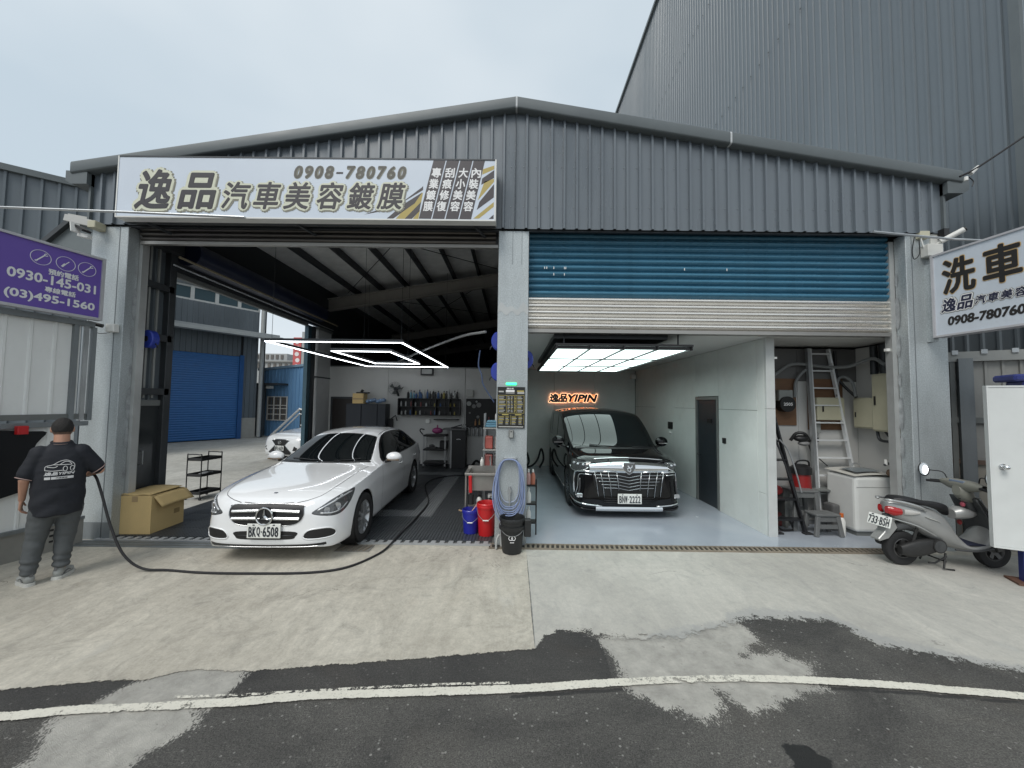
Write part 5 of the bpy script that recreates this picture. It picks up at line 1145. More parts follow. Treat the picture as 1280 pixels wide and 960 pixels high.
        # headlight: two storeys, chrome swoosh beneath
        H = sh.frame(rad(30), y)
        def hu(yv, xv): return -sin(rad(30))*xv+cos(rad(30))*yv
        hl = [(.10, .935), (.13, .865), (.28, .800), (.42, .775), (.51, .79), (.55, .855), (.53, .925), (.42, .955), (.24, .945)]
        sh.patch('headlight', hl, H, M('van_headlamp', (.05, .052, .056), .05, var=0, rv=0, coat=1.), root, off=.003, res=.025)
        for i in range(3):
            p = sh.cast(H, .22+.10*i, .885+.002*i, .006); MB().ell(p, (.022, .032, .022), 12, 8).build('lamp_lens', MATS['lamp_lens'], root, smooth=True)
        sh.molding('headlight_brow', [(.12, .845), (.27, .785), (.42, .762), (.54, .775), (.60, .81)], H, .012, CH2, root, off=.003)
        sh.molding('headlight_divider', [(.14, .925), (.28, .912), (.45, .912), (.54, .90)], H, .006, CH2, root, off=.003)
        # bumper corner: big black scoop framed in chrome with fog lamp
        K = sh.frame(rad(18), y)
        def ku(yv, xv=.86): return -sin(rad(18))*xv+cos(rad(18))*yv
        sc = [(ku(.52), .755), (ku(.80), .765), (ku(.885), .74), (ku(.92), .55), (ku(.90), .33), (ku(.70), .30), (ku(.66), .45)]
        sh.patch('bumper_scoop', sc, K, BG, root, off=.002, res=.035, k=0)
        sh.molding('scoop_frame', [(ku(.52), .775), (ku(.72), .785), (ku(.875), .765), (ku(.925), .70), (ku(.935), .52), (ku(.92), .40)], K, .018, CH2, root, off=.004)
        sh.molding('scoop_frame', [(ku(.60), .73), (ku(.78), .735), (ku(.835), .69), (ku(.845), .52), (ku(.88), .36), (ku(.76), .35)], K, .009, CH2, root, off=.006)
        sh.molding('scoop_blade', [(ku(.80), .66), (ku(.80), .50), (ku(.83), .40)], K, .016, M('dark_blade', (.12, .12, .125), .25, .8), root, off=.02)
        p = sh.cast(K, ku(.80), .375, .01)
        MB().box(p.x-.02, p.x+.015, p.y-.06, p.y+.06, p.z-.035, p.z+.035).build('fog_lamp', MATS['lamp_lens'], root, bevel=.01)
        sh.molding('lip_chrome', [(ku(.46, .96), .215), (ku(.70, .92), .235), (ku(.90), .265), (ku(.99, .7), .285)], K, .014, CH2, root, off=.012)
        sh.molding('lip_edge', [(ku(.44, .96), .155), (ku(.70, .92), .16), (ku(.93), .185), (ku(1.0, .7), .20)], K, .018, BPAINT, root, off=.014)
    # chrome beam over the grille
    def fy(y, z, off): return sh.cast(F, y, z, off)
    bm_ = [(-.60, .905), (-.62, .835), (-.50, .80), (-.2, .785), (0, .78), (.2, .785), (.50, .80), (.62, .835), (.60, .905), (.3, .93), (0, .938), (-.3, .93)]
    mb = MB()
    def beam(u, v):
        y = -.66+1.32*u; zt = .94-.04*(abs(y)/.66)**2; zb = .765+.02*(abs(y)/.66)
        z = zb+(zt-zb)*v; return fy(y, z, .012+.028*sin(pi*v))
    mb.grid(beam, 40, 6); mb.build('grille_beam', CH2, root, smooth=True, auto=False)
    sh.molding('bonnet_strip', [(-.60, .975), (-.3, .992), (0, .998), (.3, .992), (.60, .975)], F, .013, CH2, root, off=.006)
    sh.patch('grille', [(-.62, .79), (-.58, .55), (-.50, .38), (.50, .38), (.58, .55), (.62, .79)], F, M('grille_black', (.006, .006, .006), .5, var=0), root, off=.003, res=.05, k=0)
    for i, z in enumerate((.725, .672, .619, .566, .513)):
        w_ = .61-.045*i
        P_ = [fy(y, z-.035*(1-min(1, abs(y)/.18)) if abs(y) < .18 else z+.02*(abs(y)-.18), .012) for y in [-w_+2*w_*k/30 for k in range(31)]]
        MB().tube(P_, .0075, 6).build('grille_bar', M('grille_chrome', (.42, .43, .44), .16, 1., var=0, rv=0), root, smooth=True, auto=False)
    for y0, y1, zb in ((.20, .175, .47), (.345, .30, .37), (.475, .42, .36), (.575, .52, .38)):
        for s_ in (1, -1):
            MB().tube([fy(s_*(y0+.01), .775, .02), fy(s_*(y0+y1)/2, .6, .02), fy(s_*y1, zb, .02)], .008, 6).build('grille_post', MATS['grille_chrome'], root, smooth=True, auto=False)
    for s_ in (1, -1): MB().tube([fy(s_*.215, .775, .024), fy(s_*.34, .785, .024), fy(s_*.48, .78, .024)], .009, 6).build('grille_post', CH2, root, smooth=True, auto=False)
    # emblem: shield outline with a crossed mark
    ex = fy(0, .84, .05).x
    shp = [(-.095, .945), (.095, .945), (.105, .85), (.065, .78), (0, .735), (-.065, .78), (-.105, .85)]
    e = MB().prism(shp, 'x', ex-.03, ex).build('emblem', CH2, root, bevel=.008, seg=2)
    MB().prism([(y*.78, .85+(z-.85)*.78) for y, z in shp], 'x', ex, ex+.003).build('emblem_field', M('emblem_grey', (.28, .29, .3), .2, .8), e)
    MB().tube([(ex+.008, -.03, .895), (ex+.008, .02, .83), (ex+.008, 0, .79)], .009, 6, smooth=4).build('emblem_mark', CH2, e, smooth=True)
    MB().tube([(ex+.009, .045, .90), (ex+.009, .03, .86), (ex+.009, -.035, .85), (ex+.009, -.02, .80)], .008, 6, smooth=4).build('emblem_mark', CH2, e, smooth=True)
    low = sh.patch('lower_intake', [(-.50, .375), (-.46, .28), (-.36, .26), (.36, .26), (.46, .28), (.50, .375)], F, BG, root, off=.004, res=.05, k=0)
    for z in (.345, .31, .275): sh.molding('intake_bar', [(-.42, z), (0, z-.006), (.42, z)], F, .005, BLACKP, low, off=.006)
    mb = MB(); mb.grid(lambda u, v: fy(-.56+1.12*u, .13+.075*v-.0*abs(u-.5), .016+.03*sin(pi*v)), 36, 5); mb.build('chrome_lip', CH2, root, smooth=True, auto=False)
    px = fy(0, .37, .0).x+.045
    plate(root, 'BNW·2222', (px, 0, .345), (0, 1, 0), (0, 0, 1), .40, .165)
    return root
van_car = van()
van_car.location = (1.975, 7.42, .014); van_car.rotation_euler = (0, 0, rad(-89.8))
# ------------------------------------------------------------------ second white car out in the yard
def yard_sedan():
    root = thing('parked_car', 'white sedan with a dark spindle grille, outside beyond the side opening', 'car')
    sh = Shell(rows, levels=2, creases=[(4, 2, 17, .6), (3, 1, 7, .25), (3, 9, 16, .35), (7, 1, 18, .5)]); R = .33
    sh.cut([MB().cyl((x, y*.62, R+.005), (x, y*1.1, R+.005), .372, n=32) for x in (0, -2.84) for y in (1, -1)])
    sh.body('body', WPAINT, root); F = sh.frame('front'); T = sh.frame('top')
    for x in (0, -2.84):
        for y in (1, -1):
            MB().lathe([(.366, y*.66), (.366, y*.885)], (x, 0, R+.005), n=24, axis='y').build('arch_liner', BLACKP, root, smooth=True)
            wheel(root, x, y*.79, R, .22, .22, RIMM, side=y)
    ws = [(-.70, 0), (-.715, .35), (-.80, .66), (-.90, .668), (-1.15, .60), (-1.40, .54), (-1.47, .50), (-1.50, .25), (-1.505, 0), (-1.50, -.25), (-1.47, -.50), (-1.40, -.54), (-1.15, -.60), (-.90, -.668), (-.80, -.66), (-.715, -.35)]
    sh.patch('windscreen', ws, T, GLASSD, root, off=.004, res=.06)
    for y in (1, -1):
        D = sh.frame('side', y)
        sh.patch('side_window', [(-.97, .967), (-1.93, .988), (-3.05, 1.02), (-2.8, 1.24), (-2.03, 1.326), (-1.6, 1.300), (-1.3, 1.192), (-1.1, 1.06)], D, GLASSD, root, off=.005, k=0, res=.07)
        H = sh.frame(rad(34), y)
        sh.patch('headlight', [(.15, .67), (.30, .63), (.44, .68), (.53, .775), (.40, .76), (.2, .72)], H, M('bright_lamp', (.50, .52, .54), .15, .3, var=.2, vs=30), root, off=.004, res=.03)
        c = Vector((-.98, y*1.0, 1.01)); MB().ell(c, (.07, .12, .08), 14, 10).build('wing_mirror', WPAINT, root, smooth=True); MB().bar(c, (-.93, y*.86, .94), .05, .035).build('mirror_foot', BLACKP, root)
        sh.patch('fog_recess', [(-.62 if y < 0 else .50, .36), (-.50 if y < 0 else .62, .36), (.66*y, .44), (.55*y, .50)], F, BLACKP, root, off=.003, k=0)
        for pth in ([(-.80, .90), (-.76, .6), (-.84, .22)], [(-2.0, .97), (-2.01, .6), (-1.98, .22)]): sh.ribbon('panel_gap', pth, D, .006, SEAM, root)
    g = sh.patch('spindle_grille', [(-.36, .66), (-.20, .52), (-.46, .30), (-.42, .24), (.42, .24), (.46, .30), (.20, .52), (.36, .66), (.2, .69), (-.2, .69)], F, BLACKP, root, off=.004, k=0, res=.05)
    sh.molding('grille_frame', [(-.2, .69), (-.36, .66), (-.20, .52), (-.46, .30), (-.42, .24), (.42, .24), (.46, .30), (.20, .52), (.36, .66), (.2, .69), (-.2, .69)], F, .010, CHROME, g, off=.004, k=0)
    px = sh.cast(F, 0, .58, .02).x; MB().tube([(px, .06*cos(a*pi/8), .60+.045*sin(a*pi/8)) for a in range(16)], .007, 5, closed=True).tube([(px, .03, .63), (px, 0, .585), (px, -.04, .60)], .006, 5).build('emblem', CHROME, root, smooth=True)
    px = sh.cast(F, 0, .42, .0).x+.03; plate(root, 'RCJ·5829' if 0 else 'BFG·6629', (px, 0, .43), (0, 1, 0), (0, 0, 1), .36, .15)
    return root
yc2 = yard_sedan(); yc2.location = (-7.0, 12.6, .012); yc2.rotation_euler = (0, 0, rad(-108))
t_ = thing('handrail', 'bent pale metal handrail beside the white car in the yard', 'handrail', (-9.2, 16.5, 0))
MB().tube([(-10.6, 16.6, .35), (-9.25, 16.4, 1.55), (-8.7, 16.3, 1.42)], .05, 8).tube([(-10.5, 16.6, .2), (-9.25, 16.4, 1.35), (-8.7, 16.3, 1.22)], .03, 8).build('rail', M('rail_pale', (.55, .56, .56), .35, .4), t_, world=True); MB().cyl((-10.5, 16.6, 0), (-10.5, 16.6, .4), .03).cyl((-9.2, 16.4, 0), (-9.2, 16.4, 1.5), .03).build('rail_post', STEELD, t_, world=True)
MB().box(-12.6, -10.4, 18.6, 19.2, .01, .5).build('clutter_crates', STEELD, t_, world=True) if 0 else None
# ------------------------------------------------------------------ lamps
LR = thing('led_frame_light', 'hanging lamp of two nested white LED rectangles in the left bay', 'ceiling light', (-3.0, 8.6, 2.95))
def ledrect(x0, x1, y0, y1, z, w=.024):
    for a, b_ in (((x0, y0), (x1, y0)), ((x1, y0), (x1, y1)), ((x1, y1), (x0, y1)), ((x0, y1), (x0, y0))):
        p, q = Vector((a[0], a[1], z)), Vector((b_[0], b_[1], z)); e = (q-p).normalized()*.0175
        o = MB().bar(p-e, q+e, w+.008, .045).build('light_housing', STEELD, LR, world=True)
        MB().bar(p-e+Vector((0, 0, -.031)), q+e+Vector((0, 0, -.031)), w, .012).build('led_strip', LAMPW, o, world=True)
ledrect(-4.22, -1.90, 6.38, 10.85, 2.97); ledrect(-3.25, -2.22, 6.72, 8.85, 2.86, .02)
for x, y, z in ((-4.2, 6.5, 2.98), (-1.95, 6.5, 2.98), (-4.2, 10.8, 2.98), (-1.95, 10.8, 2.98), (-3.2, 8.0, 2.88), (-2.25, 8.0, 2.88)): MB().tube([(x, y, z), (x, y, ztop(x)-.1)], .004, 4).build('hanging_wire', STEELD, LR, world=True)
PL = thing('light_panel', 'large grid of glowing ceiling panels above the black van', 'ceiling light', (1.55, 7.2, 2.7))
PNL = M('panel_light', (.82, 1., .97), emit=1.8)
PZ = 2.75
for i in range(4):
    for j in range(3): MB().box(.62+i*.485+.008, .62+(i+1)*.485-.008, 5.42+j*1.32+.008, 5.42+(j+1)*1.32-.008, PZ, PZ+.02).build('light_tile', PNL, PL, world=True)
for k in range(5): MB().box(.62+k*.485-.010, .62+k*.485+.010, 5.38, 9.42, PZ-.022, PZ+.03).build('grid_bar', BLACKP, PL, world=True)
for k in range(4): MB().box(.60, 2.58, 5.42+k*1.32-.010, 5.42+k*1.32+.010, PZ-.018, PZ+.028).build('grid_bar', BLACKP, PL, world=True)
MB().box(.60, 2.58, 5.38, 9.42, PZ+.031, PZ+.06).build('panel_back', BLACKP, PL, world=True)
MB().box(.60, 2.30, 5.60, 9.2, CZ-.07, CZ-.003).build('upper_frame', STEELD, PL, world=True)
for x in (.75, 2.45):
    for y in (5.6, 9.2): MB().cyl((x, y, PZ+.06), (x, y, CZ), .012, n=8).build('drop_rod', STEELD, PL, world=True)
# ------------------------------------------------------------------ things on the centre column
PB = thing('price_board', 'black and gold price list board on the centre column', 'price board', (-.03, FY-.01, 1.60))
GOLDL = M('price_gold', (.50, .42, .13), .45, var=0, rv=0); GREYL = M('price_grey', (.42, .42, .40), .5, var=0, rv=0)
pbd = MB().box(-.215, .165, FY-.018, FY-.004, 1.595, 2.165).build('board', M('board_black', (.018, .018, .016), .3, var=0), PB, world=True)
def pr(x, z, w, h, m_, n_='price_line'): return MB().box(x, x+w, FY-.0195, FY-.0182, z, z+h).build(n_, m_, pbd, world=True)
pr(-.10, 2.095, .12, .028, PUREW); pr(-.10, 2.075, .12, .012, GREYL); pr(.055, 2.10, .095, .016, GOLDL); pr(.06, 2.07, .095, .026, GREYL); pr(-.20, 2.09, .07, .02, GREYL)
glyph('board_title', '價目表', .10, .022, PUREW, pbd, (-.04, FY-.018, 2.142), (1, 0, 0), (0, 0, 1), .03, 0, .002)
for a in ((-.205, 1.80, .36, .004), (-.205, 2.045, .36, .004), (-.205, 1.80, .004, .245), (.151, 1.80, .004, .245), (-.09, 1.80, .003, .245), (.05, 1.80, .003, .245), (-.20, 1.645, .003, .13), (.15, 1.645, .003, .13), (-.03, 1.645, .003, .13)): pr(*a, GOLDL)
for a in range(11):
    z = 2.022-a*.0205
    for x, w in ((-.195, .095), (-.078, .035), (-.03, .030), (.012, .030), (.06, .08)):
        ww = w*(.65+.35*random.random()); pr(x+random.random()*.005, z, ww, .0085, (GOLDL if (a % 3 == 2 or x == .012) else GREYL))
for a in range(6):
    for x, w in ((-.19, .07), (-.10, .05), (-.015, .07), (.08, .055)): pr(x, 1.745-a*.019, w*(.7+.3*random.random()), .008, GREYL if a % 2 else GOLDL)
pr(-.15, 1.775, .09, .012, GOLDL); pr(.03, 1.775, .09, .012, GOLDL); pr(-.195, 1.608, .34, .014, GREYL)
tag(MB().box(-.10, .05, FY-.02, FY-.004, 2.19, 2.225).build('sign_light', M('green_led', (.05, 1., .35), emit=1.6), None, bevel=.008), 'small glowing green sign light above the price list board', 'sign light')
kb = thing('key_box', 'small grey key lock box under the price list board', 'lock box', (-.02, FY-.03, 1.45))
MB().box(-.052, .016, FY-.05, FY-.003, 1.46, 1.575).build('case', M('case_grey', (.10, .10, .10), .4), kb, world=True, bevel=.012, seg=2)
MB().box(-.042, .006, FY-.055, FY-.051, 1.47, 1.565).build('faceplate', M('faceplate', (.45, .46, .44), .3, .5), kb, world=True, bevel=.006)
MB().box(-.030, -.006, FY-.058, FY-.0555, 1.543, 1.556).build('keyhole', BLACKP, kb, world=True)
HB = M('pale_blue_hose', (.23, .29, .47), .35, var=.1)
hc = thing('hose_coil', 'pale blue garden hose coiled on the centre column', 'hose', (-.03, FY-.06, .45))
random.seed(3)
for k in range(10):
    rx, rz = .140+.014*(k % 4)+.005*k, .29+.022*(k % 4)+.011*k; cz = 1.17-rz+.005*(k % 3); cy = FY-.03-.010*(k % 3)-.005*k
    pts = []
    for a in range(26):
        t_ = 2*pi*a/26; x = rx*math.copysign(abs(sin(t_))**.72, sin(t_)); z = rz*cos(t_)
        pts.append((-.035+x*(1+.05*sin(3*t_+k)), cy-.01*sin(2*t_), cz+z+(0 if z > 0 else -.0)))
    MB().tube(pts, .0072, 6, closed=True, smooth=2).build('hose_loop', HB if k % 3 else M('pale_grey_hose', (.33, .38, .50), .35), hc, smooth=True, world=True, auto=False)
for k in range(3): MB().tube([(.14+.01*k, FY-.05, .62), (.10-.02*k, FY-.06, .40), (-.20+.03*k, FY-.06, .48), (-.25, FY-.04, .80)], .0085, 6, smooth=5).build('hose_tail', HB, hc, smooth=True, world=True, auto=False)
MB().box(-.12, .06, FY-.07, FY-.003, 1.17, 1.20).build('wall_hook', ALU, hc, world=True, bevel=.005)
tag(MB().tube([(-.03, FY-.03, .50), (-.028, FY-.03, .74)], .012, 8).cyl((-.03, FY-.05, .745), (-.03, FY-.0, .745), .026, n=12).cyl((-.03, FY-.03, .72), (-.03, FY-.03, .80), .017, n=10).build('wall_tap', ALU, None, smooth=True), 'small pipe tap inside the loop of pale blue hose', 'tap')
bn = thing('rubbish_bin', 'black round bucket bin with white emblem at the foot of the column', 'bin', (.01, 5.03, .012))
BK = M('bin_black', (.016, .017, .018), .42, var=.1)
MB().lathe([(0, 0), (.125, 0), (.13, .02), (.158, .40), (.168, .405), (.170, .43), (.165, .445), (.158, .44), (.150, .40), (.122, .03), (0, .03)], n=32).build('bucket', BK, bn, smooth=True)
MB().lathe([(.171, .30), (.173, .345), (.152, .35)], n=32).build('rim_band', BK, bn, smooth=True)
MB().tube([(-.16, -.02, .36), (-.13, -.10, .29), (-.05, -.150, .245), (.05, -.150, .245), (.13, -.10, .29), (.16, -.02, .36)], .004, 6, smooth=4).build('handle', ALU, bn, smooth=True)
MB().box(.155, .245, -.06, .04, .20, .42).build('side_caddy', BK, bn, bevel=.01)
for s_ in (-1, 1): MB().tube([(s_*.018+.026*cos(a*pi/3), -.152, .215+.028*sin(a*pi/3)) for a in range(6)], .0045, 5, closed=True).build('emblem', PUREW, bn)
MB().box(-.026, .026, -.146, -.143, .155, .162).build('emblem_text', PUREW, bn)
tag(MB().tube([(-.20, 5.08, .02), (-.19, 5.08, .14), (-.15, 5.09, .20), (-.13, 5.10, .05)], .014, 8, smooth=4).build('bent_pipe', M('pvc_pale', (.42, .43, .42), .5), None, smooth=True), 'short bent grey pipe beside the black bin at the column foot', 'pipe')
# ------------------------------------------------------------------ hose reels
def reel(loc, ax, label):
    r = thing('hose_reel', label, 'hose reel', loc, ax, 'blue hose reels')
    MB().lathe([(0, -.09), (.15, -.09), (.17, -.07), (.17, .07), (.15, .09), (0, .09)], n=24, axis='y').build('housing', BLUEREEL, r, smooth=True, auto=30)
    MB().box(-.17, -.05, -.085, .085, -.16, .17).build('mount_block', BLUEREEL, r, bevel=.03, seg=2)
    MB().lathe([(0, -.10), (.05, -.10), (.055, -.092)], n=16, axis='y').build('hub_cap', BLACKP, r, smooth=True)
    MB().box(-.20, -.16, -.05, .05, -.12, .12).build('bracket', STEELD, r)
    MB().tube([(.14, 0, -.08), (.19, 0, -.12), (.20, 0, -.16)], .014, 8).build('outlet', BLACKP, r)
    return r
reel((-.235, 5.62, 2.86), rad(180), 'upper blue hose reel on the left side of the centre column')
reel((-.235, 5.60, 2.40), rad(180), 'lower blue hose reel on the left side of the centre column')
reel((.20, 5.70, 2.60), 0, 'blue hose reel on the right side of the centre column')
reel((-5.52, 5.68, 2.84), 0, 'blue hose reel on the dark side wall at the far left of the left bay')
for o_ in [o for o in C.objects if o.name.startswith('hose_reel')]: o_.scale = (.58, .7, .80)
tag(MB().tube([(-.50, 5.6, 2.72), (-.52, 5.6, 2.5), (-.47, 5.6, 2.35), (-.44, 5.6, 2.2), (-.28, 5.6, 1.95)], .010, 6, smooth=5).build('air_hose', M('hose_dark_blue', (.05, .08, .16), .4), None, smooth=True), 'thin dark hose hanging between the two stacked blue reels', 'hose')
tag(MB().tube([(-.42, 5.6, 3.0), (-.9, 6.2, 3.02), (-2.0, 8.0, 3.0), (-3.2, 10.2, 2.98)], .02, 6, smooth=6).build('ceiling_hose', M('hose_grey', (.25, .26, .26), .5), None, smooth=True), 'grey hose strung across the dark roof space from the upper blue reel', 'hose')
# ------------------------------------------------------------------ sink corner
sk = thing('sink', 'stainless steel utility sink on legs left of the centre column', 'sink', (-.46, 6.05, .012))
SST = M('sink_steel', (.36, .35, .33), .35, .7, var=.12, grime=.15)
MB().box(-.72, -.24, 5.78, 5.83, .83, .87).build('rim', SST, sk, world=True, bevel=.008); MB().box(-.72, -.24, 6.28, 6.33, .83, .90).build('rim', SST, sk, world=True); MB().box(-.72, -.67, 5.83, 6.28, .83, .87).build('rim', SST, sk, world=True); MB().box(-.29, -.24, 5.83, 6.28, .83, .87).build('rim', SST, sk, world=True)
MB().box(-.655, -.30, 5.835, 6.27, .60, .61).build('bowl', SST, sk, world=True)
for a in ((-.665, -.655, 5.835, 6.27), (-.30, -.29, 5.835, 6.27), (-.655, -.30, 5.835, 5.845), (-.655, -.30, 6.26, 6.27)): MB().box(a[0], a[1], a[2], a[3], .61, .83).build('bowl_side', SST, sk, world=True)
for x in (-.70, -.27):
    for y in (5.81, 6.30): MB().cyl((x, y, .035), (x, y, .83), .016, n=10).build('leg', SST, sk, world=True, smooth=True)
MB().tube([(-.36, 6.30, .9), (-.36, 6.30, 1.02), (-.36, 6.22, 1.06), (-.36, 6.15, 1.0)], .012, 8, smooth=4).build('faucet', CHROME, sk, smooth=True, world=True)
def bottle(x, y, z, r, h, m_, label, cap=WHITEP, group=None, spray=False, grp_cat='bottle'):
    b_ = thing('spray_bottle' if spray else 'bottle', label, grp_cat, (x, y, z), 0, group)
    MB().lathe([(0, 0), (r*.9, 0), (r, h*.04), (r, h*.55), (r*.8, h*.68), (r*.35, h*.78), (r*.35, h*.86), (0, h*.86)], n=14).build('bottle_body', m_, b_, smooth=True)
    mb = MB().cyl((0, 0, h*.80), (0, 0, h*.93), r*.42, n=10)
    if spray: mb.box(-r*.35, r*.9, -r*.3, r*.3, h*.92, h*1.06); mb.bar((r*.6, 0, h*.93), (r*.75, 0, h*.75), .008, .008)
    else: mb.cyl((0, 0, h*.93), (0, 0, h), r*.36, n=10)
    mb.build('trigger' if spray else 'cap', cap, b_)
    return b_
def bucket(x, y, r, h, m_, label):
    b_ = thing('bucket', label, 'bucket', (x, y, .036))
    MB().lathe([(0, 0), (r*.82, 0), (r*.84, .01), (r, h*.86), (r*1.06, h*.87), (r*1.06, h*.97), (r, h), (r*.96, h*.97), (r*.8, .02), (0, .02)], n=32).build('pail', m_, b_, smooth=True, auto=30)
    MB().tube([(-r*1.05, 0, h*.8), (-r*.8, -r*.75, h*.66), (-r*.2, -r*1.12, h*.52), (r*.2, -r*1.12, h*.52), (r*.8, -r*.75, h*.66), (r*1.05, 0, h*.8)], .0035, 6, smooth=4).build('handle_wire', ALU, b_, smooth=True)
    MB().cyl((-r*.3, -r*1.12, h*.52), (r*.3, -r*1.12, h*.52), .009, n=8).build('handle_grip', WHITEP, b_)
    return b_
bucket(-.60, 5.66, .125, .34, BLUEB, 'small dark blue bucket with a brush in it under the sink')
rb = bucket(-.365, 5.58, .135, .46, RED, 'tall red bucket between the blue bucket and the column')
MB().lathe([(.142, .385), (.145, .40), (.145, .42), (.140, .43)], n=32).build('rib', RED, rb, smooth=True)
tag(MB().bar((-.62, 5.62, .30), (-.50, 5.6, .47), .012, .012).build('brush_handle', M('pink_handle', (.6, .35, .33), .4), None), 'pale pink brush handle leaning in the blue bucket', 'brush')
tag(MB().bar((-.78, 5.64, .36), (-.62, 5.68, .30), .03, .02).build('wooden_brush', M('tan_wood', (.35, .25, .14), .6), None, bevel=.005), 'tan brush lying over the left edge of the blue bucket', 'brush')
bottle(-.50, 5.85, .30, .045, .26, WHITEP, 'white spray bottle under the sink above the blue bucket', BLACKP, spray=True)
MB().box(-.69, -.26, 5.84, 6.28, .26, .285).build('lower_shelf', SST, sk, world=True)
bottle(-.35, 5.92, .287, .05, .24, BLACKP, 'black spray bottle under the sink behind the red bucket', WHITEP, spray=True)
tag(MB().bar((-.63, 5.76, .84), (-.62, 5.755, .58), .05, .03).build('red_brush', RED, None, bevel=.01), 'red brush hanging from the front rim of the sink', 'brush')
tag(MB().cyl((-.615, 5.755, .56), (-.61, 5.75, .42), .045, .05, n=12).build('black_brush_head', BLACKP, None), 'round black brush head hanging below the red brush', 'brush')
bottle(-.50, 6.31, .90, .03, .14, WHITEP, 'small white pump bottle on the back rim of the sink')
rk = thing('storage_rack', 'narrow white wire rack of car care supplies behind the sink', 'rack', (-.33, 6.85, .012))
for x in (-.50, -.14):
    for y in (6.7, 7.0): MB().cyl((x, y, .036), (x, y, 1.75), .010, n=8).build('upright', ALU, rk, world=True)
for z in (.45, .78, 1.1, 1.48): MB().box(-.52, -.12, 6.68, 7.02, z, z+.02).build('shelf', M('rack_grey', (.42, .42, .40), .5), rk, world=True)
for i, (z, y0) in enumerate(((1.506, 0), (1.546, .01), (1.586, 0))): tag(MB().box(-.50+.02*i, -.18, 6.72+y0, 6.96, z, z+.038).build('cloth_stack', M('sky_blue_cloth', (.16, .34, .46), .8, bump=.2), None, bevel=.01), ('lowest', 'middle', 'top')[i]+' folded light blue cloth of the stack on the white rack', 'cloth')
for i, (x, z, c_, nm, lb_) in enumerate(((-.42, 1.126, (.45, .12, .10), 'red', 'faded red pouch hanging on the white rack'), (-.24, 1.126, (.40, .36, .33), 'pale', 'pale bottle box beside the red pouch on the rack'), (-.42, .806, (.30, .10, .09), 'brown', 'dark red box on the middle rack shelf'), (-.26, .806, (.10, .10, .10), 'black', 'black box on the middle rack shelf by the column'), (-.4, .476, (.50, .51, .50), 'white', 'white plastic tub on the lowest rack shelf'))):
    tag(MB().box(x-.07, x+.07, 6.72, 6.92, z, z+.22).build('supply_box', M('supply_'+nm, c_, .5, var=.25), None, bevel=.02, seg=2), lb_, 'box')
for i, (x, lb_) in enumerate(((-.28, 'left one of two white bottles on top of the white rack'), (-.19, 'right one of two white bottles on top of the white rack'))): bottle(x, 6.75, 1.626, .035, .17, WHITEP, lb_)
sr = thing('side_rack', 'narrow black rack of brushes and bottles right of the column foot', 'rack', (.30, 5.75, .012))
for x in (.20, .36): MB().bar((x, 5.66, .014), (x, 5.66, .82), .02, .02).build('upright', BLACKP, sr, world=True)
for z in (.18, .45, .72): MB().box(.20, .36, 5.62, 5.78, z, z+.02).build('tray', BLACKP, sr, world=True)
for x, z, m_, lb_ in ((.25, .205, WHITEP, 'tall white bottle on the lowest tray of the black side rack'), (.25, .475, WHITEP, 'white bottle on the middle tray of the black side rack'), (.31, .745, M('copper_red', (.45, .16, .10), .4), 'reddish bottle on the top tray of the black side rack'), (.245, .745, M('pink_bottle', (.5, .3, .28), .4), 'pink bottle on the top tray of the black side rack')):
    bottle(x, 5.66, z, .035, .22, m_, lb_, WHITEP)
# ------------------------------------------------------------------ back of the left bay
sf = thing('wall_shelf', 'black wall shelf crowded with car care bottles on the back wall', 'shelf', (-2.5, 11.36, 1.52))
MB().box(-3.41, -1.58, 11.44, 11.455, 1.55, 2.02).build('back_panel', BLACKP, sf, world=True)
for a in ((1.53, 1.55), (1.78, 1.80), (2.02, 2.04)): MB().box(-3.41, -1.58, 11.20, 11.44, a[0], a[1]).build('shelf_board', BLACKP, sf, world=True)
for x in (-3.42, -3.0, -2.3, -1.90, -1.58): MB().box(x, x+.015, 11.20, 11.44, 1.55, 2.02).build('divider', BLACKP, sf, world=True)
MB().box(-2.35, -1.62, 11.25, 11.45, 1.40, 1.43).build('lower_board', BLACKP, sf, world=True)
random.seed(11)
def ordn(i): return ('first second third fourth fifth sixth seventh eighth ninth tenth eleventh twelfth thirteenth fourteenth fifteenth sixteenth seventeenth eighteenth nineteenth twentieth').split()[i]+' from left'
COLS = {'blue': (.03, .08, .20), 'cyan': (.10, .24, .32), 'white': (.34, .35, .35), 'black': (.02, .02, .022), 'yellow': (.26, .22, .05), 'pale grey': (.30, .31, .30), 'red': (.14, .03, .03)}
top = ['black', 'cyan', 'cyan', 'blue', 'blue', 'blue', 'white', 'blue', 'black', 'black', 'black', 'blue', 'black', 'yellow', 'black', 'white', 'black', 'pale grey', 'black']
pos = ['far left', 'left', 'middle', 'right', 'far right']
for i, c_ in enumerate(top):
    x = -3.14+i*.082; bottle(x+random.uniform(-.01, .01), 11.30+random.uniform(-.04, .04), 2.041, .030+random.random()*.010, .17+random.random()*.15, M('bottle_'+c_.replace(' ', '_'), COLS[c_], .3), '%s bottle on top of the black wall shelf, %s in the row' % (c_, ordn(i)), M('cap_'+('dark' if i % 3 else 'pale'), (.03, .03, .03) if i % 3 else (.5, .5, .5), .4), 'bottles on top of the wall shelf', spray=i % 4 == 2)
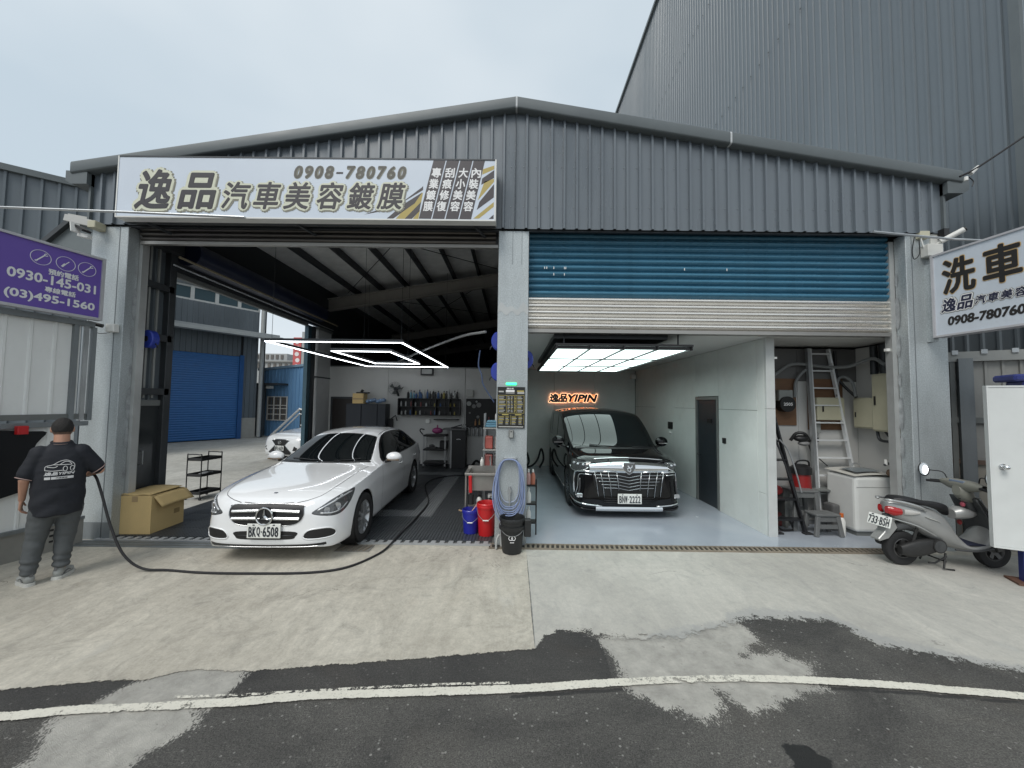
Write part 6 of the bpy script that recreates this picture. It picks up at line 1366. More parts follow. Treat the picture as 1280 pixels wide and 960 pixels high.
for row, z, n_ in (('upper', 1.801, 12), ('lower', 1.551, 12)):
    for i in range(n_):
        c_ = random.choice(['white', 'pale grey', 'black', 'yellow', 'blue', 'black', 'red']); x = -3.33+i*.145+random.uniform(-.02, .02)
        if c_ == 'black' and random.random() < .4: continue
        bottle(x, 11.28, z, .024, .12+random.random()*.07, M('bottle_'+c_.replace(' ', '_'), COLS[c_], .3), '%s bottle in the %s row inside the black wall shelf, %s slot' % (c_, row, ordn(i)), MATS['cap_dark'], 'bottles inside the wall shelf, '+row+' row')
fn = thing('wall_fan', 'dark caged fan mounted on the back wall left of the bottle shelf', 'fan', (-3.52, 11.28, 2.32))
for k in range(7):
    r_ = .03+.028*k; MB().tube([(r_*cos(a*pi/12), -.05-.03*(1-(r_/.2)**2), r_*sin(a*pi/12)) for a in range(24)], .0028, 4, closed=True).build('cage_ring', STEELD, fn)
for k in range(12): MB().tube([(0, -.085, 0), (.1*cos(k*pi/6), -.075, .1*sin(k*pi/6)), (.2*cos(k*pi/6), -.04, .2*sin(k*pi/6))], .0022, 4).build('cage_spoke', STEELD, fn)
for k in range(3):
    a = k*2.094; mb = MB(); mb.grid(lambda u, v, a=a: ((.03+.14*u)*cos(a+.8*v), -.03+.02*v, (.03+.14*u)*sin(a+.8*v)), 4, 4); mb.build('blade', M('fan_blade', (.10, .11, .11), .4), fn, smooth=True)
MB().cyl((0, -.04, 0), (0, .12, 0), .05, .06, 14).build('motor', STEELD, fn, smooth=True); MB().bar((0, .08, -.02), (.05, .16, -.22), .05, .04).build('bracket', STEELD, fn); MB().tube([(.05, .1, 0), (.16, .1, .0), (.2, .12, .06)], .012, 6).build('arm', STEELD, fn)
pg = thing('pegboard', 'black pegboard with hanging polishing pads and tools', 'pegboard', (-1.0, 11.44, 1.1))
MB().box(-1.42, -.42, 11.44, 11.455, 1.18, 2.05).build('board', M('peg_black', (.012, .012, .012), .6), pg, world=True)
for k, (x, z, r_, c_) in enumerate(((-1.33, 1.90, .07, 'white'), (-1.18, 1.82, .06, 'pale grey'), (-1.03, 1.86, .075, 'pale grey'), (-1.10, 1.96, .03, 'white'), (-1.30, 1.62, .03, 'pale grey'), (-1.05, 1.5, .045, 'pale grey'))):
    o = MB().lathe([(r_, 0), (r_, -.03), (r_*.3, -.035), (0, -.035)], (0, 0, 0), 16, 'y').xf(Matrix.Translation((x, 11.44, z))).build('polishing_pad', M('pad_'+c_.replace(' ', '_'), (.34, .35, .34) if c_ == 'white' else (.18, .18, .175), .7), None, smooth=True)
    tag(o, ('large pale', 'medium grey', 'large grey', 'tiny pale', 'small dim', 'lowest round')[k]+' polishing pad hanging on the black pegboard', 'polishing pad')
for k, (x, z, c_) in enumerate(((-1.12, 1.32, (.35, .16, .06)), (-1.0, 1.34, (.30, .2, .08)), (-.72, 1.40, (.2, .05, .05)), (-.6, 1.3, (.12, .12, .12)))):
    o = tag(MB().cyl((x, 11.40, z-.07), (x, 11.40, z+.05), .03, .022, 10).cyl((x, 11.40, z+.05), (x, 11.40, z+.11), .012, n=8).build('tool_bottle', M('tool_%d' % k, c_, .4), None, smooth=True), ('left amber', 'right amber', 'dark red', 'dark grey')[k]+' bottle hanging low on the black pegboard', 'bottle')
for k in range(6): bottle(-1.42+k*.125, 11.38, .93-.0, .035, .30, M('clear_plastic', (.30, .31, .31), .2), 'pale hanging spray bottle under the pegboard, %s in its row' % ordn(k), BLACKP, 'spray bottles hanging in a row under the pegboard', spray=True)
tag(MB().cyl((-1.5, 11.42, 1.17), (-.66, 11.42, 1.17), .012, n=8).build('hanging_rail', ALU, None), 'thin rail holding the row of spray bottles', 'rail')
tag(MB().box(-1.42, -1.20, 11.36, 11.455, 2.10, 2.32).build('wall_vent_box', M('vent_white', (.36, .36, .34), .5), None, bevel=.008), 'square pale speaker box on the wall above the pegboard', 'speaker')
fl = thing('flood_light', 'flood light with pale face and black frame atop the back wall', 'flood light', (-2.6, 11.40, 2.80))
MB().box(-2.80, -2.42, 11.36, 11.44, 2.74, 2.96).build('lamp_frame', BLACKP, fl, world=True); MB().box(-2.76, -2.46, 11.35, 11.36, 2.78, 2.92).build('lamp_face', M('lamp_face_pale', (.35, .36, .35), .3), fl, world=True)
tag(MB().box(-2.62, -2.50, 11.39, 11.455, 1.30, 1.42).build('socket_box', WHITEP, None, bevel=.006), 'white socket box on the wall under the bottle shelf', 'socket')
cb = thing('dark_cupboard', 'dark navy two door cupboard against the back wall', 'cupboard', (-4.25, 11.2, 0))
NV = M('cupboard_navy', (.010, .014, .022), .45)
MB().box(-4.86, -3.72, 11.02, 11.44, .036, 1.86).build('carcass', NV, cb, world=True)
for x0, x1 in ((-4.85, -4.42), (-4.40, -3.95)): MB().box(x0, x1, 11.0, 11.018, .06, 1.84).build('cupboard_door', NV, cb, world=True, bevel=.004)
c2 = thing('cardboard_box', 'small cardboard box on top of the dark navy cupboard', 'cardboard box', (-4.55, 11.2, 1.862))
MB().box(-4.70, -4.38, 11.05, 11.35, 1.864, 2.16).build('box_body', CARD, c2, world=True, bevel=.004); MB().box(-4.70, -4.38, 11.04, 11.049, 1.98, 2.02).build('tape', M('tape_tan', (.35, .25, .13), .3), c2, world=True)
tag(MB().box(-4.62, -4.28, 11.1, 11.3, 2.162, 2.20).cyl((-4.5, 11.2, 2.2), (-4.46, 11.2, 2.27), .04, n=10).build('tool_case', BLACKP, None, bevel=.004), 'flat black tool lying on the small cardboard box', 'tool')
mb = MB()
for k in range(6): mb.ell((-4.28+.09*k, 11.16+.03*(k % 2), 1.93+.02*(k % 3)), (.075, .07, .06), 12, 8)
tag(mb.build('plastic_bag', M('bag_blue_white', (.20, .30, .46), .5, var=.6, vs=9), None, smooth=True), 'crumpled blue and white bag on the dark navy cupboard', 'bag')
tag(MB().box(-3.72, -3.60, 11.3, 11.44, 1.10, 1.42).tube([(-3.66, 11.3, 1.4), (-3.5, 11.3, 1.52), (-3.45, 11.3, 1.36)], .02, 6).build('extractor', BLACKP, None, bevel=.01), 'small black device on the wall right of the navy cupboard', 'device')
tr = thing('trolley', 'black three tray trolley with pale posts by the back wall', 'trolley', (-2.25, 11.15, .036))
for z in (.12, .50, .90): MB().box(-.33, .33, -.22, .22, z, z+.05).build('tray', BLACKP, tr, bevel=.01)
for x in (-.31, .31):
    for y in (-.2, .2): MB().box(x-.02, x+.02, y-.015, y+.015, .06, .92).build('post', M('post_pale', (.38, .38, .38), .4, .3), tr); MB().cyl((x-.01, y, .03), (x+.015, y, .03), .03, n=12).build('caster', BLACKP, tr)
MB().tube([(-.33, -.2, .95), (-.42, -.2, 1.06), (-.40, -.2, 1.12), (-.30, -.2, 1.10)], .016, 8, smooth=3).build('push_handle', BLACKP, tr, smooth=True)
tag(MB().ell((-2.2, 11.1, 1.10), (.16, .12, .09), 16, 10).cyl((-2.2, 11.1, 1.15), (-2.2, 11.1, 1.26), .02, n=8).build('pink_pot', M('magenta', (.28, .05, .16), .5, bump=.2, bs=20), None, smooth=True), 'bright pink kettle shaped cloth bundle on the trolley', 'bundle')
tag(MB().box(-2.12, -1.90, 11.05, 11.30, .588, .80).build('black_case', BLACKP, None, bevel=.01), 'black case on the middle trolley tray', 'case')
tag(MB().box(-2.45, -2.22, 11.0, 11.2, .588, .62).ell((-2.35, 11.1, .65), (.09, .07, .05), 10, 6).build('polisher', M('polisher_dark', (.05, .05, .05), .4), None), 'dark polishing machine on the middle trolley tray', 'polisher')
tc_ = thing('tool_cabinet', 'tall black tool cabinet with a grey counter at the back wall', 'cabinet', (-1.58, 11.2, .03))
MB().box(-1.76, -1.36, 11.0, 11.4, .036, 1.12).build('carcass', BLACKP, tc_, world=True, bevel=.006); MB().box(-2.02, -1.34, 10.92, 11.42, 1.13, 1.17).build('counter', M('counter_grey', (.09, .09, .09), .35), tc_, world=True)
MB().box(-1.80, -1.76, 11.0, 11.1, .036, 1.12).build('side_rail', MATS['post_pale'], tc_, world=True); MB().tube([(-1.62, 10.99, .86), (-1.56, 10.985, .875), (-1.5, 10.99, .86)], .008, 5).build('badge', PUREW, tc_, world=True)
tag(MB().box(-1.80, -1.52, 11.05, 11.30, 1.172, 1.20).bar((-1.75, 11.15, 1.2), (-1.5, 11.15, 1.27), .14, .03).build('laptop', BLACKP, None), 'black folded device lying on the grey counter', 'device')
for k, (x, c_) in enumerate(((-1.45, 'pale grey'), (-1.39, 'white'))): bottle(x, 11.15, 1.172, .025, .12, MATS['bottle_'+c_.replace(' ', '_')], '%s small bottle at the right end of the grey counter' % c_, MATS['cap_dark'])
tag(MB().tube([(-1.2, 11.2, .04), (-1.05, 11.0, .25), (-.9, 11.1, .18), (-.7, 11.0, .30), (-.6, 11.1, .12)], .035, 8, smooth=5).build('vacuum_hose', BLACKP, None, smooth=True), 'heap of black vacuum hose on the floor under the hanging spray bottles', 'hose')
tag(MB().box(-1.36, -1.10, 10.9, 11.1, .04, .07).build('floor_scale', M('mat_dark', (.03, .03, .03), .6), None), 'low dark mat at the foot of the tool cabinet', 'mat')
# back of the right bay clutter
tag(MB().tube([(.2, 11.3, .04), (.28, 11.3, .42), (.42, 11.3, .48), (.5, 11.3, .2), (.42, 11.3, .05), (.6, 11.2, .12), (.75, 11.2, .3), (.85, 11.2, .6), (.92, 11.2, .3), (.8, 11.2, .05)], .03, 8, smooth=5).build('cable_heap', BLACKR, None, smooth=True), 'black heap of hoses on the floor behind the black van, left corner', 'hose')
# ------------------------------------------------------------------ cardboard box, yard trolley
bx = thing('cardboard_box', 'large open cardboard box at the left edge of the left bay', 'cardboard box', (-5.34, 5.66, .037), rad(2))
BW, BD, BH = .25, .28, .535
for nm, a in (('side_panel', (-BW, BW, -BD, -BD+.008, 0, BH)), ('side_panel', (-BW, BW, BD-.008, BD, 0, BH)), ('side_panel', (-BW, -BW+.008, -BD+.008, BD-.008, 0, BH)), ('side_panel', (BW-.008, BW, -BD+.008, BD-.008, 0, BH)), ('base_panel', (-BW+.008, BW-.008, -BD+.008, BD-.008, 0, .008))): MB().box(*a).build(nm, CARD, bx)
mb = MB(); mb.grid(lambda u, v: (-BW+(2*BW-.03)*u, -BD+2*BD*v*.98, BH+.004+.012*sin(pi*u)+.01*sin(u*9)*(1-v)+.02*v), 10, 8); o = mb.build('top_flap', CARD, bx, smooth=True); o.modifiers.new('s', 'SOLIDIFY').thickness = .006
mb = MB(); mb.grid(lambda u, v: (BW+.004+.10*v+.0*u, -BD+.03+(2*BD)*u+.03*v, BH-.02-.15*v+.012*sin(u*3)), 8, 5); o = mb.build('open_flap', CARD, bx, smooth=True); o.modifiers.new('s', 'SOLIDIFY').thickness = .006
MB().box(-.02, .06, -BD-.002, -BD-.0003, BH-.09, BH-.01).build('tape', MATS['tape_tan'], bx)
MB().box(BW+.0003, BW+.002, .10, .20, .18, .25).build('printed_mark', M('carton_print', (.30, .21, .09), .8), bx)
yc = thing('utility_cart', 'black metal three tier cart standing in the left side opening', 'cart', (-6.06, 7.50, .012), rad(82))
for z, dz in ((.10, 0), (.44, 0), (.74, 0)):
    o = MB().box(-.21, .21, -.15, .15, z, z+.006).build('tray', BLACKP, yc)
    for a in ((-.21, .21, -.15, -.144), (-.21, .21, .144, .15), (-.21, -.204, -.144, .144), (.204, .21, -.144, .144)): MB().box(a[0], a[1], a[2], a[3], z+.006, z+.055).build('tray_lip', BLACKP, o)
for x in (-.215, .215):
    MB().tube([(x, -.155, .05), (x, -.155, .80), (x, -.12, .86), (x, .12, .86), (x, .155, .80), (x, .155, .05)], .010, 8, smooth=3).build('frame_tube', BLACKP, yc, smooth=True)
    for y in (-.155, .155): MB().cyl((x-.01, y, .028), (x+.01, y, .028), .028, n=14).build('caster', BLACKR, yc, smooth=True)
mb = MB(); mb.grid(lambda u, v: (-.14+.28*u, -.1+.2*v, .462+.035*sin(3*u+2*v)*sin(pi*u)+.02*sin(5*v)), 10, 8)
tag(mb.xf(Matrix.Translation((-6.06, 7.50, .012)) @ Matrix.Rotation(rad(82), 4, 'Z')).build('grey_cloth', M('cloth_grey', (.20, .21, .22), .9), None, smooth=True), 'crumpled grey cloth on the middle tier of the black cart', 'cloth')
# ------------------------------------------------------------------ small fittings on the columns
t_ = thing('flood_lamp', 'cream box with a tilted lamp, high on the left column', 'lamp', (-5.95, 5.15, 4.2))
MB().box(-5.93, -5.82, 5.10, 5.248, 4.30, 4.40).build('junction_box', CREAM, t_, world=True, bevel=.006); MB().bar((-6.02, 5.08, 4.30), (-5.88, 5.06, 4.22), .10, .03).build('lamp_head', BLACKP, t_, world=True)
MB().bar((-6.03, 5.04, 4.33), (-6.00, 5.03, 4.20), .09, .02).build('lamp_glass', WHITEP, t_, world=True); MB().bar((-6.02, 5.10, 4.19), (-5.90, 5.12, 4.17), .07, .05).build('lamp_foot', WHITEP, t_, world=True)
tag(MB().bar((-6.35, 5.2, 4.48), (-5.92, 5.2, 4.385), .05, .09).build('wall_bracket', M('cap_pale2', (.45, .45, .43), .5), None), 'pale bar bracket running left from the cream lamp box', 'bracket')
t_ = thing('security_camera', 'small dark camera with aerial on white base, lower on the left column', 'security camera', (-5.65, 5.2, 2.9))
MB().box(-5.66, -5.54, 5.17, 5.248, 2.86, 2.97).build('base_box', WHITEP, t_, world=True, bevel=.006); MB().cyl((-5.66, 5.14, 2.93), (-5.80, 5.08, 2.97), .026, n=12).build('camera_body', BLACKP, t_, world=True, smooth=True)
MB().tube([(-5.78, 5.1, 3.0), (-5.72, 5.1, 3.07)], .005, 5).build('aerial', BLACKP, t_, world=True); MB().tube([(-5.80, 5.12, 2.97), (-5.84, 5.15, 2.9), (-5.78, 5.2, 2.84), (-5.62, 5.2, 2.85)], .005, 5, smooth=4).build('cable', BLACKP, t_, world=True)
t_ = thing('junction_box', 'pale junction box with looping cables on the right column', 'junction box', (5.78, 5.15, 4.1))
MB().box(5.72, 5.93, 5.14, 5.248, 4.05, 4.22).build('box', M('box_white', (.58, .58, .55), .45), t_, world=True, bevel=.008); MB().box(5.66, 5.80, 5.18, 5.248, 4.32, 4.42).build('small_box', CREAM, t_, world=True, bevel=.006)
MB().box(5.86, 6.03, 5.235, 5.249, 4.12, 4.40).build('backplate', MATS['box_white'], t_, world=True)
MB().tube([(5.60, 5.2, 4.35), (5.56, 5.2, 4.15), (5.58, 5.2, 4.02), (5.66, 5.2, 4.10), (5.66, 5.2, 4.3)], .006, 5, smooth=4).build('cable', BLACKP, t_, world=True); MB().tube([(5.68, 5.2, 4.35), (5.72, 5.2, 4.2), (5.80, 5.18, 4.0), (5.84, 5.16, 3.9), (5.80, 5.16, 3.86), (5.78, 5.16, 3.92)], .010, 6, smooth=4).build('cable', WHITEP, t_, world=True)
t_ = thing('security_camera', 'white bullet camera at the top right of the right column', 'security camera', (5.98, 5.1, 4.25))
MB().cyl((5.92, 5.16, 4.26), (6.06, 5.0, 4.36), .035, n=14).build('camera_body', WHITEP, t_, world=True, smooth=True); MB().cyl((6.06, 5.0, 4.36), (6.07, 4.99, 4.365), .03, n=14).build('lens', BLACKP, t_, world=True); MB().cyl((5.9, 5.24, 4.22), (5.92, 5.16, 4.26), .014, n=8).build('bracket_arm', WHITEP, t_, world=True); MB().box(5.95, 6.02, 5.14, 5.22, 4.32, 4.44).build('mount', BLACKP, t_, world=True)
t_ = thing('power_cable', 'black overhead cable tied to the right end of the eaves', 'cable', (6.1, 5.0, 5.1))
MB().tube([(6.03, 5.0, 5.09), (6.25, 4.95, 5.21), (7.1, 4.9, 5.80), (9.5, 4.6, 7.5)], .014, 6, smooth=3).build('wire', BLACKR, t_, world=True, smooth=True); MB().cyl((6.15, 4.98, 5.12), (6.24, 4.96, 5.21), .03, .018, 8).build('insulator', WHITEP, t_, world=True)
MB().cyl((6.10, 4.99, 5.03), (6.10, 4.99, 5.08), .022, n=8).build('clamp', WHITEP, t_, world=True); MB().tube([(6.14, 4.99, 5.08), (6.2, 4.99, 5.02), (6.18, 4.99, 4.95)], .006, 5, smooth=4).build('loose_end', BLACKP, t_, world=True)
# ------------------------------------------------------------------ nook: ladders, washer, cabinets
def ladder(name, label, A, B, w0, w1, n_, m_, depth=.045, rung=.05, dx=Vector((1, 0, 0))):
    t_ = thing(name, label, 'ladder', A); A = Vector(A); B = Vector(B)
    for s_ in (-.5, .5): MB().bar(A+dx*w0*s_, B+dx*w1*s_, .03, depth, up=(0, 1, 0)).build('stile', m_, t_, world=True, bevel=.004)
    for k in range(n_):
        f_ = (k+.7)/(n_); p = A.lerp(B, f_); w = w0+(w1-w0)*f_; MB().bar(p-dx*(w/2-.016), p+dx*(w/2-.016), rung, .022, up=(0, 0, 1)).build('rung', m_, t_, world=True)
    return t_
al = ladder('step_ladder', 'tall aluminium ladder leaning in the storage nook', (5.46, 6.36, .014), (5.22, 6.44, 2.93), .72, .32, 10, M('bright_alu', (.72, .74, .75), .35, .2), .07, .07)
MB().bar((5.02, 6.30, .014), (5.00, 6.40, 2.93), .05, .06).build('rear_stile', ALU, al, world=True)
DKS = M('ladder_black', (.022, .023, .026), .35, .3)
bl = ladder('step_ladder', 'black metal step ladder standing next to the partition edge', (4.24, 5.86, .014), (4.02, 6.30, 2.35), .46, .34, 8, DKS, .07, .13)
MB().tube([(4.49, 5.84, .02), (4.30, 6.0, 1.0), (4.16, 6.2, 1.75), (4.06, 6.3, 2.5)], .014, 8, smooth=3).build('handrail', DKS, bl, world=True, smooth=True)
MB().tube([(4.46, 5.90, .62), (4.40, 5.93, .95), (4.33, 5.98, 1.25), (4.22, 6.02, 1.42)], .012, 8, smooth=4).build('handrail', M('rail_bright', (.4, .41, .42), .3, .7), bl, world=True, smooth=True)
for x in (4.05, 4.49): MB().box(x-.06, x+.06, 5.80, 5.88, .013, .035).build('rubber_foot', BLACKR, bl, world=True)
wm = thing('washing_machine', 'cream top loading washing machine beside the scooter tail', 'washing machine', (5.45, 6.0, .012))
WMC = M('washer_cream', (.63, .64, .62), .35, var=.04, grime=.08)
MB().box(5.16, 5.86, 5.76, 6.30, .07, .90).build('cabinet', WMC, wm, world=True, bevel=.05, seg=3); MB().box(5.20, 5.82, 5.80, 6.26, .012, .07).build('plinth', PRIMER, wm, world=True)
mb = MB(); mb.grid(lambda u, v: (5.15+.72*u, 5.75+.56*v, .905+.06*sin(pi*u)*sin(pi*(.15+.7*v))+.03*v), 12, 10); mb.build('lid', M('lid_cream', (.50, .49, .45), .3), wm, world=True, smooth=True)
mb = MB(); mb.grid(lambda u, v: (5.22+.38*u, 5.80+.3*v, .935+.045*sin(pi*(.1+.6*u))*sin(pi*(.2+.6*v))+.015*v+.012), 8, 8); mb.build('lid_window', M('lid_glass', (.14, .16, .17), .15), wm, world=True, smooth=True)
MB().box(5.18, 5.84, 5.756, 5.7595, .74, .745).build('panel_line', M('line_grey', (.25, .25, .24), .6), wm, world=True)
MB().tube([(5.50, 6.2, .97), (5.54, 6.2, 1.03), (5.62, 6.2, 1.02), (5.70, 6.2, .92)], .014, 8, smooth=4).build('inlet_hose', ALU, wm, world=True, smooth=True)
tp = thing('standpipe', 'grey standpipe with tap between the washer and the right shutter guide', 'tap', (5.68, 5.66, .012))
MB().tube([(5.66, 5.67, .013), (5.64, 5.67, 1.10), (5.56, 5.64, 1.12), (5.48, 5.62, 1.10)], .018, 8).build('pipe', STEELD, tp, world=True, smooth=True); MB().cyl((5.50, 5.62, 1.10), (5.50, 5.62, 1.18), .02, n=10).build('tap_handle', WHITEP, tp, world=True); MB().ell((5.58, 5.66, .98), (.035, .03, .05), 10, 8).build('valve', M('rusty', (.14, .09, .06), .7), tp, world=True)
def stool(c, w, h, label, dd=.30):
    t_ = thing('step_stool', label, 'step stool', (c[0], c[1], .012)); g_ = M('stool_grey', (.14, .145, .145), .45)
    W0, W1 = w/2, w/2*.82
    MB().box(-W1, W1, -dd/2*.85, dd/2*.85, h-.035, h).build('tread', g_, t_, bevel=.012, seg=2)
    for s_ in (-1, 1):
        for q in (-1, 1): MB().bar((s_*(W0-.03), q*(dd/2-.03), 0), (s_*(W1-.035), q*(dd/2*.8-.02), h-.035), .06, .05).build('leg', g_, t_, bevel=.008)
    for q in (-1, 1):
        MB().bar((-W1+.03, q*(dd/2-.05), h-.075), (W1-.03, q*(dd/2-.05), h-.075), .02, .07).build('apron_panel', g_, t_); MB().bar((-W0+.04, q*(dd/2-.04), h*.45), (W0-.04, q*(dd/2-.04), h*.45), .02, .06).build('apron_panel', g_, t_)
    return t_
stool((4.72, 5.84), .44, .33, 'low front grey plastic step stool in the nook'); stool((4.60, 6.12), .46, .62, 'taller grey plastic step stool behind the low one', .34)
t_ = thing('detergent_bottle', 'white detergent bottle with orange cap right of the low grey stool', 'bottle', (4.98, 5.80, .013))
MB().lathe([(0, 0), (.04, 0), (.045, .02), (.045, .22), (.02, .27), (0, .27)], n=14).build('bottle_body', WHITEP, t_, smooth=True); MB().cyl((0, 0, .272), (0, 0, .33), .024, n=12).build('cap', M('orange_cap', (.6, .14, .03), .4), t_, smooth=True)
vc = thing('vacuum_cleaner', 'black and red vacuum cleaner behind the ladders', 'vacuum cleaner', (4.75, 6.3, .6))
MB().cyl((4.76, 6.3, .60), (4.76, 6.3, .84), .14, .13, 20).build('tank', M('vac_red', (.25, .015, .015), .35), vc, world=True, smooth=True, auto=40); MB().lathe([(.15, .84), (.15, .94), (.09, .99), (0, 1.0)], (0, 0, 0), 20).xf(Matrix.Translation((4.76, 6.3, 0))).build('motor_head', BLACKP, vc, world=True, smooth=True)
MB().tube([(4.64, 6.3, .94), (4.68, 6.25, 1.05), (4.84, 6.25, 1.05), (4.90, 6.3, .94)], .014, 8, smooth=4).build('carry_handle', BLACKP, vc, world=True, smooth=True)
tag(MB().box(4.45, 5.55, 6.20, 6.48, .575, .60).box(4.47, 4.51, 6.22, 6.46, .013, .575).box(5.5, 5.54, 6.22, 6.46, .013, .575).build('bench', PRIMER, None), 'low dark bench behind the ladders carrying the vacuum cleaner', 'bench')
mb = MB().ell((4.15, 6.25, .56), (.14, .1, .09), 14, 8).ell((4.30, 6.24, .58), (.10, .09, .08), 14, 8); tag(mb.build('red_bag', M('bag_red', (.33, .03, .03), .6, var=.3, vs=9, bump=.3, bs=20), None, smooth=True), 'red cloth bag on the floor shelf behind the black step ladder', 'bag')
tag(MB().box(4.0, 4.42, 6.1, 6.4, .45, .47).box(4.02, 4.06, 6.12, 6.38, .013, .45).box(4.36, 4.40, 6.12, 6.38, .013, .45).build('low_shelf', PRIMER, None), 'low grey shelf carrying the red bag', 'shelf')
tag(MB().box(4.06, 4.34, 6.15, 6.35, .02, .24).build('maroon_crate', M('maroon', (.10, .02, .02), .5), None, bevel=.02), 'dark maroon case under the red bag', 'case')
tag(MB().tube([(4.60, 6.30, 1.38), (4.66, 6.25, 1.50), (4.76, 6.2, 1.50), (4.88, 6.25, 1.38)], .025, 10, smooth=4).ell((4.74, 6.25, 1.42), (.12, .08, .055), 16, 8).build('pressure_gun', BLACKP, None, smooth=True), 'black handled sprayer hanging behind the ladders', 'sprayer')
tag(MB().ell((4.78, 6.25, 1.34), (.09, .07, .04), 14, 8).build('sprayer_base', M('sprayer_grey', (.2, .2, .2), .4), None, smooth=True), 'grey base of the black sprayer hanging behind the ladders', 'sprayer')
pw = thing('meter_board', 'brown plywood board with cream boxes and a meter on the nook wall', 'meter board', (4.7, 6.5, 1.6))
MB().box(4.02, 4.86, 6.50, 6.515, 1.62, 2.42).build('plywood', PLY, pw, world=True); MB().box(5.06, 5.66, 6.50, 6.515, 1.55, 2.42).build('plywood', PLY, pw, world=True)
MB().box(4.02, 4.38, 6.40, 6.50, 1.80, 2.22).build('cream_box', CREAM, pw, world=True, bevel=.006); MB().box(5.14, 5.60, 6.40, 6.50, 1.72, 2.10).build('cream_box', CREAM, pw, world=True, bevel=.006)
MB().box(5.22, 5.24, 6.385, 6.398, 1.86, 1.96).build('box_latch', BLACKP, pw, world=True)
MB().box(4.50, 4.74, 6.40, 6.50, 2.03, 2.22).build('meter_top', M('meter_grey', (.26, .27, .26), .4), pw, world=True, bevel=.01); MB().cyl((4.62, 6.36, 1.98), (4.62, 6.50, 1.98), .13, n=20).build('meter_glass', BLACKP, pw, world=True, smooth=True); glyph('meter_digits', '2505', .15, .05, PUREW, pw, (4.62, 6.36, 1.98), (1, 0, 0), (0, 0, 1), .03, 0, .003)
MB().box(5.10, 5.22, 6.44, 6.50, 1.50, 1.70).build('breaker', MATS['meter_grey'], pw, world=True)
CDT = M('conduit_grey', (.20, .21, .21), .5)
for k, pts in enumerate((((4.42, 6.45, 2.22), (4.42, 6.45, 2.40), (4.35, 6.45, 2.46), (4.18, 6.45, 2.44), (4.0, 6.45, 2.36)), ((4.80, 6.45, 2.1), (4.82, 6.45, 2.35), (4.90, 6.42, 2.50), (5.02, 6.42, 2.6)), ((4.0, 6.42, 2.42), (4.4, 6.42, 2.46), (4.75, 6.42, 2.66), (5.3, 6.42, 2.62), (5.6, 6.3, 2.62), (5.7, 6.0, 2.72), (5.72, 5.8, 2.6)), ((5.5, 6.42, 2.12), (5.52, 6.42, 2.4), (5.62, 6.40, 2.45), (5.70, 6.35, 2.35), (5.70, 6.3, 2.12)), ((5.5, 6.45, 2.9), (5.52, 6.45, 2.5), (5.6, 6.4, 2.3), (5.72, 6.3, 2.1)))):
    tag(MB().tube(pts, .022 if k != 2 else .026, 8, smooth=5).build('conduit', CDT if k not in (4,) else BLACKP, None, smooth=True), ('grey conduit arching out of the top of the meter', 'grey conduit rising from the meter toward the ladder', 'long wavy grey conduit crossing the nook to the big cabinet', 'grey conduit arch between the two cream cabinets', 'black conduit dropping from the nook ceiling')[k], 'conduit')
for k, (y, r_) in enumerate(((6.12, .05), (5.95, .06))): tag(MB().cyl((5.85, y, 2.48), (5.85, y, 2.94), r_, n=12).build('riser_pipe', STEELD, None, smooth=True), ('thinner', 'thicker')[k]+' dark riser pipe above the big cream cabinet', 'pipe')
ec = thing('electrical_cabinet', 'large cream electrical cabinet on the right wall of the nook', 'electrical cabinet', (5.770, 5.9, 1.5))
MB().box(5.720, 5.92, 5.60, 6.03, 1.57, 2.47).build('case', CREAM, ec, world=True, bevel=.006); MB().box(5.705, 5.72, 5.61, 6.02, 1.59, 2.44).build('cabinet_door', CREAM, ec, world=True, bevel=.005); MB().box(5.69, 5.705, 5.96, 5.98, 1.98, 2.12).build('handle', BLACKP, ec, world=True)
ec = thing('electrical_cabinet', 'smaller cream electrical cabinet left of the large one', 'electrical cabinet', (5.770, 6.2, 1.5))
MB().box(5.750, 5.92, 6.04, 6.40, 1.60, 2.10).build('case', CREAM, ec, world=True, bevel=.006); MB().box(5.735, 5.75, 6.05, 6.39, 1.62, 2.08).build('cabinet_door', CREAM, ec, world=True, bevel=.005); MB().box(5.725, 5.735, 6.34, 6.355, 1.78, 1.86).build('handle', BLACKP, ec, world=True)
tag(MB().tube([(5.800, 6.05, 1.58), (5.780, 6.0, 1.45), (5.780, 5.9, 1.42), (5.800, 5.8, 1.45), (5.820, 5.75, 1.58)], .022, 8, smooth=4).tube([(5.820, 5.95, 1.58), (5.810, 5.85, 1.48), (5.810, 5.72, 1.47), (5.820, 5.64, 1.58)], .016, 8, smooth=4).build('cable_loop', STEELD, None, smooth=True), 'grey cable loops hanging under the large cream cabinet', 'cable')
tag(MB().box(5.05, 5.20, 6.46, 6.50, 1.35, 1.42).build('socket', STEELD, None), 'small dark socket plate low on the nook wall', 'socket')
tag(MB().tube([(4.92, 6.4, 1.45), (5.02, 6.4, 1.2), (5.1, 6.38, .95)], .014, 6, smooth=4).build('cord', BLACKP, None), 'black cord hanging between ladder rungs', 'cord')
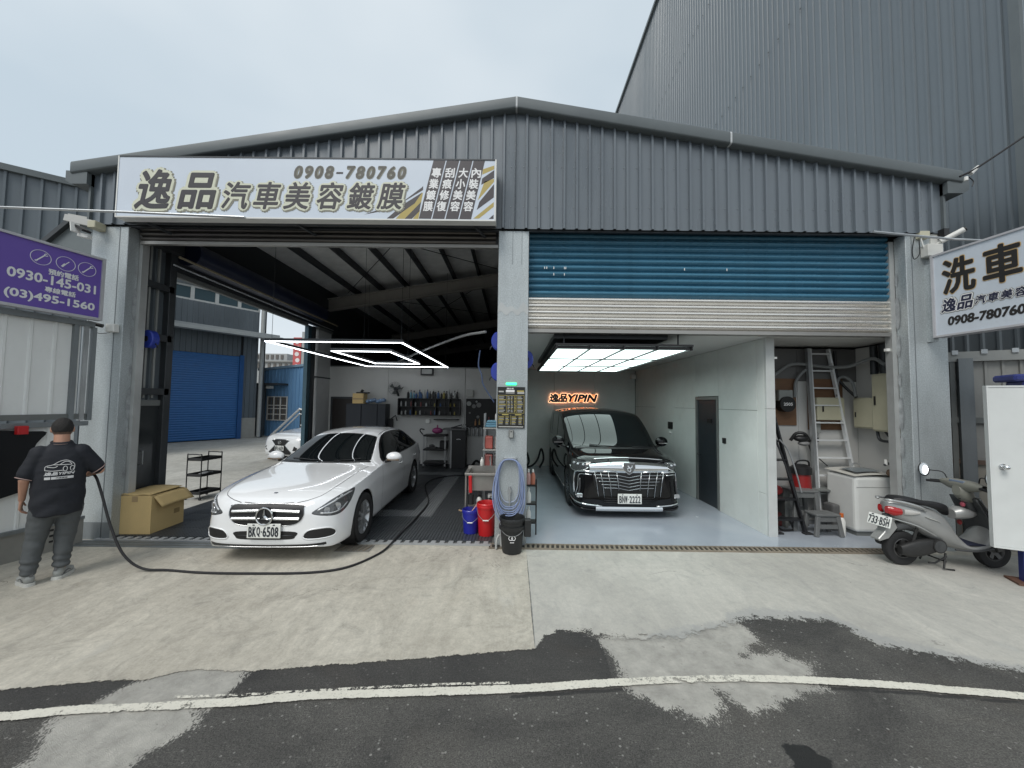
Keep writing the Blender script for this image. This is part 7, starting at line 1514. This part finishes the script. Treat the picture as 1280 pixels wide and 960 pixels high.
# ------------------------------------------------------------------ hose across the apron
tag(MB().tube([(-5.12, 4.50, 1.06), (-4.98, 4.46, 1.03), (-4.80, 4.38, 1.05), (-4.64, 4.31, .88), (-4.48, 4.28, .52), (-4.30, 4.26, .22), (-4.12, 4.30, .05), (-3.85, 4.33, .019), (-3.4, 4.28, .019), (-2.84, 4.28, .019), (-2.25, 4.32, .019), (-1.90, 4.47, .019), (-1.68, 4.85, .019), (-1.62, 5.15, .03), (-1.60, 5.4, .05), (-1.56, 6.2, .05), (-1.57, 7.2, .05), (-1.85, 8.2, .05), (-1.98, 8.8, .05), (-1.9, 9.4, .05), (-1.55, 9.8, .05), (-.95, 9.9, .05), (-.4, 9.9, .05)], .0135, 8, smooth=6).build('pressure_hose', BLACKR, None, smooth=True, auto=False), 'long black hose running from the person across the concrete into the left bay', 'hose')
# ------------------------------------------------------------------ cabinet on a blue post at the right edge
W7 = wallplane((5.395, 4.32), rad(116)); P7, d7, n7 = W7
kk = thing('metal_cabinet', 'white metal cabinet with round knob on blue legs at the right edge', 'cabinet', (5.7, 4.2, 0))
WMT = M('enamel_white', (.62, .64, .63), .35, var=.04, grime=.05)
wbox(MB(), W7, .012, 1.2, .42, 2.19, -.03, 0).build('cabinet_door', WMT, kk, world=True, bevel=.004)
for a in ((0, .012, .40, 2.21), (.012, 1.2, .40, .42), (.012, 1.2, 2.19, 2.21)): wbox(MB(), W7, a[0], a[1], a[2], a[3], -.06, .006).build('door_edge', WMT, kk, world=True)
wbox(MB(), W7, .32, 1.2, .45, 2.26, -.34, -.07).build('cabinet_body', M('cabinet_blue', (.02, .03, .16), .35), kk, world=True, bevel=.01); wbox(MB(), W7, .24, 1.2, 2.26, 2.34, -.40, -.03).build('cabinet_lid', MATS['cabinet_blue'], kk, world=True, bevel=.02)
kp = P7+d7*.10+Vector((0, 0, 1.30))
MB().cyl(kp, kp+n7*.05, .012, n=12).build('knob_stem', CHROME, kk, world=True, smooth=True); MB().ell(kp+n7*.06, .03, 16, 10).build('knob', CHROME, kk, world=True, smooth=True); MB().cyl(kp+n7*.002, kp+n7*.008, .034, n=20).build('knob_rose', CHROME, kk, world=True, smooth=True)
wbox(MB(), W7, .28, .36, .03, .44, -.20, -.12).build('leg', MATS['cabinet_blue'], kk, world=True); wbox(MB(), W7, .20, .44, .008, .03, -.28, -.04).build('base_plate', M('rust_brown', (.12, .06, .04), .7, var=.3), kk, world=True)
# a little more clutter in the nook and the wash bays
tag(MB().tube([(4.10, 6.44, .02), (4.16, 6.46, 1.35)], .012, 8).box(4.02, 4.20, 6.40, 6.47, .02, .10).build('broom', M('broom_tan', (.30, .22, .12), .7), None), 'thin tan broom leaning behind the black step ladder', 'broom')
tag(MB().tube([(4.06, 6.46, 1.75), (4.10, 6.42, 1.4), (4.22, 6.4, 1.15), (4.34, 6.42, 1.35), (4.30, 6.46, 1.7)], .014, 6, smooth=5).build('cable_loop', BLACKP, None, smooth=True), 'black cable loop hanging behind the black step ladder', 'cable')
tag(MB().tube([(4.95, 6.46, 1.42), (5.10, 6.44, 1.15), (5.30, 6.42, .95)], .008, 6, smooth=4).build('thin_cord', BLACKP, None), 'thin slanting cord on the wall above the washing machine', 'cord')
tag(MB().tube([(4.40, 6.0, .03), (4.33, 5.98, .16), (4.22, 6.02, .22), (4.12, 5.98, .10), (4.2, 5.95, .03), (4.36, 5.96, .03)], .016, 6, smooth=5, closed=False).build('hose_bundle', BLACKP, None, smooth=True), 'black hose bundle lying under the black step ladder', 'hose')
tag(MB().box(5.02, 5.14, 6.0, 6.2, .013, .42).build('grey_canister', M('canister_grey', (.10, .10, .10), .5), None, bevel=.03, seg=2), 'dark canister on the floor left of the washing machine', 'canister')
tag(MB().box(3.97, 4.0, 6.3, 6.34, 1.1, 1.9).build('mop_head', M('mop_pale', (.35, .35, .34), .8), None, bevel=.01), 'narrow pale mop hanging at the left edge of the nook', 'mop')
# ------------------------------------------------------------------ scooter
def loft(stations, n=20, p=2.4, axis='x', close=True):
    """stations: (x, z_bottom, z_top, half_width[, y_offset])"""
    mb = MB(); m = len(stations)
    P = crom([(s[0], s[1], s[2]) for s in stations], 4); Wd = crom([(s[3], s[4] if len(s) > 4 else 0, 0) for s in stations], 4)
    for q, w in zip(P, Wd):
        zc, hz = (q.y+q.z)/2, (q.z-q.y)/2
        for k in range(n):
            a = 2*pi*k/n; c_, s_ = cos(a), sin(a)
            mb.v.append((q.x, w.y+w.x*math.copysign(abs(c_)**(2/p), c_), zc+hz*math.copysign(abs(s_)**(2/p), s_)))
    m = len(P)
    for i in range(m-1):
        for k in range(n): mb.f.append((i*n+k, (i+1)*n+k, (i+1)*n+(k+1) % n, i*n+(k+1) % n))
    mb.f += [tuple(range(n)), tuple((m-1)*n+k for k in reversed(range(n)))]
    return mb
sc = thing('scooter', 'silver grey motor scooter with red tail light, seen from behind near the right column', 'scooter', (5.4, 4.78, .006), rad(-3))
SIL = M('scooter_silver', (.33, .335, .33), .3, .3, var=.08, grime=.15, coat=.3); SILD = M('scooter_dark_grey', (.06, .063, .065), .45, var=.12); CHM = M('scooter_bright', (.42, .43, .43), .25, .5)
def lx(X): return X-5.4
rw = wheel(sc, lx(4.84), 0, .215, .10, .125, M('dark_rim', (.10, .10, .10), .4, .6), side=-1, spokes=5, twin=False)
fw = wheel(sc, lx(6.02), 0, .212, .095, .125, MATS['dark_rim'], side=-1, spokes=5, twin=False)
loft([(lx(4.64), .70, .80, .05), (lx(4.72), .60, .835, .10), (lx(4.90), .50, .81, .145), (lx(5.12), .38, .76, .165), (lx(5.32), .28, .66, .165), (lx(5.46), .24, .44, .16), (lx(5.60), .235, .31, .175), (lx(5.80), .25, .36, .17), (lx(5.94), .34, .55, .16)]).build('rear_body', SIL, sc, smooth=True, auto=60)
loft([(lx(4.72), .79, .86, .07), (lx(4.80), .80, .875, .115), (lx(4.98), .785, .86, .135), (lx(5.18), .75, .815, .13), (lx(5.36), .70, .80, .105), (lx(5.43), .64, .76, .06)], p=2.8).build('seat', M('seat_vinyl', (.014, .014, .016), .5, bump=.1), sc, smooth=True)
for s_ in (-1, 1):
    MB().tube([(lx(4.62), s_*.05, .825), (lx(4.64), s_*.10, .835), (lx(4.80), s_*.145, .815), (lx(4.98), s_*.165, .765), (lx(5.03), s_*.155, .72)], lambda t: .015, 8, smooth=4).build('grab_rail', CHM, sc, smooth=True, auto=False)
    loft([(lx(4.63), .66, .75, .028, s_*.050), (lx(4.69), .635, .75, .04, s_*.080), (lx(4.76), .655, .735, .025, s_*.112)], n=14).build('tail_light', M('lens_red', (.36, .01, .012), .12, coat=.6), sc, smooth=True)
    loft([(lx(4.78), .665, .735, .02, s_*.128), (lx(4.86), .665, .73, .02, s_*.145), (lx(4.96), .68, .71, .01, s_*.155)], n=12).build('indicator', M('lens_clear', (.45, .44, .42), .15, coat=.5), sc, smooth=True)
    MB().tube([(lx(4.68), s_*.085, .60), (lx(4.92), s_*.155, .535), (lx(5.14), s_*.172, .42)], .007, 6, smooth=4).build('body_trim', CHM, sc, smooth=True)
    MB().tube([(lx(5.38), s_*.165, .26), (lx(5.62), s_*.185, .255), (lx(5.84), s_*.18, .29)], .012, 6, smooth=4).build('floor_edge', SILD, sc, smooth=True)
glyph('side_lettering', 'Many', .11, .035, M('sticker_pale', (.55, .55, .52), .4), sc, (lx(5.0), -.158, .645), (1, 0, -.28), (0, -.1, 1), .02, .2, .004, world=False) if 0 else None
for k in range(3): MB().bar((lx(5.02+.05*k), -.164-.0008*k, .655-.015*k), (lx(5.10+.05*k), -.1675, .625-.015*k), .004, .018, up=(0, 1, 0)).build('side_sticker', M('sticker_pale', (.50, .50, .47), .4), sc)
MB().prism([(lx(4.60), .62), (lx(4.70), .60), (lx(4.76), .48), (lx(4.64), .34), (lx(4.52), .30), (lx(4.50), .33), (lx(4.60), .44)], 'y', -.065, .065).build('rear_mudguard', SIL, sc, bevel=.008)
pn = Vector((-1, -.25, .35)).normalized(); ux_ = Vector((.25, -1, 0)).normalized(); uy_ = pn.cross(ux_)
plate(sc, '733·BSH', (lx(4.555), -.02, .56), ux_, uy_, .27, .145)
MB().box(lx(4.64), lx(4.70), -.04, .04, .58, .64).build('plate_lamp', SILD, sc, bevel=.01)
ENG = M('engine_black', (.028, .028, .028), .5, .2, var=.3, vs=20)
loft([(lx(4.74), .16, .27, .035, -.10), (lx(4.86), .14, .32, .045, -.11), (lx(5.02), .16, .36, .05, -.11), (lx(5.18), .20, .36, .045, -.10), (lx(5.26), .22, .32, .03, -.10)], n=16, p=3).build('belt_cover', ENG, sc, smooth=True)
MB().cyl((lx(5.20), -.16, .29), (lx(5.20), .12, .29), .085, .09, 20).build('engine_case', ENG, sc, smooth=True)
for k in range(4): MB().cyl((lx(5.20), -.162-.004*k, .29), (lx(5.20), -.160-.004*k, .29), .07-.015*k, n=20).build('case_ring', SILD, sc)
MB().tube([(lx(5.12), .12, .16), (lx(4.9), .14, .20), (lx(4.68), .14, .26)], lambda t: .04+.01*t, 12, smooth=4).build('muffler', ENG, sc, smooth=True)
loft([(lx(4.76), .42, .52, .06), (lx(4.90), .44, .56, .075), (lx(5.06), .40, .50, .07), (lx(5.2), .34, .42, .06)], n=14).build('inner_fender', SILD, sc, smooth=True)
MB().tube([(lx(4.9), -.09, .26), (lx(4.95), -.12, .50)], .018, 8).build('shock_absorber', ENG, sc, smooth=True)
MB().tube([(lx(5.30), -.12, .20), (lx(5.24), -.15, .02), (lx(5.36), -.16, .008)], .012, 8).tube([(lx(5.30), .12, .20), (lx(5.24), .15, .02)], .012, 8).tube([(lx(5.28), -.14, .10), (lx(5.28), .14, .10)], .010, 6).tube([(lx(5.30), -.13, .16), (lx(5.12), -.16, .09), (lx(5.03), -.17, .095)], .010, 6).build('centre_stand', ENG, sc, smooth=True)
# floorboard, leg shield, column, handlebar
MB().box(lx(5.48), lx(5.84), -.155, .155, .312, .325).build('floor_mat', M('mat_navy', (.012, .016, .04), .8, bump=.2), sc, bevel=.004)
def shield(u, v):
    y = -.19+.38*u; z = .32+.56*v; x = lx(5.96)-.25*v**1.3-.0+.09*(1-(abs(y)/.19)**2)*.6-.02
    return (x, y*(1-.25*(1-v)*.5-.15*v**3), z)
mb = MB(); mb.grid(shield, 14, 14); o = mb.build('leg_shield', SILD, sc, smooth=True); o.modifiers.new('s', 'SOLIDIFY').thickness = .02
def nose(u, v):
    y = -.185+.37*u; z = .34+.54*v; return (lx(6.02)-.26*v**1.2+.10*(1-(abs(y)/.185)**2), y*(.72+.28*sin(pi*min(1, v+.15))), z)
mb = MB(); mb.grid(nose, 14, 14); o = mb.build('front_cowl', SIL, sc, smooth=True); o.modifiers.new('s', 'SOLIDIFY').thickness = .012
loft([(lx(5.86), .26, .40, .05), (lx(5.98), .36, .46, .065), (lx(6.10), .33, .44, .065), (lx(6.22), .20, .32, .055)], n=14).build('front_fender', SIL, sc, smooth=True)
for s_ in (-1, 1): MB().tube([(lx(6.02), s_*.065, .212), (lx(5.93), s_*.06, .46)], .016, 8).build('fork_leg', ENG, sc, smooth=True)
loft([(lx(5.52), .60, .72, .06), (lx(5.60), .60, .76, .10), (lx(5.68), .62, .74, .12), (lx(5.74), .64, .72, .10)], n=16).build('glove_hatch', SIL, sc, smooth=True)
MB().tube([(lx(5.80), 0, .70), (lx(5.68), 0, .98)], .05, 12).build('steering_column', SILD, sc, smooth=True)
mb = MB()
def hb(u, v):
    a = 2*pi*v; y = -.25+.50*u; w_ = (1-(abs(y)/.26)**2.5)
    return (lx(5.68)+.085*cos(a)*(.35+.65*w_), y, 1.045+.045*sin(a)*(.45+.55*w_)+.012*w_-.06*max(0, sin(a+pi))*w_)
mb.grid(hb, 24, 16); mb.build('handlebar_cover', M('cover_warm_grey', (.22, .22, .19), .4, grime=.15), sc, smooth=True)
MB().box(lx(5.60), lx(5.645), -.09, .09, 1.055, 1.092).build('instrument', M('dash_glass', (.16, .20, .27), .1, coat=.6), sc, bevel=.01)
for s_ in (-1, 1):
    MB().cyl((lx(5.65), s_*.23, 1.03), (lx(5.60), s_*.37, 1.02), .017, n=12).build('grip', BLACKR, sc, smooth=True)
    MB().tube([(lx(5.70), s_*.22, 1.03), (lx(5.70), s_*.30, 1.04), (lx(5.66), s_*.38, 1.035)], .006, 6, smooth=3).build('brake_lever', BLACKP, sc, smooth=True)
    MB().tube([(lx(5.69), s_*.18, 1.07), (lx(5.67), s_*.22, 1.16), (lx(5.61), s_*.34, 1.165)], .007, 6, smooth=3).build('mirror_stem', BLACKP, sc, smooth=True)
    mr_ = Matrix.Translation((lx(5.60), s_*.40, 1.17)) @ Vector((-.56, -.62, .55)).to_track_quat('X', 'Y').to_matrix().to_4x4()
    mh = MB().ell((-.016, 0, 0), (.022, .105, .058), 16, 10).xf(mr_).build('mirror_shell', BLACKP, sc, smooth=True)
    MB().ell((.004, 0, 0), (.006, .098, .052), 16, 10).xf(mr_).build('mirror_glass', MATS['mirror_glass'], mh, smooth=True)
for k, (y, z, c_, nm) in enumerate(((.02, .78, (.5, .10, .14), 'pink'), (-.06, .70, (.45, .42, .05), 'yellow'), (.03, .55, (.30, .03, .03), 'red'))):
    MB().ell((lx(5.70)-.04*(k == 2), y, z), (.02, .03, .035 if k != 1 else .014), 10, 8).build('key_charm' if k == 0 else 'sticker' if k == 1 else 'hook_bag', M('charm_'+nm, c_, .5), sc, smooth=True)
MB().cyl((lx(5.69), 0, .86), (lx(5.64), 0, .87), .02, n=12).build('ignition', ENG, sc)
loft([(lx(5.60), .90, 1.03, .05), (lx(5.66), .84, 1.04, .09), (lx(5.74), .80, 1.0, .08), (lx(5.80), .80, .93, .04)], n=16).build('column_cover', MATS['cover_warm_grey'], sc, smooth=True)
sc.scale = (.90, .95, .96); sc.location = (5.345, 4.78, .006)
# ------------------------------------------------------------------ person seen from behind
pe = thing('person', 'heavyset person in black printed polo shirt and grey trousers, back turned, holding a hose', 'person', (-4.90, 4.12, .012), rad(50))
pe.scale = (.82, .86, .985)
def cap(mb, a, b, r0, r1, n=16):
    a, b = Vector(a), Vector(b); mb.cyl(a, b, r0, r1, n); mb.ell(a, r0, n, 8); mb.ell(b, r1, n, 8)
def fuse(name, mb, m, parent, vox, smooth=6, fac=.5, bump=None):
    me = bpy.data.meshes.new('t'); me.from_pydata(mb.v, [], mb.f); o = link('t', me)
    r = o.modifiers.new('r', 'REMESH'); r.mode = 'VOXEL'; r.voxel_size = vox; r.use_smooth_shade = True
    s_ = o.modifiers.new('s', 'SMOOTH'); s_.iterations = smooth; s_.factor = fac
    dg = bpy.context.evaluated_depsgraph_get(); dg.update(); me2 = bpy.data.meshes.new_from_object(o.evaluated_get(dg)); bpy.data.objects.remove(o)
    me2.name = name
    if bump:
        for v in me2.vertices: v.co += v.normal*bump(v.co)
    me2.materials.clear(); me2.materials.append(m); me2.polygons.foreach_set('use_smooth', [True]*len(me2.polygons)); return link(name, me2, parent)
mb = MB()
# trunk, head and neck
mb.ell((0, 0, .86), (.165, .12, .12)); mb.ell((0, .01, 1.0), (.20, .155, .20)); mb.ell((0, 0, 1.20), (.19, .14, .18)); mb.ell((0, 0, 1.34), (.20, .11, .10))
cap(mb, (0, .005, 1.40), (0, .03, 1.53), .075, .074)
mb.ell((0, .055, 1.615), (.094, .108, .112), 24, 16); mb.ell((0, .085, 1.565), (.060, .068, .066), 16, 10); mb.ell((0, .155, 1.60), (.014, .022, .022), 10, 8); mb.ell((0, .145, 1.565), (.028, .016, .010), 10, 6)
for s_ in (-1, 1): mb.ell((s_*.098, .045, 1.605), (.012, .02, .033), 10, 8); mb.ell((s_*.03, .135, 1.625), (.017, .012, .010), 10, 6)
# legs
for s_, kx, ky, ax_, ay in ((-1, -.165, .03, -.20, -.03), (1, .085, .04, .065, .0)):
    cap(mb, (s_*.10, 0, .80), (kx, ky, .44), .105, .066); cap(mb, (kx, ky, .44), (ax_, ay, .09), .062, .040); cap(mb, (ax_, ay, .06), (ax_+s_*.03, ay+.13, .04), .038, .030)
# left arm hanging, slightly bent, open relaxed hand
cap(mb, (-.19, 0, 1.36), (-.285, -.03, 1.09), .060, .050); cap(mb, (-.285, -.03, 1.09), (-.295, .06, .88), .048, .031)
def hand(mb, w, fwd, down, side, curl):
    """w wrist; down along the fingers, side toward the thumb, fwd palm normal"""
    w, fwd, down, side = Vector(w), Vector(fwd).normalized(), Vector(down).normalized(), Vector(side).normalized()
    for k in range(4):
        b = w+down*.085+side*(.033-.021*k); cap(mb, w+down*.015+side*(.018-.012*k), b, .017, .012, 10)
        L_ = (.040, .046, .042, .032)[k]; d_ = down; p = b
        for j in range(3):
            a = curl*(j+1)*(1+.12*k); d2 = (down*cos(a)+fwd*sin(a)).normalized(); q = p+d2*L_*(1, .72, .55)[j]; cap(mb, p, q, .0105-.0012*j, .0095-.0012*j, 10); p = q
    t0 = w+down*.025+side*.025; t1 = t0+(down*.5+side*.8+fwd*.25).normalized()*.042; t2 = t1+(down*.85+side*.3+fwd*.45).normalized()*.032; cap(mb, t0, t1, .015, .012, 10); cap(mb, t1, t2, .0115, .0095, 10)
hand(mb, (-.297, .065, .865), (.9, .2, 0), (-.06, .12, -1), (.2, 1, .1), .42)
# right arm bent forward, fist round the hose
cap(mb, (.19, 0, 1.36), (.36, .02, 1.13), .060, .048); cap(mb, (.36, .02, 1.13), (.25, .27, 1.06), .046, .030)
hand(mb, (.245, .285, 1.055), (-.2, -.3, -1), (-.45, .9, -.05), (-.9, -.4, .2), 1.0)
fuse('body', mb, SKIN, pe, .0055, 5)
# hair: short, faded at the neck
def scalp(r, lo, hi_, grow, back=0.):
    mb = MB(); mb.ell((0, 0, 0), (1, 1, 1), 40, 30); out = []
    for x, y, z in mb.v:
        q = Vector((x*.094, .055+y*.108, 1.615+z*.112)); cut = lo+max(0, q.y-.0)*.55+max(0, q.y-.10)*6+.006*noise.noise(q*40)
        t = max(0, min(1, (q.z-cut)/.022)); t = t*t*(3-2*t)
        if hi_: t *= max(0, min(1, (hi_-q.z)/.02))
        k = .93+(grow-.93)*t; out.append((x*.094*k, .055+y*.108*k, 1.615+z*.112*k))
    mb.v = out; return mb
hr = fuse('hair', scalp(1, 1.567, None, 1.085), M('hair_black', (.016, .014, .013), .7, bump=.8, bs=160, var=.4, vs=60), pe, .0045, 2, bump=lambda c: .0022*noise.noise(c*70)+.003*noise.noise(c*25))
fuse('faded_nape', scalp(1, 1.535, 1.61, 1.025), M('stubble', (.12, .075, .055), .7, var=.3, vs=60), pe, .0045, 2)
# shirt
mb = MB()
secs = [(.70, .225, .19, .0), (.76, .232, .195, .0), (.85, .242, .20, .01), (1.02, .238, .19, .01), (1.18, .236, .172, .0), (1.30, .226, .145, .0), (1.37, .195, .12, .0), (1.42, .135, .095, .01), (1.475, .088, .082, .02)]
n = 32
for z, a, b_, yo in secs: mb.v += [(a*math.copysign(abs(cos(2*pi*k/n))**.9, cos(2*pi*k/n)), yo+b_*math.copysign(abs(sin(2*pi*k/n))**.9, sin(2*pi*k/n)), z) for k in range(n)]
for i in range(len(secs)-1): mb.f += [(i*n+k, i*n+(k+1) % n, (i+1)*n+(k+1) % n, (i+1)*n+k) for k in range(n)]
mb.f += [tuple(reversed(range(n))), tuple((len(secs)-1)*n+k for k in range(n))]
cap(mb, (-.175, 0, 1.345), (-.272, -.02, 1.15), .098, .084); cap(mb, (.175, 0, 1.345), (.325, .015, 1.17), .098, .086)
def wr(c): return .007*noise.noise(Vector((c.x*5, c.y*5, c.z*9)))+.0035*noise.noise(Vector((c.x*13+3, c.y*9, c.z*24)))+(.005*sin((c.z*1.6+abs(c.x)*1.2)*22+c.x*6) if c.z < 1.0 else 0)
SHM = M('shirt_black', (.012, .014, .020), .8, bump=.15, bs=150, var=.12)
shirt = fuse('shirt', mb, SHM, pe, .011, 5, bump=wr)
bm = bmesh.new(); bm.from_mesh(shirt.data); sbv = BVHTree.FromBMesh(bm); bm.free()
MB().tube([(.088*cos(a*pi/12), .018+.083*sin(a*pi/12), 1.468+.012*sin(a*pi/12)) for a in range(24)], .013, 8, closed=True).build('collar', SHM, shirt, smooth=True, auto=False)
CST = M('collar_stripe', (.42, .30, .27), .7)
MB().tube([(.094*cos(a*pi/12), .016+.089*sin(a*pi/12), 1.462+.012*sin(a*pi/12)) for a in range(24)], .004, 6, closed=True).build('collar_stripe', CST, shirt, smooth=True, auto=False)
for c_, nrm in (((-.285, -.022, 1.10), (-.33, -.1, -.94)), ((.345, .017, 1.143), (.6, .07, -.79))):
    a, b_, d_ = frame(nrm); MB().tube([Vector(c_)+(a*cos(k*pi/10)+b_*sin(k*pi/10))*.078 for k in range(20)], .005, 6, closed=True).build('cuff_stripe', CST, shirt, smooth=True, auto=False)
def onback(x, z, off=.003):
    h, nn, i, d_ = sbv.ray_cast(Vector((x, -1, z)), Vector((0, 1, 0)))
    return (h+Vector((0, -off, 0))) if h else Vector((x, -.2, z))
PRT = M('shirt_print', (.62, .62, .62), .7)
def pline(pts, w=.0035, k=4): MB().tube([onback(p.x, p.y) for p in crom([(a, b, 0) for a, b in pts], k)], w, 5).build('shirt_print', PRT, shirt)
cz = 1.215
pline([(-.125, cz-.03), (-.12, cz+.01), (-.06, cz+.025), (.0, cz+.06), (.06, cz+.065), (.115, cz+.03), (.125, cz-.01), (.11, cz-.035)])
pline([(-.125, cz-.03), (-.06, cz-.04), (.03, cz-.038)]); pline([(-.11, cz+.005), (-.05, cz-.005), (-.02, cz+.008)]); pline([(.0, cz+.025), (.035, cz+.05), (.075, cz+.048), (.10, cz+.02)]); pline([(-.06, cz+.025), (.0, cz+.022), (.10, cz+.018)])
for x0 in (.045, .105):
    pline([(x0+.018*cos(a*pi/5), cz-.022+.026*sin(a*pi/5)) for a in range(11)], .0035, 2)
g_ = glyph('shirt_lettering', '逸品YIPIN', .25, .038, PRT, shirt, (0, 0, cz-.068), (1, 0, 0), (0, 0, 1), .05, .35, .001, world=False)
for v in g_.data.vertices: v.co = onback(v.co.x, v.co.z, .004)
for x0, x1 in ((-.125, -.075), (-.068, .12)):
    mb = MB(); mb.grid(lambda u, v, x0=x0, x1=x1: onback(x0+(x1-x0)*u, cz-.128+.026*v, .0035), 12, 2); mb.build('shirt_print_bar', PRT, shirt, smooth=True)
g_ = glyph('shirt_lettering', '汽車美容', .10, .014, SHM, shirt, (.02, 0, cz-.115), (1, 0, 0), (0, 0, 1), .03, .2, .001, world=False)
for v in g_.data.vertices: v.co = onback(v.co.x, v.co.z, .0055)
# trousers, baggy and bunched at the ankle
mb = MB(); mb.ell((0, 0, .80), (.222, .175, .15), 24, 14)
for s_, kx, ky, ax_, ay in ((-1, -.165, .03, -.20, -.03), (1, .085, .04, .065, .0)):
    cap(mb, (s_*.115, 0, .76), (kx, ky, .44), .128, .098, 20); cap(mb, (kx, ky, .44), (ax_, ay, .16), .098, .075, 20); mb.ell((ax_, ay-.01, .14), (.078, .088, .05), 18, 8)
def wt(c): return .011*noise.noise(Vector((c.x*6, c.y*6, c.z*10)))+.006*noise.noise(Vector((c.x*14, c.y*9+5, c.z*22)))+(.007*sin(c.z*95+c.x*12) if c.z < .26 else 0)
fuse('trousers', mb, M('trousers_grey', (.085, .092, .095), .85, bump=.2, bs=120, var=.2, vs=7), pe, .011, 4, bump=wt)
# shoes
SHW = M('shoe_pale', (.32, .33, .32), .6, var=.2, vs=14); SOLE = M('sole_white', (.55, .55, .52), .6)
for s_, ax_, ay, an in ((-1, -.20, -.03, .35), (1, .065, .0, -.55)):
    mt = Matrix.Translation((ax_, ay, 0)) @ Matrix.Rotation(an, 4, 'Z'); mb = MB()
    mb.ell((0, -.03, .065), (.050, .060, .055), 16, 10); mb.ell((0, .05, .055), (.053, .075, .045), 16, 10); mb.ell((0, .13, .045), (.052, .065, .034), 16, 10); cap(mb, (0, -.02, .08), (0, -.02, .12), .048, .045)
    so_ = fuse('shoe', mb.xf(mt), SHW, pe, .008, 3)
    mb = MB(); pr_ = [(-.048, -.07), (-.02, -.092), (.02, -.092), (.048, -.07), (.052, .0), (.058, .12), (.040, .185), (0, .20), (-.040, .185), (-.058, .12), (-.052, .0)]
    mb.prism([(p.x, p.y) for p in crom([(a, b, 0) for a, b in pr_], 3, True)], 'z', -.010, .024); mb.xf(mt).build('sole', SOLE, so_, smooth=True)
    MB().bar((0, -.088, .09), (0, -.078, .13), .03, .006).xf(mt).build('heel_tab', M('shoe_grey', (.12, .12, .12), .6), so_)
    for s2 in (-1, 1): MB().tube([(s2*.048, -.02, .04), (s2*.05, .04, .065), (s2*.045, .09, .05)], .006, 6, smooth=3).xf(mt).build('side_stripe', MATS['shoe_grey'], so_)
